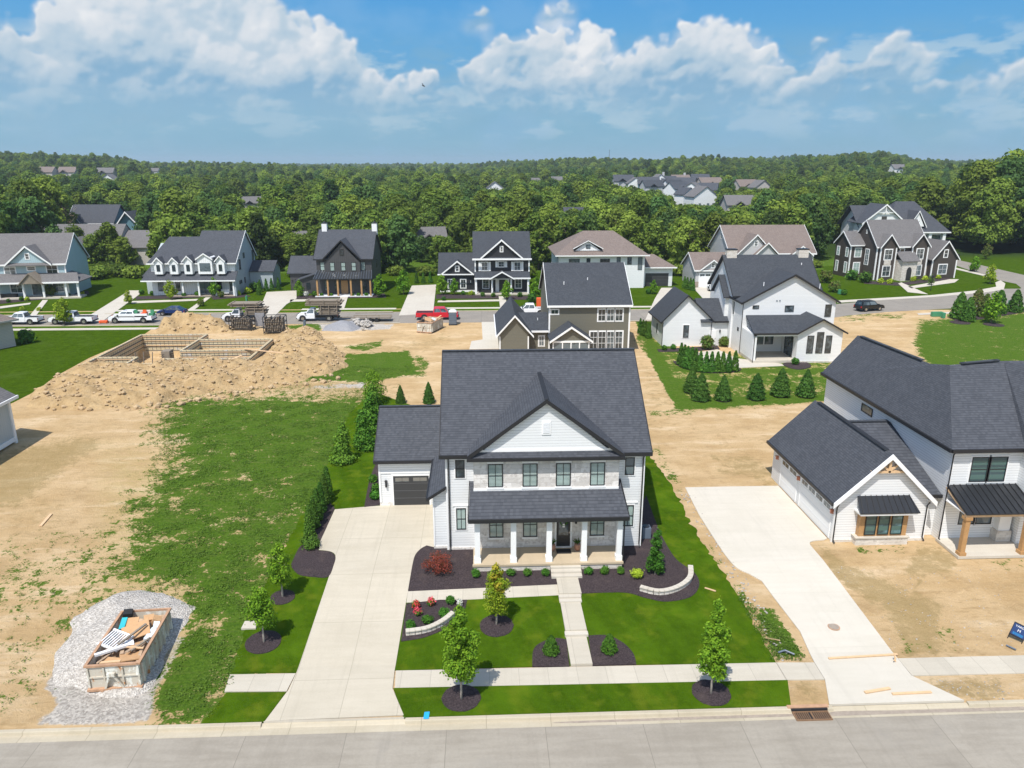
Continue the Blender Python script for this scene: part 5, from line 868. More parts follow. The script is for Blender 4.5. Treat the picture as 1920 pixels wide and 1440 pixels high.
gable_roof(r, 18.9, 24.9, 152.6, 158, 8.05, 9.65, 'y', .12); part(h, 'roof', r, MAT['brown_shingle']); q = MB(); q.ext([(19.3, 153.0, 7.6), (24.5, 153.0, 7.6), (21.9, 153.0, 9.45)], (0, .3, 0)); part(h, 'gable_wall', q, MAT['white_batten'])
q = MB(); gable_trim(q, 18.8, 21.9, 25.0, 152.55, 8.05, 9.68, h=.14); q.band((15.1, 151.55, 6.77), (34.4, 151.55, 6.77), .18, .1); q.band((33, 153.65, 4.02), (40.7, 153.65, 4.02), .2, .1); part(h, 'white_trim', q, MAT['white_trim']); window(h, 153.0, 21.5, 22.4, 8.0, 8.8, nz=1)
for u0, u1, z0_, z1_ in ((18, 20.2, 4.8, 6.0), (21.6, 22.4, 5.2, 6.1), (24.4, 26.4, 5.0, 6.0), (27.8, 28.6, 4.8, 6.3), (30.0, 30.9, 4.8, 6.3), (32.2, 33.1, 3.7, 6.3)): window(h, 152.5, u0, u1, z0_, z1_, nz=1)
gdoor(h, 154.5, 34.3, 39.2, 0, 2.7, mat='garage_dark')
# tan-roofed house with its garage toward us
h = thing('house', 'light grey gabled house with tan roof and white garage door facing the street', 'house', (55, 156, 0))
w = MB(); mass(w, 52.3, 70, 155.4, 170, -.3, (155, 170.6, 6.6, 11.9)); w.ext([(53.6, 154.8, 6.2), (61, 154.8, 6.2), (57.3, 154.8, 10.3)], (0, 4, 0)); w.box(53.8, 60.8, 154.82, 156, 3, 6.3); w.ext([(57.0, 154.0, 6.2), (61.9, 154.0, 6.2), (59.4, 154.0, 8.7)], (0, 2, 0)); w.box(57.3, 61.6, 154.02, 156, 0, 6.3); mass(w, 44.3, 51.5, 152.4, 162.5, -.3, (152, 162.9, 3.6, 6.7)); w.ext([(45.3, 152.2, 3.6), (50.2, 152.2, 3.6), (47.8, 152.2, 5.5)], (0, 2, 0)); w.box(50.5, 53, 153.5, 160, -.3, 3.4); part(h, 'wall', w, MAT['tan_siding'])
r = MB(); gable_roof(r, 51.9, 70.4, 155, 170.6, 6.6, 11.9); gable_roof(r, 43.9, 52.2, 152, 162.9, 3.6, 6.7)
for a, b, y, z0_, z1_, yb0, yb1 in ((53.2, 61.4, 154.4, 6.45, 10.55, 155.4, 161), (56.7, 62.2, 153.6, 6.35, 8.95, 155.2, 158.8), (45.0, 50.5, 151.8, 3.65, 5.7, 152.4, 156), (64.5, 69.4, 154.0, 6.3, 8.2, 155.4, 158)):
    m_ = (a + b) / 2; slab(r, [(a, y, z0_), (m_, y, z1_), (m_, yb1, z1_), (a, yb0, z0_)]); slab(r, [(b, y, z0_), (m_, y, z1_), (m_, yb1, z1_), (b, yb0, z0_)])
slab(r, [(53, 152.6, 3.5), (62, 152.6, 3.5), (62, 155, 4.6), (53, 155, 4.6)]); part(h, 'roof', r, MAT['brown_shingle'])
f = MB(); rakes(f, 51.87, 70.43, 154.95, 170.6, 6.6, 11.93, h=.26); rakes(f, 43.87, 52.2, 151.95, 162.9, 3.6, 6.73, h=.24, ends=(1, 0))
for a, b, y, z0_, z1_ in ((53.2, 61.4, 154.35, 6.45, 10.6), (56.7, 62.2, 153.55, 6.35, 9.0), (45.0, 50.5, 151.75, 3.65, 5.75), (64.5, 69.4, 153.95, 6.3, 8.25)): gable_trim(f, a, (a + b) / 2, b, y, z0_, z1_, h=.26)
part(h, 'white_trim', f, MAT['white_trim']); gdoor(h, 152.4, 45.1, 49.9, .05, 2.9, mat='white_trim', line='vinyl', lights=4, trim='white_trim')
q = MB(); q.box(44.28, 45.0, 152.3, 152.5, -.1, 1.2); part(h, 'stone_pier', q, MAT['brick_base']); window(h, 154.8, 56.9, 57.6, 8.2, 9.2, frame='white_trim', trim='white_trim'); window(h, 152.2, 47.4, 48.1, 4.1, 5.0, frame='white_trim', trim='white_trim'); window(h, 52.3, 157, 158, 4.5, 6.4, 'W', frame='white_trim', trim='white_trim'); window(h, 52.3, 162, 163, 9, 10.2, 'W', frame='white_trim', trim='white_trim', glass='curtain_glass')
for u0 in (54.2, 58.2, 60.0, 62.6, 65.5): window(h, 154.82 if u0 < 57 else (154.02 if u0 < 61.5 else 155.4), u0, u0 + 1.3, 4.6, 6.1, frame='white_trim', trim='white_trim', nx=2)
# dark brown stucco house on the corner
h = thing('house', 'dark brown gabled house with white-framed windows and stone entrance on the corner lot', 'house', (86.5, 161, 0), R(8))
w = MB(); mass(w, 86.5, 98.4, 161, 170, -.1, (160.6, 170.4, 7.2, 12.6)); mass(w, 83.2, 86.8, 165.5, 171.2, -.1, (165.2, 171.5, 7.2, 10.0)); w.ext([(86.9, 160.3, -.1), (90.6, 160.3, -.1), (90.6, 160.3, 7.3), (88.75, 160.3, 9.6), (86.9, 160.3, 7.3)], (0, 3, 0)); w.ext([(94.6, 160.3, -.1), (98.4, 160.3, -.1), (98.4, 160.3, 7.3), (96.5, 160.3, 9.6), (94.6, 160.3, 7.3)], (0, 3, 0)); mass(w, 100.2, 106.2, 160.5, 169, -.1, (99.8, 106.8, 4.2, 8.2), 'y'); part(h, 'wall', w, MAT['brown_siding'])
w = MB(); w.box(98.4, 100.4, 162, 168, -.1, 4.0); w.box(91.2, 94.8, 158.4, 161.2, -.1, 4.4); w.box(88.0, 89.6, 160.22, 160.4, 3.2, 4.4); w.box(95.8, 97.3, 160.22, 160.4, 3.2, 4.4); part(h, 'stone_front', w, MAT['cream_stone'])
r = MB(); gable_roof(r, 86.1, 98.8, 160.6, 170.4, 7.2, 12.7); gable_roof(r, 82.8, 87, 165.1, 171.6, 7.2, 10.1); gable_roof(r, 99.8, 106.7, 160.1, 169.3, 4.2, 8.3, 'y'); gable_roof(r, 98, 101, 161.6, 168, 4.1, 6.4)
for a, b, z1_ in ((86.5, 91, 9.95), (94.2, 98.8, 9.95)): m_ = (a + b) / 2; slab(r, [(a, 159.9, 7.15), (m_, 159.9, z1_), (m_, 163.3, z1_), (a, 160.8, 7.15)]); slab(r, [(b, 159.9, 7.15), (m_, 159.9, z1_), (m_, 163.3, z1_), (b, 160.8, 7.15)])
slab(r, [(90.8, 158.0, 4.35), (95.2, 158.0, 4.35), (95.2, 160.5, 6.2), (90.8, 160.5, 6.2)]); part(h, 'roof', r, MAT['grey_shingle'])
f = MB(); rakes(f, 86.07, 98.83, 160.55, 170.4, 7.22, 12.73, h=.26); f.band((82.77, 165.1, 7.22), (82.77, 168.35, 10.12), .26, .06); f.band((82.77, 168.35, 10.12), (82.77, 171.6, 7.22), .26, .06); f.band((82.8, 165.05, 7.22), (86.2, 165.05, 7.22), .22, .1); gable_trim(f, 86.45, 88.75, 91.05, 159.85, 7.13, 10.0, h=.28); gable_trim(f, 94.15, 96.5, 98.85, 159.85, 7.13, 10.0, h=.28); gable_trim(f, 99.75, 103.25, 106.75, 160.05, 4.2, 8.33, h=.3)
for x, y, z in ((86.5, 161, 7), (86.9, 160.3, 7), (90.6, 160.3, 7), (94.6, 160.3, 7), (98.4, 160.3, 7), (83.2, 165.5, 7), (100.2, 160.5, 4), (106.2, 160.5, 4)): f.box(x - .12, x + .12, y - .12, y + .1, 0, z)
part(h, 'white_trim', f, MAT['white_trim'])
for u0, u1, z0_, z1_ in ((87.9, 89.7, 4.5, 6.7), (87.9, 89.7, .9, 3.1), (95.7, 97.4, 4.5, 6.7), (95.7, 97.4, .9, 3.1)): window(h, 160.3, u0, u1, z0_, z1_, frame='white_trim', trim='white_trim', tw=.14, nx=2)
window(h, 161, 92.1, 93.1, 5.0, 6.7, frame='white_trim', trim='white_trim', tw=.14); window(h, 160.5, 101.9, 104, 1.0, 3.1, frame='white_trim', trim='white_trim', tw=.14, nx=2); window(h, 160.5, 102.8, 103.7, 4.7, 6.3, frame='white_trim', trim='white_trim', tw=.14)
for y in (166.3, 169.6):
    for z0_, z1_ in ((4.6, 6.5), (1.0, 3.3)): window(h, 83.2, y, y + .9, z0_, z1_, 'W', frame='white_trim', trim='white_trim', glass='blind_glass', tw=.12)
for z0_, z1_ in ((4.6, 6.5), (1.0, 3.3)): window(h, 165.5, 84.3, 85.8, z0_, z1_, frame='white_trim', trim='white_trim', glass='blind_glass', tw=.14, nx=2)
window(h, 86.5, 163.6, 164.9, 3.0, 6.4, 'W', frame='white_trim', trim='white_trim', nx=2, nz=3); window(h, 86.5, 165.1, 165.5, 9.7, 10.6, 'W', frame='white_trim', glass='curtain_glass', nz=1)
q = MB(); q.ext([(92.4, 158.36, .1), (93.6, 158.36, .1), (93.6, 158.36, 2.4), (93.3, 158.36, 2.9), (93.0, 158.36, 3.05), (92.7, 158.36, 2.9), (92.4, 158.36, 2.4)], (0, .1, 0)); part(h, 'arched_door', q, MAT['black_metal'])
# two slate-roofed houses beyond it
h = thing('house', 'white house with big decorated gable and slate blue roof behind the brown corner house', 'house', (108, 204, 0))
w = MB(); mass(w, 104.5, 114, 204, 216, -.2, (203.6, 216.4, 8, 13.2)); w.ext([(103.4, 201.6, -.2), (114.6, 201.6, -.2), (114.6, 201.6, 9.4), (109, 201.6, 13.9), (103.4, 201.6, 9.4)], (0, 5, 0)); part(h, 'wall', w, MAT['white_siding'])
r = MB(); gable_roof(r, 103.2, 115, 203.6, 216.4, 8, 13.5); gable_roof(r, 102.9, 115.1, 201, 210, 9.2, 14.2, 'y'); part(h, 'roof', r, MAT['dark_shingle']); q = MB(); gable_trim(q, 102.8, 109, 115.2, 200.95, 9.2, 14.25, h=.4); q.beam((106.4, 201.2, 12.0), (111.6, 201.2, 12.0), .2); q.beam((109, 201.2, 12), (109, 201.2, 13.8), .2, .2, (0, 1, 0)); part(h, 'bargeboard', q, MAT['white_trim']); window(h, 201.6, 108.3, 109.7, 9.6, 11, nz=1, frame='black_metal')
h = thing('house', 'white house with large hipped slate roof, left of the tall right trees', 'house', (125, 208, 0))
w = MB(); w.box(114, 128.5, 206, 222, -.2, 6.5); part(h, 'wall', w, MAT['white_siding'])
r = MB(); a, b, c_, d_ = (112, 204.5, 6.5), (130, 204.5, 6.5), (130, 223, 6.5), (112, 223, 6.5); e_, f_ = (118, 213.5, 14.4), (123.5, 213.5, 14.4); slab(r, [a, b, f_, e_], .2); slab(r, [b, c_, f_], .2); slab(r, [c_, d_, e_, f_], .2); slab(r, [d_, a, e_], .2)
for s in (0, 1): slab(r, [(118.1 + s * 5, 205, 8.0), (120.6, 205, 12.2), (120.6, 211, 12.2), (118.1 + s * 5, 206.5, 8.0)], .2)
part(h, 'roof', r, MAT['dark_shingle']); q = MB(); q.ext([(118.6, 205.3, 8.0), (122.6, 205.3, 8.0), (120.6, 205.3, 11.6)], (0, .4, 0)); part(h, 'gable_wall', q, MAT['white_batten']); q = MB(); gable_trim(q, 118, 120.6, 123.2, 204.95, 7.9, 12.3, h=.35); q.band((112, 204.45, 6.55), (130, 204.45, 6.55), .3, .1); part(h, 'white_trim', q, MAT['white_trim']); window(h, 205.3, 120.1, 121.1, 8.5, 9.6, frame='white_trim', nx=2, nz=1)
posts(h, (117, 121, 124.5, 128.5), 204.8, 0, 6.3, w=.8); q = MB(); q.box(117, 128, 205.9, 206, .2, 5.6); part(h, 'porch_opening', q, MAT['dark_glass'])
# houses half hidden in the wood at the left
h = thing('house', 'teal blue house with white-edged gables deep in the left woods', 'house', (-114.6, 240, 0))
w = MB(); mass(w, -127.0, -113.36, 240, 252, -.2, (239.5, 252.5, 7, 12.4)); w.ext([(-125.14, 239, 5), (-122.66, 239, 5), (-122.66, 239, 7.5), (-123.9, 239, 9.4), (-125.14, 239, 7.5)], (0, 3, 0)); mass(w, -113.98, -104.68, 240, 250, -.2, (-112.74, -104.37, 5.5, 10.5, -108.71), 'y'); part(h, 'wall', w, MAT['teal_siding'])
r = MB(); gable_roof(r, -127.31, -112.74, 239.5, 252.5, 7, 12.4); gable_roof(r, -112.74, -104.31, 239, 251, 5.5, 10.6, 'y', mid=-108.71); gable_roof(r, -125.39, -122.41, 238.5, 243, 7.2, 9.7, 'y'); part(h, 'roof', r, MAT['dark_shingle'])
q = MB(); rakes(q, -127.34, -112.74, 239.4, 252.5, 7, 12.45, h=.4, ends=(1, 0)); gable_trim(q, -112.86, -108.71, -104.25, 238.95, 5.5, 10.65, h=.45); gable_trim(q, -125.45, -123.9, -122.35, 238.45, 7.2, 9.75, h=.3); part(h, 'white_trim', q, MAT['white_trim']); window(h, 240, -124.83, -123.03, 3.6, 5.6, frame='white_trim', nx=2); window(h, 240, -110.26, -107.78, 3.2, 5, frame='white_trim', nx=2)
h = thing('house', 'grey-roofed house among trees behind the dormered house', 'house', (-95, 192, 0))
w = MB(); mass(w, -112, -91.2, 194, 206, -.2, (193.5, 206.5, 4.8, 9.8)); mass(w, -91.2, -83.4, 194, 206, -.2, (193.5, 206.5, 4.4, 8.2)); w.ext([(-104, 191, -.2), (-97, 191, -.2), (-97, 191, 4.2), (-100.5, 191, 6.8), (-104, 191, 4.2)], (0, 4, 0)); part(h, 'wall', w, MAT['beige_siding'])
r = MB(); gable_roof(r, -112.5, -91, 193.5, 206.5, 4.8, 9.8); gable_roof(r, -91, -82.9, 193.5, 206.5, 4.4, 8.2); gable_roof(r, -104.6, -96.4, 190.5, 197, 4.3, 7.1, 'y'); part(h, 'roof', r, MAT['grey_shingle']); q = MB(); gable_trim(q, -104.7, -100.5, -96.3, 190.4, 4.3, 7.15, h=.4); part(h, 'white_trim', q, MAT['white_trim']); window(h, 191, -102, -99, 1, 3, frame='white_trim', nx=3)
# beige house cut by the left edge, mid distance
h = thing('house', 'beige house corner with brown roof at the left edge beside the green lawn', 'house', (-65.4, 105.1, 0), R(-28))
w = MB(); w.box(-78, -65.4, 88, 105.1, -.3, 3.9); part(h, 'wall', w, MAT['beige_siding']); r = MB(); a, b, c_, d_ = (-78.6, 87.4, 3.8), (-64.8, 87.4, 3.8), (-64.8, 105.7, 3.8), (-78.6, 105.7, 3.8); e_, f_ = (-71.7, 93, 7.4), (-71.7, 99.6, 7.4)
slab(r, [a, b, e_]); slab(r, [b, c_, f_, e_]); slab(r, [c_, d_, f_]); slab(r, [d_, a, e_, f_]); part(h, 'roof', r, MAT['brown_shingle'])
q = MB(); q.band((-64.75, 87.4, 3.83), (-64.75, 105.7, 3.83), .25, .1); q.band((-64.8, 105.75, 3.83), (-78, 105.75, 3.83), .25, .1); part(h, 'gutter', q, MAT['beige_siding'])
# pale house corner, nearer, left edge
h = thing('house', 'pale grey house corner with grey roof at the left edge beside bare dirt', 'house', (-45, 62, 0))
w = MB(); w.box(-60, -42.75, 52, 66, .55, 4.4); part(h, 'wall', w, MAT['pale_siding']); r = MB(); slab(r, [(-42.2, 50, 4.35), (-42.2, 66.6, 4.35), (-46.5, 66.6, 6.9), (-50, 50, 9)]); slab(r, [(-42.2, 66.6, 4.35), (-60, 66.6, 4.35), (-60, 62, 7), (-46.5, 62, 6.9)]); part(h, 'roof', r, MAT['grey_shingle'])
q = MB(); q.box(-60, -42.68, 51.9, 66.1, .2, .6); q.box(-42.85, -42.62, 65.85, 66.12, .0, 4.3); q.band((-42.15, 50, 4.38), (-42.15, 66.6, 4.38), .25, .12); part(h, 'white_trim', q, MAT['white_trim'])

# ---------------------------------------------------------------- distant subdivision and scattered far houses
def far_house(x, y, w_, d_, hz, rz, wm, rm, label, group=None, ax='x', ch=0):
    zb = float(hill(np.array(x), np.array(y))) - .5; h = thing('distant_house', label, 'house', (x, y, zb), rz, group)
    W_ = MB(); e = (-d_ / 2 - .5, d_ / 2 + .5) if ax == 'x' else (-w_ / 2 - .5, w_ / 2 + .5)
    def M(mb): mb.v = [(a + x, b + y, c + zb) for a, b, c in mb.v]; return mb
    zr = hz + (e[1] - e[0]) * .36
    mass(W_, -w_ / 2, w_ / 2, -d_ / 2, d_ / 2, 0, (e[0], e[1], hz, zr), ax); part(h, 'wall', M(W_), MAT[wm])
    r = MB(); gable_roof(r, -w_ / 2 - .5, w_ / 2 + .5, -d_ / 2 - .5, d_ / 2 + .5, hz, zr, ax, .3)
    if ax == 'x': gable_roof(r, -w_ * .3, w_ * .1, -d_ / 2 - 1.6, 0, hz, hz + w_ * .14, 'y', .3)
    part(h, 'roof', M(r), MAT[rm])
    for u in ((-w_ * .3, w_ * .05, w_ * .28)):
        for z in ((1.2, 3.0), (4.3, 5.8)):
            if z[1] < hz: q = MB(); q.box(u, u + 1.3, -d_ / 2 - .08, -d_ / 2 + .02, *z); part(h, 'window', M(q), MAT['dark_glass'])
    if ch: q = MB(); q.box(w_ * .2, w_ * .2 + 1.4, -.7, .7, hz, zr + 1.5); part(h, 'chimney', M(q), MAT['tan_siding'])
    return h
FH_ = [(1315, 366, 400, 13, 'white_siding', 'grey_shingle', 'y', .2, 'white front-gabled house, nearest and lowest of the distant subdivision'),
       (1285, 366, 420, 9, 'white_siding', 'dark_shingle', 'y', .5, 'small white house left of the nearest one in the distant subdivision'),
       (1300, 350, 460, 13, 'white_siding', 'grey_shingle', 'y', -.5, 'white house with long pale roof in the middle of the distant subdivision'),
       (1325, 348, 480, 13, 'teal_siding', 'dark_shingle', 'x', -.4, 'blue-grey house right of centre in the distant subdivision'),
       (1270, 350, 490, 13, 'white_siding', 'dark_shingle', 'x', .5, 'white house with black roof left of centre in the distant subdivision'),
       (1262, 343, 530, 13, 'white_siding', 'black_shingle', 'x', .45, 'black-roofed white house upper left of centre in the distant subdivision'),
       (1285, 340, 560, 15, 'tan_siding', 'dark_shingle', 'x', -.6, 'dark-roofed house high in the middle of the distant subdivision'),
       (1330, 338, 560, 16, 'beige_siding', 'brown_shingle', 'x', .2, 'large brown-roofed house at the right end of the distant subdivision'),
       (1312, 333, 640, 14, 'tan_siding', 'dark_shingle', 'x', 0, 'grey-roofed house at the back right of the distant subdivision'),
       (1275, 334, 620, 14, 'beige_siding', 'brown_shingle', 'x', .1, 'beige house with chimney at the back of the distant subdivision'),
       (1252, 336, 600, 13, 'tan_siding', 'dark_shingle', 'x', .3, 'grey house with slate roof at the back left of the distant subdivision'),
       (1235, 333, 600, 14, 'white_siding', 'grey_shingle', 'y', .1, 'tall white house with chimneys at the back left of the distant subdivision'),
       (1215, 338, 560, 15, 'teal_siding', 'dark_shingle', 'x', -.1, 'dark-roofed house at the left of the distant subdivision'),
       (1222, 345, 520, 13, 'tan_siding', 'black_shingle', 'x', .2, 'low dark house below the left end of the distant subdivision'),
       (1190, 338, 560, 11, 'white_siding', 'grey_shingle', 'y', 0, 'small white gabled house just left of the distant subdivision'),
       (1168, 336, 600, 15, 'tan_siding', 'dark_shingle', 'x', 0, 'slate-roofed house at the far left of the distant subdivision'),
       (1398, 340, 540, 14, 'beige_siding', 'brown_shingle', 'x', .2, 'beige house alone right of the distant subdivision'),
       (1425, 344, 520, 12, 'beige_siding', 'grey_shingle', 'y', .2, 'beige front-gabled house at the right end among distant trees'),
       (928, 342, 480, 12, 'white_siding', 'grey_shingle', 'y', 0, 'small white house alone in the woods left of the distant subdivision'),
       (1043, 335, 640, 9, 'tan_siding', 'grey_shingle', 'x', 0, 'pale house in the distant woods between two tree crowns'),
       (1003, 337, 620, 8, 'white_siding', 'grey_shingle', 'x', 0, 'white house in the distant woods near the middle'),
       (88, 325, 800, 15, 'beige_siding', 'brown_shingle', 'x', 0, 'long pale house on the left horizon, leftmost of its row'),
       (130, 325, 800, 15, 'beige_siding', 'brown_shingle', 'x', 0, 'long pale house on the left horizon, middle of its row'),
       (200, 326, 780, 14, 'beige_siding', 'grey_shingle', 'x', .1, 'pale house on the left horizon, rightmost of its row'),
       (206, 333, 640, 10, 'white_siding', 'grey_shingle', 'y', 0, 'small white gabled house below the left horizon'),
       (1682, 321, 900, 14, 'white_siding', 'grey_shingle', 'x', .1, 'white building on the right wooded ridge'),
       (289, 322, 1000, 12, 'white_siding', 'grey_shingle', 'x', 0, 'tiny white building on the horizon at left'),
       (470, 384, 420, 10, 'beige_siding', 'grey_shingle', 'x', .4, 'grey roof showing among trees above the dormered house'),
       (806, 437, 215, 8, 'teal_siding', 'grey_shingle', 'x', .2, 'blue house hidden in trees between the charcoal and the black house'),
       (1385, 376, 330, 12, 'beige_siding', 'grey_shingle', 'x', 0, 'low grey-brown roof in the trees right of the distant subdivision'),
       (1075, 391, 260, 6, 'beige_siding', 'dark_shingle', 'x', 0, 'dark roof in the trees above the broad brown hipped roof'),
       (572, 428, 215, 6, 'white_siding', 'grey_shingle', 'x', .3, 'white house glimpsed in trees left of the charcoal house')]
KEEP = []
for px, py, dist, w_, wm, rm, ax, rz, lab in FH_:
    d = ray(px, py); t = dist / math.hypot(d[0], d[1]); x, y, z = d[0] * t, d[1] * t, CAM_H + d[2] * t
    zb = float(hill(np.array(x), np.array(y))) - .5; hz = max(5.2, min(9, z - zb + 1.0)) if dist > 250 else 5.5
    far_house(x, y, w_, w_ * .8, hz, rz, wm, rm, lab, None, ax, ch='chimney' in lab)
    hw = w_ / dist * 1400 * .55; KEEP.append((px - hw, px + hw, py + (8 if 'subdivision' in lab or 'alone' in lab or 'right end' in lab else (-1 if dist > 450 else -7)), dist - 5)); KEEP.append((x, y, w_ * .75))

# ================================================================== VEGETATION
def leafmesh(name, C, Nn, S, mat, seed=0, asp=1.0):
    """C centres, Nn preferred normals, S sizes -> one mesh of small bent leaf-clump faces"""
    q = np.random.RandomState(seed); n = len(C); C = np.asarray(C, float); Nn = np.asarray(Nn, float) + q.normal(0, .55, (n, 3)); Nn /= np.linalg.norm(Nn, axis=1)[:, None] + 1e-9
    r = q.normal(0, 1, (n, 3)); a = np.cross(Nn, r); a /= np.linalg.norm(a, axis=1)[:, None] + 1e-9; b = np.cross(Nn, a); S = np.asarray(S)[:, None] * q.uniform(.65, 1.3, (n, 1))
    a = a * S * asp; b = b * S * .62; v = np.stack([C - a, C - b + Nn * S * .16, C + a, C + b + Nn * S * .16], 1).reshape(-1, 3).astype(np.float32)
    me = bpy.data.meshes.new(name); me.vertices.add(4 * n); me.vertices.foreach_set('co', v.ravel()); me.loops.add(4 * n); me.loops.foreach_set('vertex_index', np.arange(4 * n, dtype=np.int32))
    me.polygons.add(n); me.polygons.foreach_set('loop_start', (np.arange(n) * 4).astype(np.int32)); me.update(calc_edges=True); me.materials.append(MAT[mat]); return me
def lobes_crown(name, seed, lobes, nleaf, size, mat):
    """lobes: (x,y,z,rx,rz)"""
    q = np.random.RandomState(seed); L = np.array(lobes); wgt = L[:, 3] ** 2; wgt = wgt / wgt.sum(); k = q.choice(len(L), nleaf, p=wgt)
    d = q.normal(0, 1, (nleaf, 3)); d /= np.linalg.norm(d, axis=1)[:, None]; rr = (q.uniform(.3, 1, nleaf) ** .5) * (1 + .2 * np.sin(d[:, 0] * 7 + k) * np.cos(d[:, 2] * 6 + k * 2) + q.normal(0, .1, nleaf))
    C = L[k, :3] + d * rr[:, None] * np.stack([L[k, 3], L[k, 3], L[k, 4]], 1); return leafmesh(name, C, d + (0, 0, .35), np.full(nleaf, size), mat, seed)
def trunk_mb(h, r, limbs, seed, lean=.03, lk=1.0):
    q = random.Random(seed); mb = MB(); pts = [(0, 0, -.3)]; x = y = 0
    for i in range(1, 7): x += q.uniform(-lean, lean) * h / 6; y += q.uniform(-lean, lean) * h / 6; pts.append((x, y, h * i / 6))
    mb.tube(pts, [r * (1.15 - .95 * i / 6) for i in range(7)], 8)
    for k in range(limbs):
        z = h * q.uniform(.35, .85); i = min(5, int(z / h * 6)); bx, by, _ = pts[i]; a = q.uniform(0, 6.28); L = h * q.uniform(.18, .34) * lk; e = q.uniform(.5, 1.1)
        mb.tube([(bx, by, pts[i][2]), (bx + math.cos(a) * L * .5, by + math.sin(a) * L * .5, pts[i][2] + L * .4 * e), (bx + math.cos(a) * L, by + math.sin(a) * L, pts[i][2] + L * e)], [r * .45, r * .25, r * .08], 5)
    return mb
def forest_lobes(seed, H, Wd, low=.18):
    q = random.Random(seed); out = []
    n = q.randint(27, 34)
    for i in range(n):
        t = (i + .5) / n; z = H * (low + (1 - low) * t * .92); rad = Wd * (math.sin(math.pi * min(1, (t * .82 + .16))) ** .75); a = i * 2.4 + q.uniform(-.5, .5); rr = rad * q.uniform(.35, .98)
        s = Wd * q.uniform(.2, .44) * (1 - .3 * t); out.append((math.cos(a) * rr, math.sin(a) * rr, z, s, s * q.uniform(.7, .95)))
    for i in range(5): s = Wd * .5; out.append((q.uniform(-.2, .2) * Wd, q.uniform(-.2, .2) * Wd, H * (.3 + .13 * i), s, s))
    return out
KINDS = []                                                             # (trunk mesh, crown mesh, height, words)
kspec = [(13.5, 5.3, 'forest_leaf', 'broad green'), (16, 4.9, 'forest_leaf', 'tall leafy'), (11.5, 4.7, 'forest_leaf', 'low rounded'), (14.5, 5.6, 'dark_leaf', 'dark spreading'), (13, 4.1, 'forest_leaf', 'narrow bright'), (16.5, 3.7, 'dark_leaf', 'tall dark narrow'), (23, 7.2, 'forest_leaf', 'very tall broad'), (21, 6.6, 'dark_leaf', 'very tall dark')]
for i, (H, Wd, lm, wd) in enumerate(kspec):
    tm = trunk_mb(H * .8, .26, 7, i).mesh('trunk', MAT['bark'], smooth=True); cm = lobes_crown('crown', 50 + i, forest_lobes(11 + i, H, Wd), 5600 if i < 6 else 15000, .46, lm); KINDS.append((tm, cm, H, wd))
def put_tree(tm, cm, x, y, z, s, rz, label, cat='tree', group=None, name='tree', sz=None):
    t = thing(name, label, cat, (x, y, z), rz, group); t.scale = (s, s, sz or s)
    for nm, me in (('trunk', tm), ('crown', cm)):
        if me: o = bpy.data.objects.new(nm, me); COL.objects.link(o); o.parent = t
    return t
def wood_edge(x):
    return float(np.interp(x, [-170, -112, -95, -80, -76, -60, -45, -20, 0, 14, 40, 46, 75, 80, 98, 104, 112, 150, 200], [150, 158, 166, 176, 172, 168, 174, 176, 176, 172, 174, 170, 180, 184, 200, 222, 228, 190, 150]))
# places where the wood opens so that what stands behind shows: px range, lowest visible row, distance
KEEP += [(125, 262, 440, 262), (160, 276, 472, 210), (1622, 1702, 424, 226), (1688, 1788, 450, 232)]
CLR = [k for k in KEEP if len(k) == 4]; RAD = [k for k in KEEP if len(k) == 3] + [(-120, 246, 12), (-108, 245, 9), (-97, 199, 17), (109, 208, 13), (125, 213, 15), (24, 160, 14), (61, 162, 14), (93, 166, 15), (104, 165, 8), (-88, 152, 10)]
q = random.Random(5); trees = []
def local_h(u, r):                                                     # tall stands at both sides
    return float(np.interp(u, [0, 120, 200, 600, 1240, 1300, 1480, 1700, 1800, 1920], [1.5, 1.4, 1.05, 1.0, 1.0, 1.05, 1.05, 1.08, 1.75, 1.95])) if r < 280 else 1.0 + .1 * math.sin(r * .05 + u * .01)
def candidate_ring(r0, r1, sp):
    out = []; r = r0
    while r < r1:
        s = sp(r); n = int(1.5 * r / s)
        for i in range(n):
            a = -.75 + 1.5 * (i + q.uniform(-.45, .45)) / n + YAW; rr = r + q.uniform(-.5, .5) * s; out.append((rr * math.sin(a), rr * math.cos(a)))
        r += s * .9
    return out
def admit(x, y, hh, k):
    for (cx, cy, cr) in RAD:
        if (x - cx) ** 2 + (y - cy) ** 2 < cr * cr: return None
    g = float(hill(np.array(x), np.array(y))); s = hh / KINDS[k][2]; r = math.hypot(x, y)
    pu, pv = proj(x, y, g + hh); w_ = 5 * s / r * 1400
    for (a, b, low, dd) in CLR:
        if r < dd and a < pu + w_ * .6 and b > pu - w_ * .6 and pv < low + 1:
            fit = (CAM_H - (low + 2 - 308) / 1400 * r) - g                # lower the crown until the view is free
            if fit < 4.5: return None
            s = min(s, fit / KINDS[k][2] * .96)
    return x, y, g, s, k
for (x, y) in candidate_ring(150, 1500, lambda r: 7.8 if r < 330 else (9.5 if r < 600 else 12.5)):
    if y < wood_edge(x) or x > 175 + (y - 200) * 1.2: continue
    r = math.hypot(x, y); u = float(proj(x, y, 0)[0])
    if u < -120 or u > 2040: continue
    k = q.choice([0, 0, 1, 1, 2, 3, 4, 4, 5]) if local_h(u, r) < 1.3 else q.choice([6, 6, 7]); hh = KINDS[k][2] * q.uniform(.78, 1.12) * (local_h(u, r) / (1.62 if k > 5 else 1)) * (.9 if r < 205 and 300 < u < 1750 else 1)
    a = admit(x, y, hh, k)
    if a and not (k > 5 and q.random() < .45): trees.append((r,) + a + (u,))
trees.sort(key=lambda t: t[0])
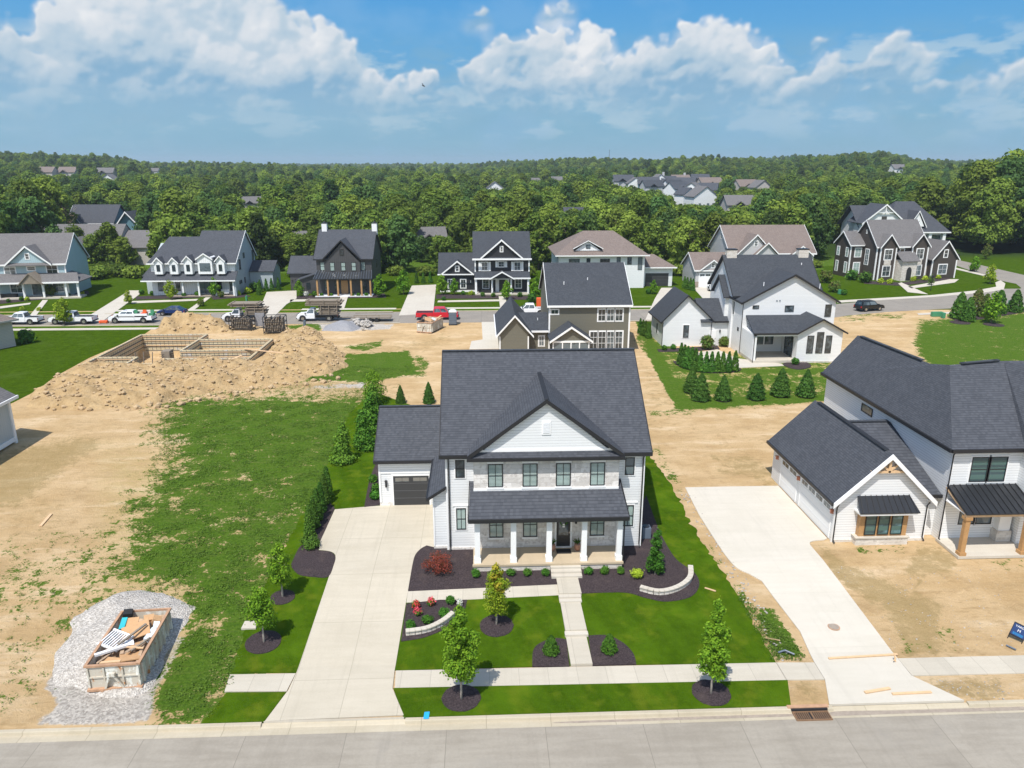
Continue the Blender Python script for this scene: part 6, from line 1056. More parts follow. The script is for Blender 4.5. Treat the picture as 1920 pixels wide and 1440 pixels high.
NEAR = 205
where = [(-200, 60, 'behind the pale blue house'), (60, 270, 'around the left grey-roofed house'), (270, 520, 'behind the dormered white house'), (520, 720, 'behind the charcoal house'), (720, 880, 'between the charcoal and black houses'),
         (880, 1030, 'behind the black house'), (1030, 1260, 'behind the broad brown hipped roof'), (1260, 1520, 'behind the tan-roofed house'), (1520, 1790, 'behind the brown corner house'), (1790, 2100, 'in the tall stand at the right edge')]
def place(u): return next(w for a, b, w in where if a <= u < b)
ORD = 'leftmost,second,third,fourth,fifth,sixth,seventh,eighth,ninth,tenth,eleventh,twelfth,thirteenth,fourteenth'.split(','); CNT = {}
for (r, x, y, g, s, k, u) in sorted(trees[:NEAR], key=lambda t: t[6]):
    tm, cm, H, wd = KINDS[k]; n = CNT[(k, place(u))] = CNT.get((k, place(u)), -1) + 1
    t = put_tree(tm, cm, x, y, g, s, q.uniform(0, 6.28), f"{wd} tree, {ORD[min(n, 13)]}{' from left' if n else ''}, {place(u)}", group='trees ' + place(u))
far = trees[NEAR:]
for r0, r1, s_ in ((1500, 3200, 20),):
    for (x, y) in candidate_ring(r0, r1, lambda r: s_):
        g = float(hill(np.array(x), np.array(y))); far.append((0, x, y, g, 1.05 + q.uniform(-.2, .2), q.choice([0, 1, 2, 3]), 0))
def woodland(pts):
    me = bpy.data.meshes.new('woodland'); me.from_pydata([(p[1], p[2], p[3]) for p in pts], [], [])
    for nm, ty, vals in (('tscale', 'FLOAT', [p[4] for p in pts]), ('tpick', 'INT', [p[5] for p in pts]), ('trot', 'FLOAT', [q.uniform(0, 6.28) for p in pts])): me.attributes.new(nm, ty, 'POINT').data.foreach_set('value', vals)
    o = struct('woodland', me, None, 'stuff'); o['label'] = 'dense green woodland stretching to the horizon'; o['category'] = 'woodland'
    gt = bpy.data.node_groups.new('woodland', 'GeometryNodeTree'); gt.interface.new_socket('Geometry', in_out='INPUT', socket_type='NodeSocketGeometry'); gt.interface.new_socket('Geometry', in_out='OUTPUT', socket_type='NodeSocketGeometry')
    N = gt.nodes.new; gi = N('NodeGroupInput'); go = N('NodeGroupOutput'); iop = N('GeometryNodeInstanceOnPoints'); jn = N('GeometryNodeJoinGeometry'); m2p = N('GeometryNodeMeshToPoints')
    srcs = []
    for k in range(len(KINDS)):
        c = bpy.data.objects.new('crown', KINDS[k][1]); srcs.append(c)
    for c in reversed(srcs): oi = N('GeometryNodeObjectInfo'); oi.inputs['Object'].default_value = c; oi.inputs['As Instance'].default_value = True; gt.links.new(oi.outputs['Geometry'], jn.inputs[0])
    def attr(nm, ty): a = N('GeometryNodeInputNamedAttribute'); a.data_type = ty; a.inputs['Name'].default_value = nm; return a.outputs['Attribute']
    gt.links.new(gi.outputs[0], m2p.inputs['Mesh']); gt.links.new(m2p.outputs[0], iop.inputs['Points']); gt.links.new(jn.outputs[0], iop.inputs['Instance']); iop.inputs['Pick Instance'].default_value = True
    gt.links.new(attr('tpick', 'INT'), iop.inputs['Instance Index']); gt.links.new(attr('tscale', 'FLOAT'), iop.inputs['Scale'])
    cx = N('ShaderNodeCombineXYZ'); gt.links.new(attr('trot', 'FLOAT'), cx.inputs[2]); gt.links.new(cx.outputs[0], iop.inputs['Rotation']); gt.links.new(iop.outputs[0], go.inputs[0])
    md = o.modifiers.new('woodland', 'NODES'); md.node_group = gt
woodland(far)
print('trees', len(trees), 'near', NEAR, 'far', len(far))

# ---- garden trees and shrubs
def young_lobes(seed, H, z0_, Wd, n=15, point=1.0):
    q = random.Random(seed); out = []
    for i in range(n):
        t = (i + .5) / n; z = z0_ + (H - z0_) * t * .97; rad = Wd * (math.sin(math.pi * (.14 + .8 * t ** .8)) ** point); a = i * 2.4 + q.uniform(-.6, .6)
        s = (.2 + .42 * (1 - t)) * Wd + .07; out.append((math.cos(a) * rad * q.uniform(.4, .95), math.sin(a) * rad * q.uniform(.4, .95), z, s, s * 1.05))
    for i in range(5): t = (i + .5) / 5; out.append((0, 0, z0_ + (H - z0_) * t, Wd * (.5 - .35 * t), (H - z0_) * .16))
    return out
def young(px, py, H, Wd, mat, label, seed, z0_=None, n=2600, size=.1, bark='pale_bark', point=1.0, lobes=15, r=.055, cat='tree', grp=None, zf=gz, name='young_tree'):
    x, y = G(px, py); z = zf(y); z0_ = H * .3 if z0_ is None else z0_
    n = int(n * 1.75); size *= .68
    tm = trunk_mb(H * .82, r, 8, seed, .015, min(1, Wd / H * 2.6)).mesh('trunk', MAT[bark], smooth=True); cm = lobes_crown('crown', seed, young_lobes(seed, H, z0_, Wd, lobes, point), n, size, mat)
    return put_tree(tm, cm, x, y, z, 1, 0, label, cat, grp, name)
young(865, 1312, 5.15, .8, 'young_leaf', 'young bright green street tree between driveway and sidewalk strip, ringed with dark mulch', 101, 1.5, 4200, .105)
young(1333, 1302, 5.3, .66, 'young_leaf', 'slim young street tree with pale trunk at the right end of the front verge', 102, 1.25, 3800, .1, point=1.4)
young(931, 1172, 3.7, .72, 'yellowgreen_leaf', 'small tree turning yellow at its top in the middle of the front lawn', 103, 1.0, 2400, .09, point=1.3)
x, y = G(931, 1172); yt = [o for o in COL.objects if o.get('label', '').startswith('small tree turning')][0]
o = bpy.data.objects.new('yellow_foliage', lobes_crown('yellow_foliage', 203, young_lobes(203, 3.85, 2.3, .42, 8), 900, .085, 'yellow_leaf')); COL.objects.link(o); o.parent = yt
young(495, 1205, 3.35, .7, 'young_leaf', 'young tree nearer the street of the two left of the driveway', 104, 1.3, 2300, .095); young(530, 1120, 3.55, .62, 'young_leaf', 'young tree farther from the street of the two left of the driveway', 105, 1.1, 2100, .095)
young(1228, 1078, 3.1, .46, 'box_leaf', 'slender upright tree in the mulch bed right of the porch', 106, .35, 2300, .085, lobes=14)
young(702, 756, 3.6, 1.25, 'young_leaf', 'loose light green tree at the back of the side yard', 107, .8, 2000, .12, zf=z0)
def blob(mat, seed, rx, rz, n, size, name='shrub_foliage', lob=6):
    q = random.Random(seed); L = [(q.uniform(-.35, .35) * rx, q.uniform(-.35, .35) * rx, rz * q.uniform(.7, 1.15), rx * .68, rz * .72) for i in range(lob)]; return lobes_crown(name, seed, L, n, size, mat)
def cone(mat, seed, H, rad, n, size, name='foliage', tier=0, pw=.8):
    q = np.random.RandomState(seed); t = q.uniform(0, 1, n) ** 1.35; rr = rad * (1 - t) ** pw * np.clip(t * 9 + .55, 0, 1) + .03
    if tier: rr *= .8 + .32 * (1 - ((t * tier) % 1))
    a = q.uniform(0, 6.2832, n); rr *= q.uniform(.72, 1.06, n) * (1 + .1 * np.sin(a * 5 + t * 25)); C = np.stack([np.cos(a) * rr, np.sin(a) * rr, t * H + .05], 1)
    return leafmesh(name, C, np.stack([np.cos(a), np.sin(a), np.full(n, .3)], 1), np.full(n, size), mat, seed)
def shrub(name, me, x, y, z, s, label, group=None, cat='shrub', rz=0, sz=None):
    o = bpy.data.objects.new(name, me); COL.objects.link(o); o.location = (x, y, z); o.scale = (s, s, sz or s); o.rotation_euler = (0, 0, rz); return tag(o, label, cat, group)
box = [blob('box_leaf', 300 + i, .3, .27, 900, .045) for i in range(3)]
for i, (px, py, lab) in enumerate(((893, 1083, 'round boxwood at the left porch corner, leftmost of the porch row'), (958, 1081, 'round boxwood half hidden behind the yellowing tree'), (989, 1080, 'round boxwood third from left before the porch'), (1022, 1080, 'round boxwood just left of the porch steps'),
        (1103, 1078, 'round boxwood just right of the porch steps'), (1133, 1077, 'round boxwood second to the right of the porch steps'), (1164, 1077, 'round boxwood third to the right of the porch steps, beside the lime shrub'))):
    x, y = G(px, py); shrub('boxwood', box[i % 3], x, y, gz(y) + .06, q.uniform(.95, 1.1), lab, 'boxwoods before the porch', rz=i)
for i, (px, py, lab) in enumerate(((771, 1181, 'round boxwood nearest the driveway above the curved stone edging'), (802, 1171, 'round boxwood in the middle above the curved stone edging'), (833, 1157, 'round boxwood at the right above the curved stone edging'), (844, 1133, 'round boxwood beside the cross path under the street tree top'))):
    x, y = G(px, py); shrub('boxwood', box[i % 3], x, y, gz(y) + .06, 1.1, lab, 'boxwoods by the driveway', rz=i)
for px, py, lab in ((1033, 1226, 'small conical evergreen in the bed left of the front walk'), (1142, 1223, 'small conical evergreen in the bed right of the front walk')):
    x, y = G(px, py); shrub('dwarf_evergreen', cone('box_leaf', int(px), 1.0, .42, 1500, .055, pw=.6), x, y, gz(y) + .06, 1, lab)
x, y = G(824, 1073); mp = thing('japanese_maple', 'low dark red maple shrub in the mulch bed left of the porch', 'shrub', (x, y, gz(y) + .05)); 
L = [(.62 * math.cos(a) * (.5 + .5 * (a % 2)), .62 * math.sin(a), .55 + .12 * (i % 3), .42, .34) for i, a in enumerate(np.arange(0, 6.28, .9))] + [(0, 0, .75, .5, .4), (-.1, -.3, .3, .4, .25)]
o = bpy.data.objects.new('foliage', lobes_crown('foliage', 77, L, 1900, .05, 'red_leaf')); COL.objects.link(o); o.parent = mp; o = bpy.data.objects.new('trunk', trunk_mb(.8, .04, 5, 3, .1).mesh('trunk', MAT['bark'])); COL.objects.link(o); o.parent = mp
x, y = G(1194, 1084); shrub('lime_shrub', blob('lime_leaf', 78, .42, .34, 900, .06), x, y, gz(y) + .05, 1, 'bright lime yellow shrub in the bed right of the porch')
for i, (px, py, s, lab) in enumerate(((780, 1142, .8, 'red flowering rose bush, upper one beside the driveway'), (784, 1155, .75, 'red flowering rose bush, lower one beside the driveway'), (808, 1137, .8, 'pink flowering rose bush in the middle of the small bed'))):
    x, y = G(px, py); rb = thing('rose_bush', lab, 'flowering bush', (x, y, gz(y) + .05)); o = bpy.data.objects.new('foliage', blob('box_leaf', 80 + i, .26, .26, 350, .05)); COL.objects.link(o); o.parent = rb; o = bpy.data.objects.new('flowers', blob('rose_leaf', 90 + i, .3, .3, 300, .05, 'flowers')); COL.objects.link(o); o.parent = rb
x, y = G(862, 1137); m_leaf('white_flower', (.7, .7, .65), (.8, .8, .75), var=.1); shrub('white_hydrangea', blob('white_flower', 96, .22, .26, 260, .05), x, y, gz(y) + .05, 1, 'white flowering shrub at the right tip of the small bed')
arb = [cone('arbor_leaf', 400 + i, 2.3, .36, 1500, .075, pw=.55) for i in range(3)]
for i, (X_, Y_) in enumerate(((-12.15, 46.7), (-12.1, 47.9), (-12.1, 49.1), (-12.1, 50.4), (-12.1, 51.7), (-12.15, 53.0))):
    shrub('arborvitae', arb[i % 3], X_ + .25, Y_, .05, 1.0 + .03 * (i % 3), f"tall narrow arborvitae in the row at the left of the driveway, {('nearest', 'second', 'third', 'fourth', 'fifth', 'farthest')[i]} from the street", 'arborvitae row by the driveway', 'conifer', i)
x, y = G(584, 1026); shrub('juniper', blob('arbor_leaf', 410, .85, .42, 1700, .07), x, y, .05, .95, 'spreading low juniper at the street end of the arborvitae row')
spr = [cone('spruce_leaf', 420 + i, 2.6, 1.0, 4200, .095, tier=6 + i, pw=.62 + .1 * i) for i in range(3)]
loose = [lobes_crown('crown', 430 + i, [(rnd.uniform(-.25, .25) * (1 - k / 9), rnd.uniform(-.3, .3) * (1 - k / 9), .35 + k * .3, (.85 - k * .075) * rnd.uniform(.8, 1.15), .42) for k in range(9)], 4200, .085, 'side_leaf') for i in range(3)]
for i, (px, py, s, lab) in enumerate(((645, 868, .95, 'bushy green conifer nearest the street in the side yard'), (680, 845, 1.0, 'bushy green conifer second from the street in the side yard'), (697, 812, 1.05, 'bushy green conifer third from the street in the side yard'), (700, 786, 1.0, 'bushy green conifer beside the garage roof'))):
    x, y = G(px, py); t = put_tree(trunk_mb(2, .07, 0, i).mesh('trunk', MAT['bark']), loose[i % 3], x, y + .3, 0, s * 1.3, i, lab, 'conifer', 'side yard conifers', 'conifer', sz=s * 1.25)
for px, py, s, lab in ((751, 757, .68, 'small spruce left of two behind the garage roof'), (804, 757, .8, 'small spruce right of two behind the garage roof')):
    x, y = G(px, py); put_tree(None, spr[1], x, y + .2, 0, s * .8, 1, lab, 'conifer', None, 'spruce', sz=s * 1.1)
for i, (px, py, s, lab) in enumerate(((1296, 735, 1.0, 'small spruce at the left, rear of the staggered pair by the white farmhouse yard'), (1313, 750, 1.15, 'small spruce at the left, front of the staggered pair by the white farmhouse yard'), (1355, 750, 1.05, 'spruce second from left in the front line below the white farmhouse'), (1417, 748, 1.08, 'spruce in the middle of the line below the white farmhouse'), (1463, 742, 1.18, 'spruce second from right in the line below the white farmhouse'), (1510, 743, 1.16, 'spruce at the right end of the line below the white farmhouse'))):
    x, y = G(px, py); put_tree(trunk_mb(1, .07, 0, i).mesh('trunk', MAT['bark']), spr[i % 3], x, y, .05, s * .92, i, lab, 'conifer', 'spruces below the white farmhouse', 'spruce', sz=s * .98)
ar2 = [cone('arbor_leaf', 440 + i, 2.5, .5, 800, .12, pw=.7) for i in range(2)]
P_ = [(1276, 684), (1282, 688), (1288, 691), (1296, 693), (1303, 696), (1312, 697), (1323, 698), (1333, 698), (1344, 698), (1354, 698), (1365, 698), (1377, 696)]
for i, (px, py) in enumerate(P_):
    x, y = G(px, py); shrub('arborvitae', ar2[i % 2], x, y, .05, 1.1 if i < 5 else 1.0, f"narrow conifer in the curved row behind the white farmhouse, {i + 1}{('st', 'nd', 'rd')[i] if i < 3 else 'th'} from its left end", 'curved conifer row of the white farmhouse', 'conifer', i)
for i, (px, py) in enumerate(((1200, 625), (1205, 628), (1210, 630), (1216, 634))):
    x, y = G(px, py); shrub('arborvitae', ar2[i % 2], x, y, 0, .9, f"small conifer by the path left of the white farmhouse garage, {('farthest', 'second farthest', 'second nearest', 'nearest')[i]}", 'conifers left of the farmhouse garage', 'conifer', i)
# far yards: shrubs, street trees, conifers
mids = {'g': blob('box_leaf', 501, .6, .5, 500, .12), 'd': blob('arbor_leaf', 502, .6, .6, 500, .12), 'y': blob('lime_leaf', 503, .5, .45, 400, .11), 'r': blob('red_leaf', 504, .6, .8, 500, .11), 'w': blob('white_flower', 505, .5, .45, 300, .1), 'b': blob('bronze_leaf', 506, .7, .7, 500, .13)}
WORD = dict(g='round green', d='dark green', y='lime green', r='dark red', w='white flowering', b='bronze green')
def bush(k, px, py, s, lab): x, y = G(px, py); shrub('shrub', mids[k], x, y, 0, s, f"{WORD[k]} shrub {lab}", None, rz=px)
for k, px, py, s, lab in (('g', 42, 564, .9, 'left of the walk of the pale blue house'), ('y', 52, 564, 1, 'beside the walk of the pale blue house'), ('b', 97, 556, 1.9, 'before the porch of the pale blue house'), ('g', 130, 556, .8, 'right before the porch of the pale blue house'), ('y', 155, 553, .9, 'at the right porch corner of the pale blue house'), ('g', 17, 567, .8, 'at the left end of the pale blue house bed'), ('y', 73, 583, .9, 'by the lower end of the pale blue house walk'), ('y', 42, 582, .9, 'left of the lower walk of the pale blue house'),
    ('r', 300, 550, 1.9, 'in the bed of the dormered house'), ('g', 265, 552, 1.1, 'at the left end of the dormered house bed'), ('g', 286, 553, .9, 'second in the dormered house bed'), ('g', 345, 556, .9, 'before the porch of the dormered house'), ('g', 370, 555, 1.0, 'beside the walk of the dormered house'), ('y', 446, 554, 1.3, 'at the right corner of the dormered house'), ('y', 466, 550, 1.6, 'past the right corner of the dormered house'), ('b', 415, 558, 1.0, 'right of the walk of the dormered house'), ('d', 478, 546, 1.9, 'beside the right wall of the dormered house'), ('b', 378, 574, 1.0, 'on the lawn of the dormered house'),
    ('w', 574, 556, 1.3, 'left of the charcoal house walk'), ('g', 590, 556, 1.2, 'before the charcoal porch, left part'), ('g', 603, 556, .8, 'before the charcoal porch, second from left'), ('g', 621, 556, .8, 'before the charcoal porch, third from left'), ('g', 660, 556, .8, 'before the charcoal porch, first right of the walk'), ('g', 672, 556, .8, 'before the charcoal porch, second right of the walk'), ('g', 687, 556, .8, 'before the charcoal porch, third right of the walk'),
    ('y', 883, 553, 1.1, 'before the left wing of the black house'), ('g', 868, 553, .9, 'under the left wing windows of the black house'), ('d', 905, 556, .9, 'before the black house porch, left'), ('d', 925, 557, .9, 'before the black house porch by the walk'), ('d', 975, 557, 1.0, 'before the black house porch, right'), ('d', 997, 567, 1.8, 'right of the black house lawn'), ('g', 833, 564, .9, 'at the left corner of the black house lawn'),
    ('d', 1597, 525, 2.4, 'left front of the brown corner house'), ('d', 1622, 530, 2.5, 'under the middle window of the brown corner house'), ('y', 1650, 531, 1.4, 'left of the brown house entrance'), ('y', 1668, 532, 1.4, 'beside the brown house entrance, left'), ('y', 1712, 527, 1.4, 'right of the brown house entrance'), ('y', 1735, 526, 1.4, 'under the right bay of the brown house'), ('y', 1760, 523, 1.2, 'under the garage window of the brown house'), ('b', 1548, 530, 2.2, 'at the left rear corner of the brown house'), ('b', 1565, 548, 1.9, 'on the lawn left of the brown house'), ('g', 1582, 553, 1.2, 'behind the farmhouse roof by the brown house lawn'),
    ('b', 1324, 655, 1.6, 'by the side door of the white farmhouse'), ('g', 1245, 657, .8, 'left in the farmhouse garage bed'), ('g', 1262, 655, .8, 'second in the farmhouse garage bed'), ('b', 1358, 650, 1.2, 'in the side bed of the white farmhouse'), ('g', 1490, 684, 1.0, 'in the bed under the farmhouse windows'), ('d', 1216, 551, 1.2, 'by the drive behind the olive house'), ('d', 50, 643, 2.1, 'beside the beige house corner'),
    ('g', 700, 905, .75, 'at the left side of the garage, rear'), ('g', 704, 922, .75, 'at the left side of the garage, middle'), ('g', 703, 936, .85, 'at the left side of the garage, front')): bush(k, px, py, s, lab)
midt = [lobes_crown('crown', 600 + i, young_lobes(600 + i, 4.6, 1.1, 1.25, 12), 1100, .2, m) for i, m in enumerate(('yellowgreen_leaf', 'young_leaf', 'box_leaf', 'bronze_leaf'))]; mtr = trunk_mb(3.6, .08, 6, 9).mesh('trunk', MAT['bark'])
for i, (px, py, k, s, lab) in enumerate(((122, 610, 0, .95, 'young street tree before the white pickup on the back street'), (242, 570, 0, .55, 'small tree at the drive edge left of the dormered house'), (322, 562, 0, .8, 'yellow-green young tree in front of the dormered house'), (403, 556, 1, .8, 'young tree before the porch swing of the dormered house'), (757, 552, 1, 1.05, 'young tree by the mulch spot at the driveway right of the charcoal house'), (712, 557, 1, .95, 'leafy tree at the right corner of the charcoal porch'), (562, 556, 1, .7, 'young tree left of the charcoal house walk'), (829, 553, 1, .85, 'tree at the left corner of the black house'), (852, 553, 1, .7, 'small tree between the windows of the black house wing'), (950, 562, 1, .8, 'young tree right of the black house walk'),
    (1005, 560, 1, .9, 'young tree right of the black house'), (1225, 551, 1, .6, 'small tree at the drive behind the olive house'), (1856, 532, 0, .9, 'thin young tree on the lawn near the street bend'), (1826, 510, 1, .8, 'young tree beside the drive of the brown corner house'), (1848, 486, 3, .9, 'thin orange-green tree by the far road'), (1858, 606, 1, 1.1, 'slender tree in the mulch ring on the right lawn'), (1745, 535, 3, .5, 'tiny young tree at the walk of the brown house'))):
    x, y = G(px, py); put_tree(mtr, midt[k], x, y, 0, s, i, lab, 'tree', None, 'young_tree')
for i, (px, py, s, lab) in enumerate(((1797, 597, 1.45, 'bushy conifer at the left end of the group on the right lawn'), (1813, 602, 1.3, 'conifer second from left, lowest of the group on the right lawn'), (1829, 590, 1.5, 'tall conifer in the rear of the group on the right lawn'), (1845, 594, 1.3, 'conifer in the middle of the group on the right lawn'), (1871, 588, 1.35, 'conifer at the right end of the group on the right lawn'), (1902, 585, 1.3, 'lone conifer right of the group on the right lawn'))):
    x, y = G(px, py); shrub('arborvitae', cone('bronze_leaf' if i in (2, 3) else 'arbor_leaf', 460 + i, 2.9, .95, 1300, .16, pw=.6), x, y, 0, s, lab, None, 'conifer')
for i, (px, py) in enumerate(((488, 547), (500, 545), (510, 544), (523, 543), (781, 531), (794, 531), (807, 530), (486, 553))):
    x, y = G(px, py); shrub('arborvitae', ar2[i % 2], x, y, 0, .95, ('slim conifer in the row right of the dormered house' if i < 4 or i == 7 else 'slim conifer in the row at the back of the second driveway') + (', nearest the house', ', second', ', third', ', farthest', ', left one', ', middle one', ', right one', ', foremost')[i], 'slim conifers behind the driveways', 'conifer')
for i, (px, py) in enumerate(((1283, 540), (1288, 542), (1294, 543), (1299, 545))):
    x, y = G(px, py); shrub('arborvitae', ar2[i % 2], x, y, 0, .95, f"slim conifer left of the tan-roofed garage, {('leftmost', 'second from left', 'second from right', 'rightmost')[i]}", 'conifers left of the tan-roofed garage', 'conifer')
# undergrowth along the wood edge and a bare tree
ug = [blob('forest_leaf', 700 + i, 3.2, 1.7, 900, .42, 'foliage', 8) for i in range(3)]
TH = {}
def thlab(X_, Y_):
    w_ = place(float(proj(X_, Y_, 0)[0])); n = TH[w_] = TH.get(w_, -1) + 1; return f"leafy thicket at the woodland foot, {ORD[n]}{' from left' if n else ''}, {w_}"
for i in range(26):
    X_ = -100 + i * 7.3; Y_ = wood_edge(X_) - 2.5 + q.uniform(-2, 2)
    if any((X_ - a) ** 2 + (Y_ - b) ** 2 < (c + 1) ** 2 for a, b, c in RAD): continue
    shrub('thicket', ug[i % 3], X_, Y_, 0, q.uniform(.6, 1.1), thlab(X_, Y_), 'thickets at the woodland foot', 'thicket', i)
for i, (px, py) in enumerate(((150, 515), (175, 520), (200, 516), (225, 518), (160, 500), (210, 498))):
    x, y = G(px, py); shrub('thicket', ug[i % 3], x, y, 0, .95, f"dense bush in the gap between the two left houses, {('front left', 'front middle', 'front right', 'rightmost', 'rear left', 'rear right')[i]} one", 'bushes between the two left houses', 'thicket', i)
for i, (px, py, s) in enumerate(((178, 500, .75), (212, 498, .85), (235, 500, .8), (150, 495, .9))):
    x, y = G(px, py); put_tree(KINDS[i % 3][0], KINDS[i % 3][1], x, y, 0, s * .8, i, f"leafy tree in the gap between the two left houses, {('second from left', 'third from left', 'rightmost', 'leftmost')[i]}", group='trees between the two left houses')
d = ray(240, 400); put_tree(trunk_mb(15, .3, 22, 71).mesh('trunk', MAT['pale_bark']), lobes_crown('crown', 71, forest_lobes(71, 15, 3.0), 500, .3, 'dead_leaf'), -118, 222, 0, 1, 0, 'bare greyish brown dying tree above the teal house roof', name='bare_tree')
# rough weeds on the open lots
def weeds():
    q = np.random.RandomState(3); n = 60000; X = q.uniform(-44, 0, n); Y = q.uniform(30, 92, n); 
    px, py = proj(X, Y, 0 * X); dens = .95 * pmask(px, py, [(285, 775), (300, 742), (690, 740), (690, 860), (600, 960), (520, 1110), (455, 1240), (380, 1350), (285, 1350), (345, 1200), (235, 1120), (235, 990), (245, 930), (290, 880)], 60)
    dens = np.maximum(dens, .16 * pmask(px, py, [(-50, 1060), (240, 950), (300, 860), (420, 1100), (260, 1160), (120, 1200), (0, 1350), (-50, 1350)], 40)); dens = np.maximum(dens, .9 * pmask(px, py, [(650, 665), (765, 662), (778, 700), (700, 713), (570, 712)], 8))
    cl = np.array([mnoise.noise(Vector((a * .55, b * .55, 0))) for a, b in zip(X, Y)]); keep = (q.uniform(0, 1, n) < dens * np.clip(.45 + cl * 1.9, 0, 1)); lm, _ = in_poly(px, py, [(700, 735), (655, 775), (625, 836), (606, 898), (580, 940), (548, 1000), (505, 1080), (470, 1150), (440, 1240), (434, 1262), (385, 1353), (1500, 1400), (1500, 700)]); keep &= ~lm
    gp, _ = in_poly(px, py, [(95, 1250), (130, 1190), (200, 1125), (300, 1105), (365, 1140), (330, 1210), (300, 1300), (110, 1330)]); keep &= ~gp
    X, Y = X[keep], Y[keep]; C = []; 
    X2 = np.concatenate([X, q.uniform(15.1, 17.0, 500)]); Y2_ = np.concatenate([Y, q.uniform(33, 38.5, 500)]); 
    k = np.concatenate([np.ones(len(X), bool), (X2[len(X):] - 15.0) < (2.1 - (Y2_[len(X):] - 33) * .3)]); X2, Y2_ = X2[k], Y2_[k]
    Z = np.interp(Y2_, [Y1, Y2], [ZL, 0]); reps = 7
    Xr = np.repeat(X2, reps) + q.normal(0, .09, len(X2) * reps); Yr = np.repeat(Y2_, reps) + q.normal(0, .09, len(X2) * reps); Zr = np.repeat(Z, reps) + q.uniform(.01, .11, len(X2) * reps)
    me = leafmesh('weeds', np.stack([Xr, Yr, Zr], 1), np.tile((0, 0, 1.0), (len(Xr), 1)), np.full(len(Xr), .048), 'weed_leaf', 4)
    o = struct('weeds', me, None, 'stuff'); o['label'] = 'patchy low weeds on the bare lots'; o['category'] = 'weeds'; print('weeds', len(Xr))
weeds()

# ================================================================== BUILDING SITE
def heap(name, poly_px, hmax, slope, mat, label, cat, nz=.25, res=.3, seed=0, zb=None, hf=None):
    W_ = GP(poly_px); xs_ = [p[0] for p in W_]; ys_ = [p[1] for p in W_]; gx = np.arange(min(xs_) - .5, max(xs_) + .5, res); gy = np.arange(min(ys_) - .5, max(ys_) + .5, res); X, Y = np.meshgrid(gx, gy); ins, d = in_poly(X, Y, W_)
    N1 = np.array([[mnoise.fractal(Vector((x * .45 + seed, y * .45, 0)), 1, 2, 5) for x in gx] for y in gy]); N2 = np.array([[mnoise.noise(Vector((x * 2.2 + seed, y * 2.2, 3))) for x in gx] for y in gy])
    d = np.where(ins, d, -d) + N1 * .5; H = hmax if hf is None else hf(X, Y); up = np.clip(d * slope, -.4, None); Hh = H * (1 - np.exp(-up / np.maximum(H, .05))) * (1 + .35 * N1) + N1 * nz * np.clip(d, 0, 1) + N2 * nz * .45 * np.clip(d, 0, 1)
    Hh = np.where(d > 0, Hh, d * .35); base = np.interp(Y, [Y1, Y2], [ZL, 0]); Z = base + Hh; idx = np.arange(X.size).reshape(X.shape); dd = d.ravel()
    F = [(int(a), int(b), int(c), int(e)) for a, b, c, e in np.stack([idx[:-1, :-1], idx[:-1, 1:], idx[1:, 1:], idx[1:, :-1]], -1).reshape(-1, 4) if max(dd[a], dd[b], dd[c], dd[e]) > -.45]
    V = np.stack([X.ravel(), Y.ravel(), Z.ravel()], 1); ox, oy = float(X.mean()), float(Y.mean())
    used = sorted({i for f in F for i in f}); mp_ = {u: i for i, u in enumerate(used)}
    me = bpy.data.meshes.new(name); me.from_pydata([(float(V[i][0]) - ox, float(V[i][1]) - oy, float(V[i][2])) for i in used], [], [tuple(mp_[i] for i in f) for f in F]); me.materials.append(MAT[mat]); me.shade_smooth()
    o = bpy.data.objects.new(name, me); COL.objects.link(o); o.location = (ox, oy, 0); tag(o, label, cat)
    ok = (d > .2); return np.stack([X[ok], Y[ok], Z[ok]], 1)
pts = heap('dirt_mound', [(50, 762), (62, 738), (98, 715), (123, 699), (158, 685), (240, 687), (300, 687), (316, 678), (420, 679), (478, 684), (498, 668), (516, 640), (530, 622), (600, 621), (612, 640), (645, 662), (652, 688), (600, 705), (540, 716), (440, 728), (330, 748), (280, 762), (180, 768), (90, 768)], 1.15, .75, 'mound_dirt', 'long heap of tan excavated clay along the front of the basement pit', 'dirt mound', .32)
pts2 = heap('dirt_mound', [(288, 632), (298, 612), (320, 606), (395, 606), (428, 612), (440, 625), (392, 623), (300, 626)], 3.4, .95, 'mound_dirt', 'pointed tan dirt heap between the pit and the parked blue car', 'dirt mound', .3, seed=5)
pts4 = heap('dirt_mound', [(530, 640), (536, 628), (560, 622), (592, 622), (604, 632), (590, 642), (550, 646)], 1.3, .8, 'mound_dirt', 'small dirt heap with roots right of the pit', 'dirt mound', .3, seed=9)
heap('gravel_pile', [(95, 1250), (100, 1225), (137, 1187), (142, 1158), (185, 1128), (222, 1115), (275, 1108), (305, 1110), (340, 1124), (363, 1140), (342, 1165), (330, 1200), (300, 1262), (270, 1302), (165, 1300), (110, 1275)], .85, .45, 'gravel', 'pale crushed stone spread under and behind the open waste container', 'gravel pile', .05, seed=2)
heap('gravel_pile', [(603, 620), (612, 610), (640, 604), (672, 604), (680, 612), (660, 622)], 1.0, .5, 'fine_gravel', 'small grey gravel heap beside the trailer on the back street', 'gravel pile', .04, seed=3)
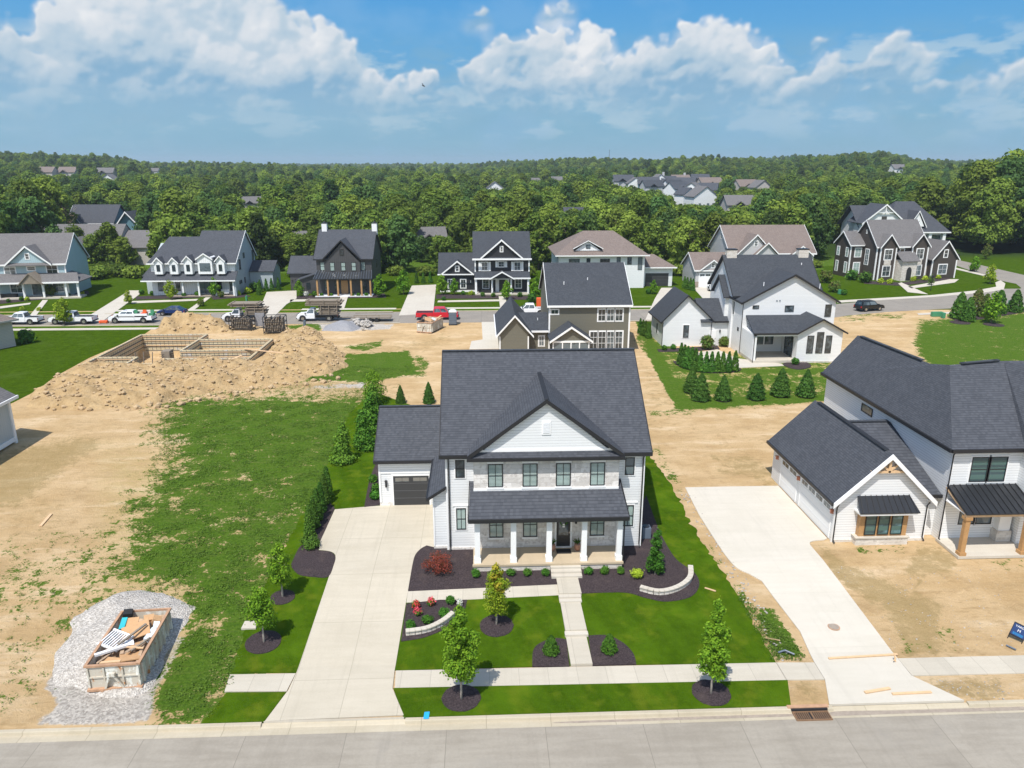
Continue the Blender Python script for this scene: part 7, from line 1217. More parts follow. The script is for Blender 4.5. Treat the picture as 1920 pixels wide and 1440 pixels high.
def rocks(P_, n, smin, smax, seed, name='clods', mat='clod', label='loose lumps of clay on the dirt heaps'):
    q = np.random.RandomState(seed); V = []; F = []
    ico = [(0, 0, 1), (.9, 0, .4), (.3, .85, .4), (-.7, .5, .4), (-.7, -.5, .4), (.3, -.85, .4), (.7, .5, -.4), (-.3, .85, -.4), (-.9, 0, -.4), (-.3, -.85, -.4), (.7, -.5, -.4), (0, 0, -1)]
    fc = [(0, 1, 2), (0, 2, 3), (0, 3, 4), (0, 4, 5), (0, 5, 1), (1, 6, 2), (2, 7, 3), (3, 8, 4), (4, 9, 5), (5, 10, 1), (6, 7, 2), (7, 8, 3), (8, 9, 4), (9, 10, 5), (10, 6, 1), (11, 7, 6), (11, 8, 7), (11, 9, 8), (11, 10, 9), (11, 6, 10)]
    mb = MB()
    for i in range(n):
        p = P_[q.randint(len(P_))]; s = smin + (smax - smin) * q.uniform() ** 3; a = q.uniform(0, 6.28); sq = q.uniform(.45, .9); e = q.uniform(.7, 1.3)
        mb.add([(p[0] + s * (x * math.cos(a) - y * math.sin(a) * e) * q.uniform(.8, 1.2) + q.uniform(-.02, .02), p[1] + s * (x * math.sin(a) + y * math.cos(a) * e), p[2] + s * .3 + s * sq * z) for x, y, z in ico], fc)
    o = struct(name, mb, MAT[mat], 'stuff'); o['label'] = label; o['category'] = name
rocks(np.concatenate([pts, pts2, pts4]), 2600, .03, .3, 1)
edge = np.array([(*G(px, py), 0) for px, py in [(70 + i * 5.2 + rnd.uniform(-8, 8), 766 - max(0, i * 5.2 - 200) * .16 + rnd.uniform(-6, 5)) for i in range(110)]]); rocks(edge, 260, .06, .45, 2, label='lumps of clay fallen at the foot of the long heap')
rub = np.array([(*G(680 + rnd.gauss(0, 8), 611 + rnd.gauss(0, 3.5)), rnd.uniform(0, .7)) for i in range(60)]); rocks(rub, 90, .2, .55, 3, 'rubble', 'gravel', 'heap of broken concrete beside the trailer')
stn = np.array([(rnd.uniform(15.2, 16.2) + max(0, (38 - y) * .06), y, gz(y)) for y in [rnd.uniform(33, 53) for _ in range(300)]]); rocks(stn, 420, .02, .09, 4, 'stones', 'gravel', 'small pale stones along the neighbour driveway edge')
stn = np.array([(x, y, gz(y)) for x, y in [G(rnd.uniform(1500, 1900), rnd.uniform(1060, 1225)) for _ in range(500)]] + [(x, y, -.6) for x, y in [G(rnd.uniform(1740, 1900), rnd.uniform(1275, 1312)) for _ in range(200)]]); rocks(stn, 500, .015, .05, 5, 'stones', 'gravel', 'scattered pebbles in the bare yard of the white neighbour')
# basement forms
m, t, b = newmat('form_panel'); p = geo_pos(t); s = t.n('ShaderNodeSeparateXYZ', {0: p}); x_, y_, z_ = s.node.outputs
u = t.m('ADD', x_, y_); v1 = t.m('LESS_THAN', t.m('FRACT', t.m('DIVIDE', u, .6)), .12); h1 = t.m('LESS_THAN', t.m('FRACT', t.m('DIVIDE', z_, .55)), .22); n = t.noise(p, 3, 4)
c = t.mix(n, (.38, .31, .18), (.64, .56, .38)); c = t.mix(t.ss(t.noise(p, 1.2, 4), .55, .7), c, (.52, .5, .46)); c = t.mix(v1, c, (.14, .125, .1)); c = t.mix(h1, c, (.09, .082, .07)); setb(t, b, c, .85, bump=h1, bd=.08)
fr = thing('foundation_forms', 'basement wall forms of yellow-brown panels standing in the dug pit', 'wall forms', (-40, 100, 0)); segs = [((-49.3, 91.5), (-49.3, 108.1)), ((-49.3, 108.1), (-39.9, 108.1)), ((-39.9, 108.1), (-39.9, 98.1)), ((-39.9, 104.6), (-29.6, 104.6)), ((-29.6, 104.6), (-29.6, 93.7)), ((-29.6, 93.7), (-40.1, 93.7)), ((-39.9, 98.1), (-29.8, 98.1)), ((-40.1, 93.7), (-40.1, 91.2)), ((-40.1, 91.2), (-49.3, 91.3)), ((-44.1, 91.3), (-44.1, 94.7)), ((-44.1, 94.7), (-49.2, 94.7))]
for i, (a, b_) in enumerate(segs):
    q = MB(); dz = .003 * i; a3 = Vector((*a, 0)); b3 = Vector((*b_, 0)); dv = (b3 - a3).normalized() * .12
    pr_ = part(fr, 'form_wall', q.band((a3.x, a3.y, .78 + dz), (b3.x, b3.y, .78 + dz), 3.2, .3), MAT['form_panel']); q = MB(); L = (b3 - a3).length
    for s_ in (-.2, .2):
        nrm_ = Vector((-dv.y, dv.x, 0)).normalized() * s_
        for z in (.55, -.1, -.8): q.beam(a3 + nrm_ + Vector((0, 0, z)), b3 + nrm_ + Vector((0, 0, z)), .07, .09)
    part(pr_, 'waler', q, MAT['pine']); q = MB()
    for k in range(int(L / .6)):
        c_ = a3 + (b3 - a3).normalized() * (.3 + k * .6); q.box(c_.x - .05, c_.x + .05, c_.y - .05, c_.y + .05, .78, .86)
    part(pr_, 'form_tie', q, MAT['pine'])
solo('basement_floor', MB().box(-39.5, -30, 98.5, 104.2, -1.4, -1.15), MAT['plain_concrete'], 'pale sandy floor inside the right room of the basement pit', 'floor')
for a, b_, w_, lab in (((-31.5, 98, .95), (-25.5, 95.3, .95), .3, 'long plank lying across the right corner of the basement forms'), ((-30.8, 94.5, .95), (-33.5, 91.2, .3), .35, 'short plank leaning from the front form wall onto the dirt heap'), ((-31.5, 50.9, .04), (-31.2, 49.0, .04), .2, 'pale board lying on the bare dirt of the left lot')):
    q = MB(); q.beam(a, b_, w_, .06); solo('plank', q, MAT['pine'], lab, 'plank')
q = MB(); [q.beam((-45.5 + i * 1.1, 96.5, -2.3), (-45.3 + i * 1.1, 96.9, .9), .08) for i in range(3)]; q.beam((-45.4, 96.7, -.6), (-43.1, 96.7, -.6), .08); solo('brace_frame', q, MAT['old_wood'], 'bracing poles standing inside the left room of the basement pit', 'bracing')
q = MB(); q.box(-43.3, -41.6, 99, 101, -2.4, -1.2); q.box(-43, -41.9, 99.2, 100.6, -1.2, .4); [q.beam((-43.2, 99, -.9 + .3 * i), (-41.5, 99.6, -.8 + .33 * i), .06) for i in range(4)]; solo('form_stack', q, MAT['old_wood'], 'jumble of dark forms stacked beside the middle basement wall', 'form stack', bevel=.02)
# ---- skips
m, t, b = newmat('rusty_white'); p = geo_pos(t); s = t.n('ShaderNodeSeparateXYZ', {0: p}); z_ = s.node.outputs[2]; n = t.noise(p, 2.4, 6, .7); n2 = t.noise(t.n('ShaderNodeVectorMath', {0: p, 1: (3, 3, .5)}, operation='MULTIPLY'), 1.2, 4)
k = t.m('ADD', t.m('MULTIPLY', n, .6), t.m('MULTIPLY', n2, .5)); c = t.mix(t.ss(k, .48, .54), (.66, .66, .6), (.5, .46, .38)); c = t.mix(t.ss(k, .63, .70), c, (.42, .2, .08)); setb(t, b, c, .7, bump=n, bd=.01)
m_plain('rust', (.42, .25, .15), .85, var=.4, scale=4)
def skip(x, y, z, rz, L, W_, H, label):
    s = thing('skip_container', label, 'skip', (0, 0, 0)); B = MB(); w2 = W_ / 2; t_ = .05
    for a in ((-w2, -w2 + t_, 0, L), (w2 - t_, w2, 0, L), (-w2 + t_, w2 - t_, 0, t_), (-w2 + t_, w2 - t_, L - t_, L)): B.box(a[0], a[1], a[2], a[3], .18, H)
    part(s, 'side_wall', B, MAT['rusty_white']); q = MB(); q.box(-w2 + t_, w2 - t_, t_, L - t_, .2, .28); part(s, 'floor_plate', q, MAT['rust'])
    q = MB(); [q.box(sx * w2 - .05 + .05 * sx, sx * w2 + .05 + .05 * sx, .25 + i * (L - .5) / 7 - .05, .25 + i * (L - .5) / 7 + .05, .25, H - .08) for i in range(8) for sx in (-1, 1)]; [q.box(u_ - .04, u_ + .04, -.07, 0, .25, H - .08) for u_ in (-w2 * .95, -w2 * .35, w2 * .35, w2 * .95)]; q.box(-w2, w2, -.06, 0, H * .55, H * .55 + .08); part(s, 'rib', q, MAT['rusty_white'])
    q = MB(); q.box(-w2 - .08, -w2 + .06, -.06, L + .05, H, H + .1); q.box(w2 - .06, w2 + .08, -.06, L + .05, H, H + .1); q.box(-w2 + .06, w2 - .06, -.08, .06, H, H + .1); q.box(-w2 + .06, w2 - .06, L - .05, L + .06, H, H + .1); part(s, 'rim', q, MAT['rust'])
    q = MB(); q.box(-w2 * .45 - .1, -w2 * .45 + .05, -.2, L, .0, .18); q.box(w2 * .45 - .05, w2 * .45 + .1, -.2, L, .0, .18); q.box(-w2 - .05, w2 + .05, -.16, .1, .1, .22); part(s, 'skid', q, MAT['rust']); q = MB(); q.beam((-w2 * .35, -.1, .2), (-w2 * .12, -.15, H * .72), .1); q.beam((w2 * .35, -.1, .2), (w2 * .0, -.15, H * .72), .1); q.box(-w2 * .2, w2 * .1, -.24, -.08, H * .66, H * .78); part(s, 'hook_frame', q, MAT['rusty_white'])
    s.location = (x, y, z); s.rotation_euler = (0, 0, rz); OFF[s.name] = (0, 0, 0); return s
skip(-18.35, 32.15, -.6, R(4), 4.7, 2.5, 1.42, 'rust-stained white open container full of debris on gravel at lower left')
skip(-8.6, 111.0, 0, R(-20), 4.4, 2.4, 1.55, 'white rust-stained open container on the dirt beside the red pickup')
Rm = Matrix.Translation((-18.35, 32.15, -.6)) @ Matrix.Rotation(R(4), 4, 'Z'); Rf = Matrix.Translation((-8.6, 111.0, 0)) @ Matrix.Rotation(R(-20), 4, 'Z')
def debris(name, mat, x, y, z, sx, sy, sz_, rx, ry, rz, label, cat, M_=None, build=None):
    q = MB(); 
    if build: build(q)
    else: q.box(-sx / 2, sx / 2, -sy / 2, sy / 2, -sz_ / 2, sz_ / 2)
    o = bpy.data.objects.new(name, q.mesh(name, MAT[mat])); COL.objects.link(o); M_ = M_ or Rm; o.matrix_world = M_ @ Matrix.Translation((x, y, z)) @ Matrix.Rotation(rz, 4, 'Z') @ Matrix.Rotation(ry, 4, 'Y') @ Matrix.Rotation(rx, 4, 'X'); return tag(o, label, cat)
m_plain('trash', (.42, .3, .2), .9, var=.7, scale=3); m_plain('plastic_wrap', (.6, .66, .7), .3, var=.1)
def rough(q, L=4.5, W_=2.3, z=.95, seed=1):
    r_ = random.Random(seed); n = 14; [q.beam((r_.uniform(-1.05, 1.05), r_.uniform(.2, L), z + .12), (r_.uniform(-1.05, 1.05), r_.uniform(.2, L), z + r_.uniform(.1, .5)), r_.uniform(.04, .2), .04) for _ in range(26) if 1]; V = [(-W_ / 2 + W_ * i / 8, .1 + L * j / n, z + r_.uniform(-.14, .16) + .1 * math.sin(j)) for j in range(n + 1) for i in range(9)]; q.add(V, [(j * 9 + i, j * 9 + i + 1, j * 9 + i + 10, j * 9 + i + 9) for j in range(n) for i in range(8)])
debris('debris_fill', 'trash', 0, 0, 0, 1, 1, 1, 0, 0, 0, 'brown layer of crushed waste filling the near container', 'debris', build=lambda q: rough(q))
def railing(q): q.box(-.65, .65, -.06, .06, -.04, .04); q.box(-.65, .65, 1.0, 1.1, -.04, .04); [q.box(-.6 + .15 * i, -.54 + .15 * i, .06, 1.0, -.03, .03) for i in range(9)]
for a in (('cardboard_sheet', 'cardboard', .15, 2.75, 1.5, 1.35, 1.1, .05, .2, -.15, .35, 'large flattened cardboard carton on top in the middle of the near container', 'cardboard'), ('cardboard_box', 'cardboard', .45, 3.8, 1.4, .5, .4, .5, .3, .1, .4, 'upright cardboard box near the back rim of the near container', 'box'), ('cardboard_box', 'cardboard', .85, 3.6, 1.4, .4, .4, .6, .1, .5, .2, 'tilted cardboard box at the right back corner of the near container', 'box'), ('cardboard_sheet', 'cardboard', -.5, 3.75, 1.38, .8, .6, .04, .35, 0, .1, 'cardboard sheet at the left back of the near container', 'cardboard'), ('cardboard_sheet', 'cardboard', -.25, .6, 1.2, 1.1, .6, .05, .1, .1, -.1, 'torn cardboard at the front of the near container', 'cardboard'), ('cardboard_sheet', 'cardboard', .45, .95, 1.2, .9, .8, .05, -.1, .15, .4, 'crumpled cardboard at the right front of the near container', 'cardboard'), ('cardboard_box', 'cardboard', .4, 1.75, 1.2, .6, .5, .15, 0, .1, .6, 'flat cardboard box right of centre in the near container', 'box'), ('teal_carton', 'teal_print', -.83, 3.65, 1.42, .28, .75, .04, .3, 0, .05, 'teal printed carton strip at the left back of the near container', 'carton'),
    ('plank', 'old_wood', .2, 2.2, 1.68, .12, 1.7, .07, .1, 0, -.55, 'grey plank lying on the big carton in the near container', 'plank'), ('plank', 'pine', .4, 1.45, 1.4, 1.2, .09, .06, 0, .05, -.15, 'thin pale batten across the front half of the near container', 'plank'), ('plank', 'old_wood', .75, 1.7, 1.38, .1, 1.2, .06, 0, 0, -.5, 'dark batten leaning on the right wall of the near container', 'plank'), ('plank', 'pine', -.35, .45, 1.32, 1.1, .16, .06, 0, 0, .03, 'pale board at the front rim of the near container', 'plank'),
    ('plastic_bag', 'plastic_wrap', .95, 2.5, 1.35, .3, .8, .25, .2, .3, -.2, 'clear plastic wrap along the right wall of the near container', 'plastic wrap'), ('plastic_bag', 'white_trim', .1, 1.9, 1.3, .4, .35, .2, .3, .2, .5, 'white crumpled wrap in the middle of the near container', 'plastic wrap'), ('plastic_bag', 'plastic_wrap', 1.0, 3.3, 1.4, .3, .5, .25, .4, .2, .2, 'clear plastic wrap at the right back of the near container', 'plastic wrap')): debris(*a)
debris('railing_panel', 'vinyl', -.85, 1.6, 1.4, 1, 1, 1, .15, .12, -.45, 'white vinyl railing panel lying at the left in the near container', 'railing', build=railing)
debris('railing_panel', 'vinyl', -.5, 1.2, 1.48, 1, 1, 1, .05, 0, .5, 'white vinyl rail crossing the railing panel in the near container', 'railing', build=lambda q: q.box(-.75, .75, -.08, .08, -.06, .06))
debris('black_bag', 'black_rubber', -.85, 4.45, 1.5, .45, .4, .3, .2, .1, .2, 'black rag over the left back rim of the near container', 'rag')
for a in (('cardboard_sheet', 'cardboard', .1, 1.6, 1.75, 1.3, 1.0, .06, .35, .35, .5, 'big cardboard sheet sticking out of the far container', 'cardboard'), ('black_bag', 'black_rubber', -.8, 1.0, 1.6, .6, .6, .5, 0, 0, .3, 'black bag at the left in the far container', 'bag'), ('plank', 'pine', .9, 3.0, 1.8, .18, 1.6, .06, .4, 0, -.5, 'pale board rising from the back of the far container', 'plank'), ('plastic_bag', 'plastic_wrap', .5, 2.4, 1.65, .6, .5, .3, .2, .4, .1, 'white crumpled wrap in the far container', 'plastic wrap')): debris(*a, M_=Rf)
debris('debris_fill', 'trash', 0, 0, 0, 1, 1, 1, 0, 0, 0, 'dark waste filling the far container', 'debris', M_=Rf, build=lambda q: rough(q, 4.2, 2.2, 1.35, 4))
# portable toilet
x, y = G(849, 610); tt = thing('portable_toilet', 'grey portable toilet with white domed roof beside the red pickup', 'portable toilet', (x, y, 0)); B = MB(); B.box(x - .6, x + .6, y, y + 1.2, .12, 2.05); part(tt, 'cabin', B, MAT['grey_plastic'], bevel=.05)
B = MB(); B.ext([(x - .66, y - .05, 2.05), (x + .66, y - .05, 2.05), (x + .5, y - .05, 2.28), (x + .2, y - .05, 2.38), (x - .2, y - .05, 2.38), (x - .5, y - .05, 2.28)], (0, 1.3, 0)); part(tt, 'roof', B, MAT['white_trim'], bevel=.04); B = MB(); [B.box(x - .5, x + .5, y - .03, y, .4 + i * .4, .65 + i * .4) for i in range(4)]; part(tt, 'door', B, MAT['grey_plastic']); B = MB(); B.box(x - .65, x + .65, y - .05, y + 1.25, 0, .12); part(tt, 'skid', B, MAT['black_metal'])
# ---- vehicles
SP = dict(pickup=dict(L=5.9, W=1.98, b=1.15, hood=1.12, cab=(-1.0, 1.35), top=(-.75, .55), H=1.9, wb=(1.85, -1.75), r=.42, bed=True), crew=dict(L=6.9, W=2.0, b=1.2, hood=1.15, cab=(-.7, 2.0), top=(-.5, 1.2), H=1.98, wb=(2.35, -2.1), r=.43, bed=True), cabch=dict(L=6.6, W=2.05, b=1.25, hood=1.2, cab=(.4, 2.0), top=(.45, 1.2), H=2.05, wb=(2.3, -1.9), r=.45, bed=False, flat=True), hatch=dict(L=4.5, W=1.76, b=.92, hood=.88, cab=(-2.0, 1.25), top=(-1.1, .35), H=1.46, wb=(1.35, -1.35), r=.33, bed=None), suv=dict(L=4.9, W=1.95, b=1.08, hood=1.05, cab=(-2.35, 1.2), top=(-2.1, .45), H=1.8, wb=(1.45, -1.45), r=.39, bed=None))
def vehicle(name, kind, paint, x, y, rz, label, cat, cover=None):
    s = SP[kind]; t_ = thing(name, label, cat); L, W_ = s['L'] / 2, s['W'] / 2; B = MB(); b_ = s['b']; c0, c1 = s['cab']; rear = -L if s['bed'] is None else c0 - .05
    B.ext([(rear, -W_, .42), (L, -W_, .42), (L + .02, -W_, .75), (L - .08, -W_, s['hood'] - .18), (L - .35, -W_, s['hood'] - .04), (c1 + .1, -W_, b_), (rear + .05, -W_, b_), (rear, -W_, b_ - .15)], (0, 2 * W_, 0)); bd = part(t_, 'body', B, MAT[paint], bevel=.06)
    if s['bed']:
        B = MB(); B.box(-L, rear, -W_, -W_ + .1, .5, b_ + .02); B.box(-L, rear, W_ - .1, W_, .5, b_ + .02); B.box(-L, -L + .08, -W_ + .1, W_ - .1, .5, b_ + .02); part(t_, 'cargo_bed', B, MAT[paint], bevel=.02); B = MB(); B.box(-L + .08, rear, -W_ + .1, W_ - .1, .55, .7 if not cover else b_ - .04); part(t_, 'bed_floor' if not cover else 'bed_cover', B, MAT['black_rubber'])
    if s.get('flat'): B = MB(); B.box(-L, c0 - .15, -W_ - .1, W_ + .1, .95, 1.08); B.box(-L, c0, -.45, .45, .5, .9); part(t_, 'flat_bed', B, MAT['black_metal'])
    T0, T1 = s['top']; H = s['H']; wi = W_ - .06; wt = W_ - .28; vb = [(c0, -wi, b_ - .05), (c1, -wi, b_ - .05), (c1, wi, b_ - .05), (c0, wi, b_ - .05), (T0, -wt, H), (T1, -wt, H), (T1, wt, H), (T0, wt, H)]; B = MB(); B.add(vb, [(0, 3, 2, 1), (4, 5, 6, 7), (0, 1, 5, 4), (1, 2, 6, 5), (2, 3, 7, 6), (3, 0, 4, 7)]); part(t_, 'cab', B, MAT[paint], bevel=.05)
    V = [Vector(v) for v in vb]
    def glass(a, b, c, d, u0, u1, v0=.14, v1=.84):
        P = lambda u, v: (V[a].lerp(V[b], u)).lerp(V[d].lerp(V[c], u), v); q_ = [P(u0, v0), P(u1, v0), P(u1, v1), P(u0, v1)]; n_ = (q_[1] - q_[0]).cross(q_[3] - q_[0]).normalized() * .02; B = MB(); B.ext([tuple(k - n_ * .8) for k in q_], tuple(n_ * 1.9)); part(t_, 'window', B, MAT['dark_glass'])
    cuts = ((.07, .5), (.54, .93)) if kind in ('crew', 'pickup', 'hatch', 'suv') else ((.1, .88),)
    for u0, u1 in cuts: glass(0, 1, 5, 4, u0, u1); glass(2, 3, 7, 6, 1 - u1, 1 - u0)
    glass(1, 2, 6, 5, .08, .92); glass(3, 0, 4, 7, .08, .92)
    for wx in s['wb']:
        for sy in (-1, 1):
            B = MB(); B.tube([(wx, sy * (W_ - .2), s['r']), (wx, sy * (W_ + .025), s['r'])], s['r'], 18); w_ = part(t_, 'wheel', B, MAT['black_rubber']); B = MB(); B.tube([(wx, sy * (W_ - .05), s['r']), (wx, sy * (W_ + .04), s['r'])], s['r'] * .58, 12); part(w_, 'rim', B, MAT['chrome'])
            B = MB(); B.tube([(wx, sy * (W_ - .3), s['r'] + .05), (wx, sy * (W_ + .008), s['r'] + .05)], s['r'] * 1.2, 18); part(bd, 'wheel_arch', B, MAT['black_rubber'])
    for sy in (-1, 1): B = MB(); B.box(L - .14, L + .025, sy * (W_ - .2) - .16, sy * (W_ - .2) + .16, b_ - .38, b_ - .2); part(t_, 'headlight', B, MAT['chrome']); B = MB(); B.box(-L - .02, -L + .1, sy * (W_ - .12) - .09, sy * (W_ - .12) + .09, b_ - .4, b_ - .1); part(t_, 'tail_light', B, MAT['red_lens']); B = MB(); B.box(c1 - .25, c1 - .1, sy * (W_ + .1) - .1, sy * (W_ + .1) + .1, b_, b_ + .2); part(t_, 'mirror', B, MAT['black_rubber'])
    B = MB(); B.box(L - .05, L + .08, -W_ + .05, W_ - .05, .4, .62); B.box(-L - .08, -L + .05, -W_ + .05, W_ - .05, .42, .6); part(t_, 'bumper', B, MAT['black_rubber' if kind != 'hatch' else paint]); B = MB(); B.box(L - .05, L + .035, -W_ * .55, W_ * .55, .66, b_ - .2); part(t_, 'grille', B, MAT['black_metal'])
    t_.location = (x, y, .03); t_.rotation_euler = (0, 0, rz); return t_
vehicle('pickup_truck', 'pickup', 'white_paint', -73.3, 120.5, math.pi, 'white pickup at the left edge of the back street, its bed covered', 'pickup truck', True)
vehicle('pickup_truck', 'crew', 'white_paint', -65.3, 120.5, math.pi, 'white crew cab pickup behind the young street tree', 'pickup truck', True)
vehicle('service_truck', 'crew', 'white_paint', -56.2, 121.0, math.pi, 'white service pickup with tool boxes and landscaping gear in its bed', 'service truck')
vehicle('car', 'hatch', 'blue_paint', -52.2, 127.0, math.pi, 'dark blue hatchback parked on the far side of the back street', 'car')
vehicle('pickup_truck', 'crew', 'red_paint', -7.2, 121.6, 0, 'bright red crew cab pickup behind the far container', 'pickup truck', True)
vehicle('suv', 'suv', 'black_paint', 67.6, 126.0, R(15), 'black off-road vehicle parked on the right part of the back street', 'suv')
vehicle('flatbed_truck', 'cabch', 'white_paint', -38.6, 121.6, math.pi, 'white flatbed truck loaded with forms, the left one of two', 'flatbed truck')
vehicle('flatbed_truck', 'cabch', 'white_paint', -26.6, 121.4, math.pi, 'white flatbed truck loaded with forms, the right one of two', 'flatbed truck')
x, y = G(1340, 552); vehicle('pickup_truck', 'pickup', 'white_paint', x + 1, y + 2, R(95), 'white pickup on the drive before the tan-roofed garage, half hidden by the farmhouse roof', 'pickup truck')
x, y = G(987, 590); vehicle('pickup_truck', 'pickup', 'white_paint', x + .5, y, math.pi, 'white vehicle showing above the olive house garage roof', 'pickup truck')
q = MB(); q.box(-58.6, -53.4, 120.0, 120.3, 1.0, 1.55); q.box(-58.6, -53.4, 121.7, 122.0, 1.0, 1.55); solo('tool_box', q, MAT['white_paint'], 'white side tool boxes on the service pickup bed', 'tool box', bevel=.03)
for i, (X_, c_, w_) in enumerate(((-55.6, 'green_box', 1.0), (-54.2, 'orange_plastic', .8), (-53.0, 'green_box', .7), (-57.2, 'grey_plastic', 1.0))): solo('garden_machine', MB().box(X_ - w_ / 2, X_ + w_ / 2, 120.5, 121.4, 1.1, 1.75 - .1 * i).box(X_ - .1, X_ + .5, 120.7, 120.8, 1.5, 2.1), MAT[c_], ('green box with handle in the middle of the service pickup bed', 'orange machine in the service pickup bed', 'green machine at the tailgate of the service pickup', 'grey crate behind the service pickup cab')[i], 'garden machine', bevel=.03)
q = MB(); q.box(-61.2, -59.9, 120.2, 120.8, .1, .45); q.beam((-60.2, 120.5, .4), (-59.1, 120.7, 1.3), .05); [q.cyl(-61 + .9 * k, 120.2, .05, .3, .15, 8) for k in (0, 1)]; solo('mower', q, MAT['orange_plastic'], 'small orange-red mower standing between the two white pickups', 'mower')
def panels(name, x0, x1, y0, y1, z0_, z1_, lab, n=6, seed=0):
    q = MB(); r_ = random.Random(seed)
    for i in range(n):
        a = z0_ + (z1_ - z0_) * i / n; b2 = a + (z1_ - z0_) / n * .62; dx = r_.uniform(-.25, .25); q.box(x0 + dx, x1 + dx, y0 + r_.uniform(-.1, .1), y1 + r_.uniform(-.1, .1), a, b2)
        q.box(x0 + dx + .3, x0 + dx + .45, y0 - .02, y1, b2, a + (z1_ - z0_) / n); q.box(x1 + dx - .6, x1 + dx - .45, y0 - .02, y1, b2, a + (z1_ - z0_) / n)
    for k in range(3): u_ = x0 + (x1 - x0) * (.1 + .4 * k); q.beam((u_, y0 - .15, z0_), (u_, y0 - .15, z1_ + .05), .09, .09, (0, 1, 0))
    return solo(name, q, MAT['old_wood'], lab, 'form stack')
panels('form_stack', -38.2, -34.8, 120.7, 122.5, 1.12, 2.3, 'lower stack of timber forms on the left flatbed truck', 5, 1); panels('form_stack', -40.6, -35.6, 120.5, 122.7, 2.45, 3.1, 'upper rack of timber forms over the left flatbed truck cab', 3, 2); panels('form_stack', -26.2, -23.0, 120.5, 122.3, 1.12, 2.5, 'lower stack of timber forms on the right flatbed truck', 6, 3); panels('form_stack', -28.2, -22.6, 120.4, 122.4, 2.6, 3.5, 'upper rack of timber forms over the right flatbed truck cab', 4, 4)
def rack(x0, x1, y0, y1, H, rz, lab, seed):
    r = thing('form_rack', lab, 'form rack', ((x0 + x1) / 2, y0, 0), rz); q = MB()
    for a in (x0, x1):
        for b_ in (y0, y1): q.beam((a, b_, 0), (a, b_, H), .1, .1, (0, 1, 0))
    for z in (.25, H * .35, H * .68, H): q.beam((x0, y0, z), (x1, y0, z), .09); q.beam((x0, y1, z), (x1, y1, z), .09); q.beam((x0, y0, z), (x0, y1, z), .09); q.beam((x1, y0, z), (x1, y1, z), .09)
    q.beam((x0, y0 - .02, .3), (x0 + .8, y0 - .02, .9), .07); q.beam((x1, y0 - .02, .3), (x1 - .8, y0 - .02, .9), .07); part(r, 'frame', q, MAT['black_metal']); q = MB(); rr = random.Random(seed)
    for i in range(11): u_ = x0 + .15 + (x1 - x0 - .3) * i / 11; q.box(u_, u_ + .14, y0 + .12 + rr.uniform(0, .2), y1 - .15, .3, H * rr.uniform(.8, 1.02))
    part(r, 'panel', q, MAT['old_wood'])
rack(-32.6, -29.5, 111.2, 113.0, 2.6, R(3), 'tall steel rack of timber forms standing alone by the back street', 1); rack(-38.6, -35.2, 113.8, 115.4, 2.1, R(-6), 'open rack with leaning timber forms in front of the left flatbed truck', 2)
q = MB(); q.box(-35.0, -33.6, 115.4, 115.6, .3, 2.4); solo('standing_board', q, MAT['fine_gravel'], 'grey panel standing on edge between the two form racks', 'panel')
tr_ = thing('flatbed_trailer', 'long low timber-decked trailer behind the right flatbed truck', 'trailer', (-17.5, 120.6, 0)); q = MB(); q.box(-20.6, -14.6, 119.6, 121.6, .55, .7); part(tr_, 'deck', q, MAT['old_wood']); q = MB(); q.beam((-20.6, 119.6, 1.1), (-14.4, 119.6, 1.15), .1); q.beam((-20.6, 121.6, 1.1), (-14.4, 121.6, 1.15), .1); [q.beam((u_, 119.6, .6), (u_, 119.6, 1.1), .08, .08, (0, 1, 0)) for u_ in (-20.5, -18.5, -16.5, -14.7)]; q.beam((-20.6, 120.6, .6), (-23.3, 121.2, .5), .12); part(tr_, 'rail', q, MAT['old_wood'])
for wx in (-17.9, -16.9): q = MB(); q.tube([(wx, 119.45, .35), (wx, 119.62, .35)], .35, 14); part(tr_, 'wheel', q, MAT['black_rubber']); q = MB(); q.tube([(wx, 121.6, .35), (wx, 121.75, .35)], .35, 14); part(tr_, 'wheel', q, MAT['black_rubber'])
# ---- small street and garden things
rw = lambda p, c_, h_, lab: None
def stone_wall(pts, lab, h_=.32):
    w_ = smooth(pts, k=4); q = MB(); r_ = random.Random(3)
    o = thing('stone_edging', lab, 'stone wall', (w_[0][0], w_[0][1], 0)); C1 = MB(); C2 = MB()
    for i in range(len(w_) - 1):
        a, b_ = Vector((*w_[i], 0)), Vector((*w_[i + 1], 0)); z = gz(a.y) + .05; d_ = (b_ - a) * .02
        for k in range(2): C1.beam(a + d_ + Vector((0, 0, z + .06 + k * .12)), b_ - d_ + Vector((0, 0, z + .06 + k * .12)), .24 + r_.uniform(-.02, .02), .11)
        C2.beam(a + d_ * .5 + Vector((0, 0, z + .27)), b_ - d_ * .5 + Vector((0, 0, z + .27)), .32, .07)
    part(o, 'course', C1, MAT['cream_stone'], bevel=.015); part(o, 'capstone', C2, MAT['plain_concrete'], bevel=.012)
stone_wall(GP([(761, 1192), (800, 1186), (830, 1172), (850, 1156)]), 'curved pale stone edging of the small bed beside the driveway'); stone_wall(GP([(1200, 1108), (1235, 1116), (1270, 1108), (1293, 1090), (1294, 1068)]), 'curved pale stone edging of the bed right of the porch')
m_plain('grate_iron', (.2, .115, .06), .8, var=.4, scale=8)
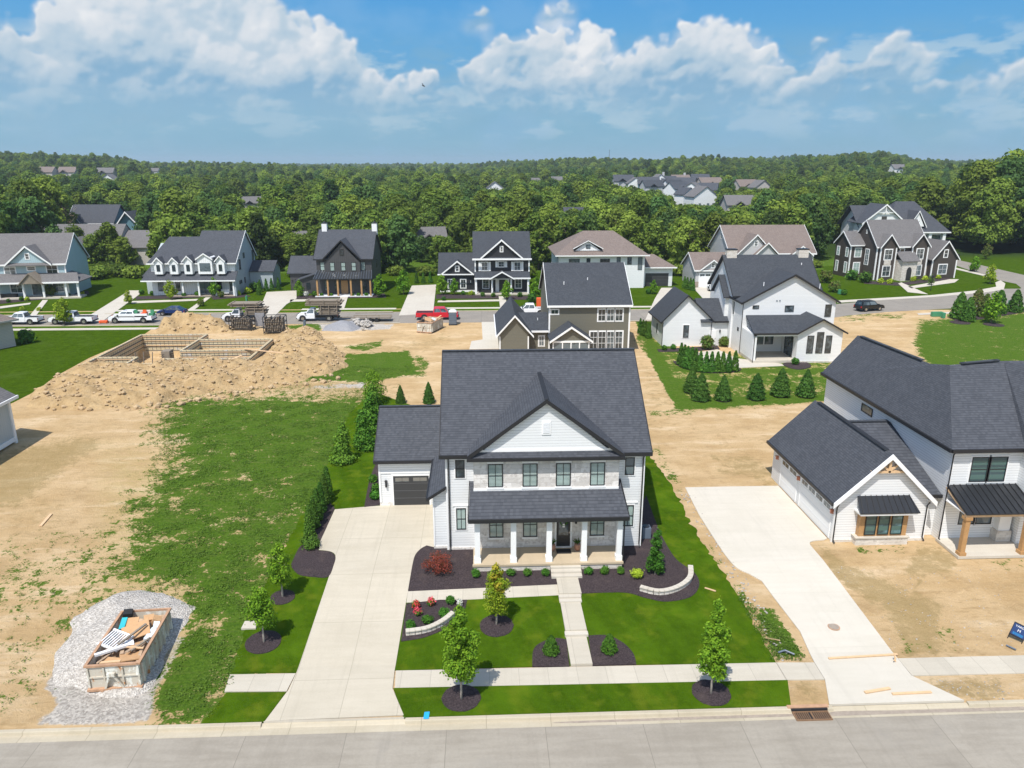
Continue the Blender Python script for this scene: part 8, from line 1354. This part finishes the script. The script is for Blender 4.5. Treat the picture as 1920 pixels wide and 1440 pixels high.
sd = thing('storm_drain', 'rusty double grate storm drain in the gutter before the dirt strip', 'storm drain', (15.5, 29.1, -.7)); q = MB(); q.box(14.66, 16.4, 28.72, 28.78, -.74, -.67); q.box(14.66, 16.4, 29.26, 29.32, -.74, -.67); [q.box(u_ - .03, u_ + .03, 28.78, 29.26, -.74, -.67) for u_ in (14.69, 15.53, 16.37)]; part(sd, 'frame', q, MAT['grate_iron']); q = MB(); [q.box(14.75 + i * .1, 14.79 + i * .1, 28.78, 29.26, -.705, -.675) for i in range(16) if i != 7]; part(sd, 'grate', q, MAT['grate_iron']); q = MB(); q.box(14.7, 16.36, 28.78, 29.26, -.75, -.706); q.box(14.66, 16.4, 29.33, 29.42, -.72, -.58); part(sd, 'opening', q, MAT['black_rubber']); q = MB(); q.box(14.5, 16.5, 29.42, 29.62, -.6, -.54); part(sd, 'hood', q, MAT['rust'])
mh = thing('manhole_cover', 'round brown iron cover in the white driveway of the neighbour', 'manhole cover', (19.56, 35.55, gz(35.55) + .05)); q = MB(); q.lathe(19.56, 35.55, [(.33, gz(35.55) + .04), (.33, gz(35.55) + .07)], 24); part(mh, 'ring', q, MAT['rust']); q = MB(); q.lathe(19.56, 35.55, [(.28, gz(35.55) + .06), (.28, gz(35.55) + .08)], 24); part(mh, 'cover', q, MAT['brick_base'])
# the yard sign, tipped over slightly
sg = thing('yard_sign', 'tilted dark blue yard sign with white lettering beside the right sidewalk', 'sign'); q = MB(); q.box(-.33, .33, -.015, .015, .28, .95); bd_ = part(sg, 'board', q, MAT['blue_print']); q = MB(); q.box(-.36, .36, -.02, .02, .95, .99); q.box(-.36, .36, -.02, .02, .2, .28); q.box(-.36, -.33, -.02, .02, .2, .95); q.box(.33, .36, -.02, .02, .2, .95); q.box(-.35, -.31, -.02, .02, -.1, .2); q.box(.31, .35, -.02, .02, -.1, .2); part(sg, 'frame', q, MAT['black_metal'])
def text(parent, s, size, x, z, y, mat, rx=math.pi / 2, name='lettering', sx=1):
    cu = bpy.data.curves.new(name, 'FONT'); cu.body = s; cu.size = size; cu.align_x = 'CENTER'; cu.extrude = .003; to = bpy.data.objects.new(name, cu); COL.objects.link(to); dg = bpy.context.evaluated_depsgraph_get(); me = bpy.data.meshes.new_from_object(to.evaluated_get(dg)); bpy.data.objects.remove(to); me.materials.clear(); me.materials.append(MAT[mat])
    for v in me.vertices: a, b_, c_ = v.co; v.co = (x + a * sx, y - c_, z + b_)
    o = bpy.data.objects.new(name, me); COL.objects.link(o); o.parent = parent; return o
text(bd_, 'YARDS', .16, 0, .78, -.022, 'white_trim'); text(bd_, 'M', .22, 0, .53, -.022, 'white_trim')
q = MB(); [q.box(-.25, .25, -.018, -.015, .33 + .05 * i, .345 + .05 * i) for i in range(3)]; part(bd_, 'small_print', q, MAT['cyan_paint'])
sg.location = (29.0, 34.1, -.54); sg.rotation_euler = (R(-12), R(9), R(-48))
q = MB(); q.tube([(28.25, 33.7, -.52), (28.5, 33.3, -.52)], .045, 8); solo('drain_pipe_piece', q, MAT['grey_plastic'], 'short grey pipe piece on the dirt left of the blue sign', 'pipe')
for a, b_, w_, lab in (((18.1, 32.98, -.5), (21.9, 33.15, -.5), .12, 'long thin board lying across the top of the driveway apron'), ((18.7, 30.3, -.5), (20.1, 30.55, -.5), .16, 'short board lying on the driveway apron, left one'), ((20.0, 30.15, -.51), (22.0, 30.2, -.51), .14, 'board lying on the driveway apron near the gutter, right one'), ((13.35, 39.4, -.12), (13.9, 39.0, -.12), .08, 'short pale stake lying on the lawn edge beside the weeds')):
    q = MB(); q.beam(a, b_, w_, .05); solo('board', q, MAT['pine'], lab, 'board')
q = MB(); q.beam((21.5, 32.6, -.52), (21.45, 32.7, -.15), .06, .06, (0, 1, 0)); q.beam((21.35, 32.5, -.4), (21.6, 32.75, -.4), .05); solo('survey_stake', q, MAT['pine'], 'small wooden stake standing at the neighbour driveway corner', 'stake')
q = MB(); q.beam((15.35, 34.9, -.5), (15.6, 33.5, .3), .045); solo('marker_pole', q, MAT['yellow_paint'] if 'yellow_paint' in MAT else MAT['pine'], 'thin yellow marker pole leaning over the weeds by the sidewalk', 'pole')
q = MB(); q.tube([(15.6, 33.5, -.45), (16.0, 33.6, -.4), (16.4, 33.3, -.45)], .05, 6); solo('hose_piece', q, MAT['grey_plastic'], 'short dark hose piece in the weeds by the sidewalk', 'hose')
sheet('paint_mark', [[(-2.95, 29.43), (-2.7, 29.43), (-2.68, 29.9), (-2.92, 29.88)]], 'cyan_paint', .052, .01)
sheet('mud_stain', [smooth([(3.2, 29.1), (6, 29.0), (9, 29.02), (12, 29.05), (14.6, 29.06), (14.6, 29.22), (11, 29.24), (6, 29.2), (4, 29.18)], True)], 'brick_base', -.128, 0); sheet('mud_stain', [smooth([(16.6, 29.0), (20, 29.02), (26, 29.0), (34, 29.02), (34, 29.3), (26, 29.26), (20, 29.25), (16.8, 29.3)], True)], 'brick_base', -.126, 0)
sheet('damp_patch', [circ(5.15, 39.95, .42, ry=.24, jit=.05)], 'brick_base', .26 - .0, 0, zf=lambda y: -.255)
q = MB(); q.box(-13.55, -12.75, 36.6, 37.3, gz(37) - .02, gz(37) + .09); solo('utility_cover', q, MAT['plain_concrete'], 'flat pale utility lid in the grass left of the young trees', 'utility cover')
for i, (px, py, w_, h_, lab) in enumerate(((1758, 594, 1.9, .8, 'green utility box lid on the lawn near the black vehicle'), (1770, 597, .5, .9, 'slim green utility post right of the low green box'), (1575, 552, .5, .9, 'small green utility post on the lawn of the brown house'), (462, 566, .3, 1.1, 'green utility post before the dormered house drive'), (571, 616, .3, 1.2, 'pale utility post on the grass patch by the back street'), (1895, 573, .4, .9, 'green utility post near the right end of the back street'))):
    x, y = G(px, py); solo('utility_box', MB().box(x - w_ / 2, x + w_ / 2, y, y + .6, 0, h_), MAT['green_box'] if i != 4 else MAT['grey_plastic'], lab, 'utility box', bevel=.05)
for i, (px, py) in enumerate(((1795, 487), (1825, 509))): x, y = G(px, py); solo('waste_bin', MB().box(x - .5, x + .5, y, y + .8, 0, 1.3).box(x - .55, x + .55, y - .05, y + .85, 1.3, 1.4), MAT['black_rubber'], ('dark wheeled bin at the corner of the brown house', 'dark wheeled bin on the drive left of the far road')[i], 'waste bin', bevel=.05)
x, y = G(1745, 545); q = MB(); q.cyl(x, y, 0, 2.6, .06, 8); q.box(x - .18, x + .18, y - .18, y + .18, 2.6, 3.1); solo('lamp_post', q, MAT['black_metal'], 'black post lantern beside the walk of the brown corner house', 'lamp post')
x, y = G(975, 583); q = MB(); q.box(x + 2.9, x + 4.2, y, y + 1, .0, 2.2); solo('orange_crate', q, MAT['orange_plastic'], 'orange box behind the olive house roof by the back street', 'box', bevel=.05)
# radio mast on the horizon and a bird
d = ray(1142, 300); t = 1300 / d[1]; x, y = d[0] * t, 1300; g_ = float(hill(np.array(x), np.array(y))); q = MB(); q.tube([(x, y, g_), (x, y, 48)], [.7, .35], 5); solo('radio_mast', q, MAT['grey_plastic'], 'thin radio mast rising above the distant woods', 'mast')
d = ray(794, 161); t = 95 / d[1]; bx, by, bz = d[0] * t, 95, CAM_H + d[2] * t
q = MB(); q.tube([(bx - .2, by, bz + .05), (bx, by, bz), (bx + .2, by, bz - .03)], [.02, .06, .02], 6); q.add([(bx - .05, by, bz), (bx + .08, by, bz), (bx - .1, by + .3, bz + .28), (bx - .2, by + .1, bz + .3)], [(0, 1, 2, 3)]); q.add([(bx - .05, by, bz), (bx + .08, by, bz), (bx + .2, by - .2, bz - .2)], [(0, 1, 2)]); solo('bird', q, MAT['black_rubber'], 'small dark bird flying before the clouds', 'bird')

# ---- the air: one closed box of even haze
hz = MB(); hz.box(-4600, 4600, -300, 6200, -4, 75)
m = bpy.data.materials.new('haze'); m.use_nodes = True; t = m.node_tree; t.nodes.clear(); T = NT(t)
v = T.n('ShaderNodeVolumePrincipled', {'Color': (.80, .90, 1.0, 1), 'Density': HAZE, 'Anisotropy': .2}); t.links.new(v, t.nodes.new('ShaderNodeOutputMaterial').inputs['Volume'])
o = struct('haze', hz, m, 'stuff'); o['label'] = 'pale blue haze in the air'; o['category'] = 'haze'
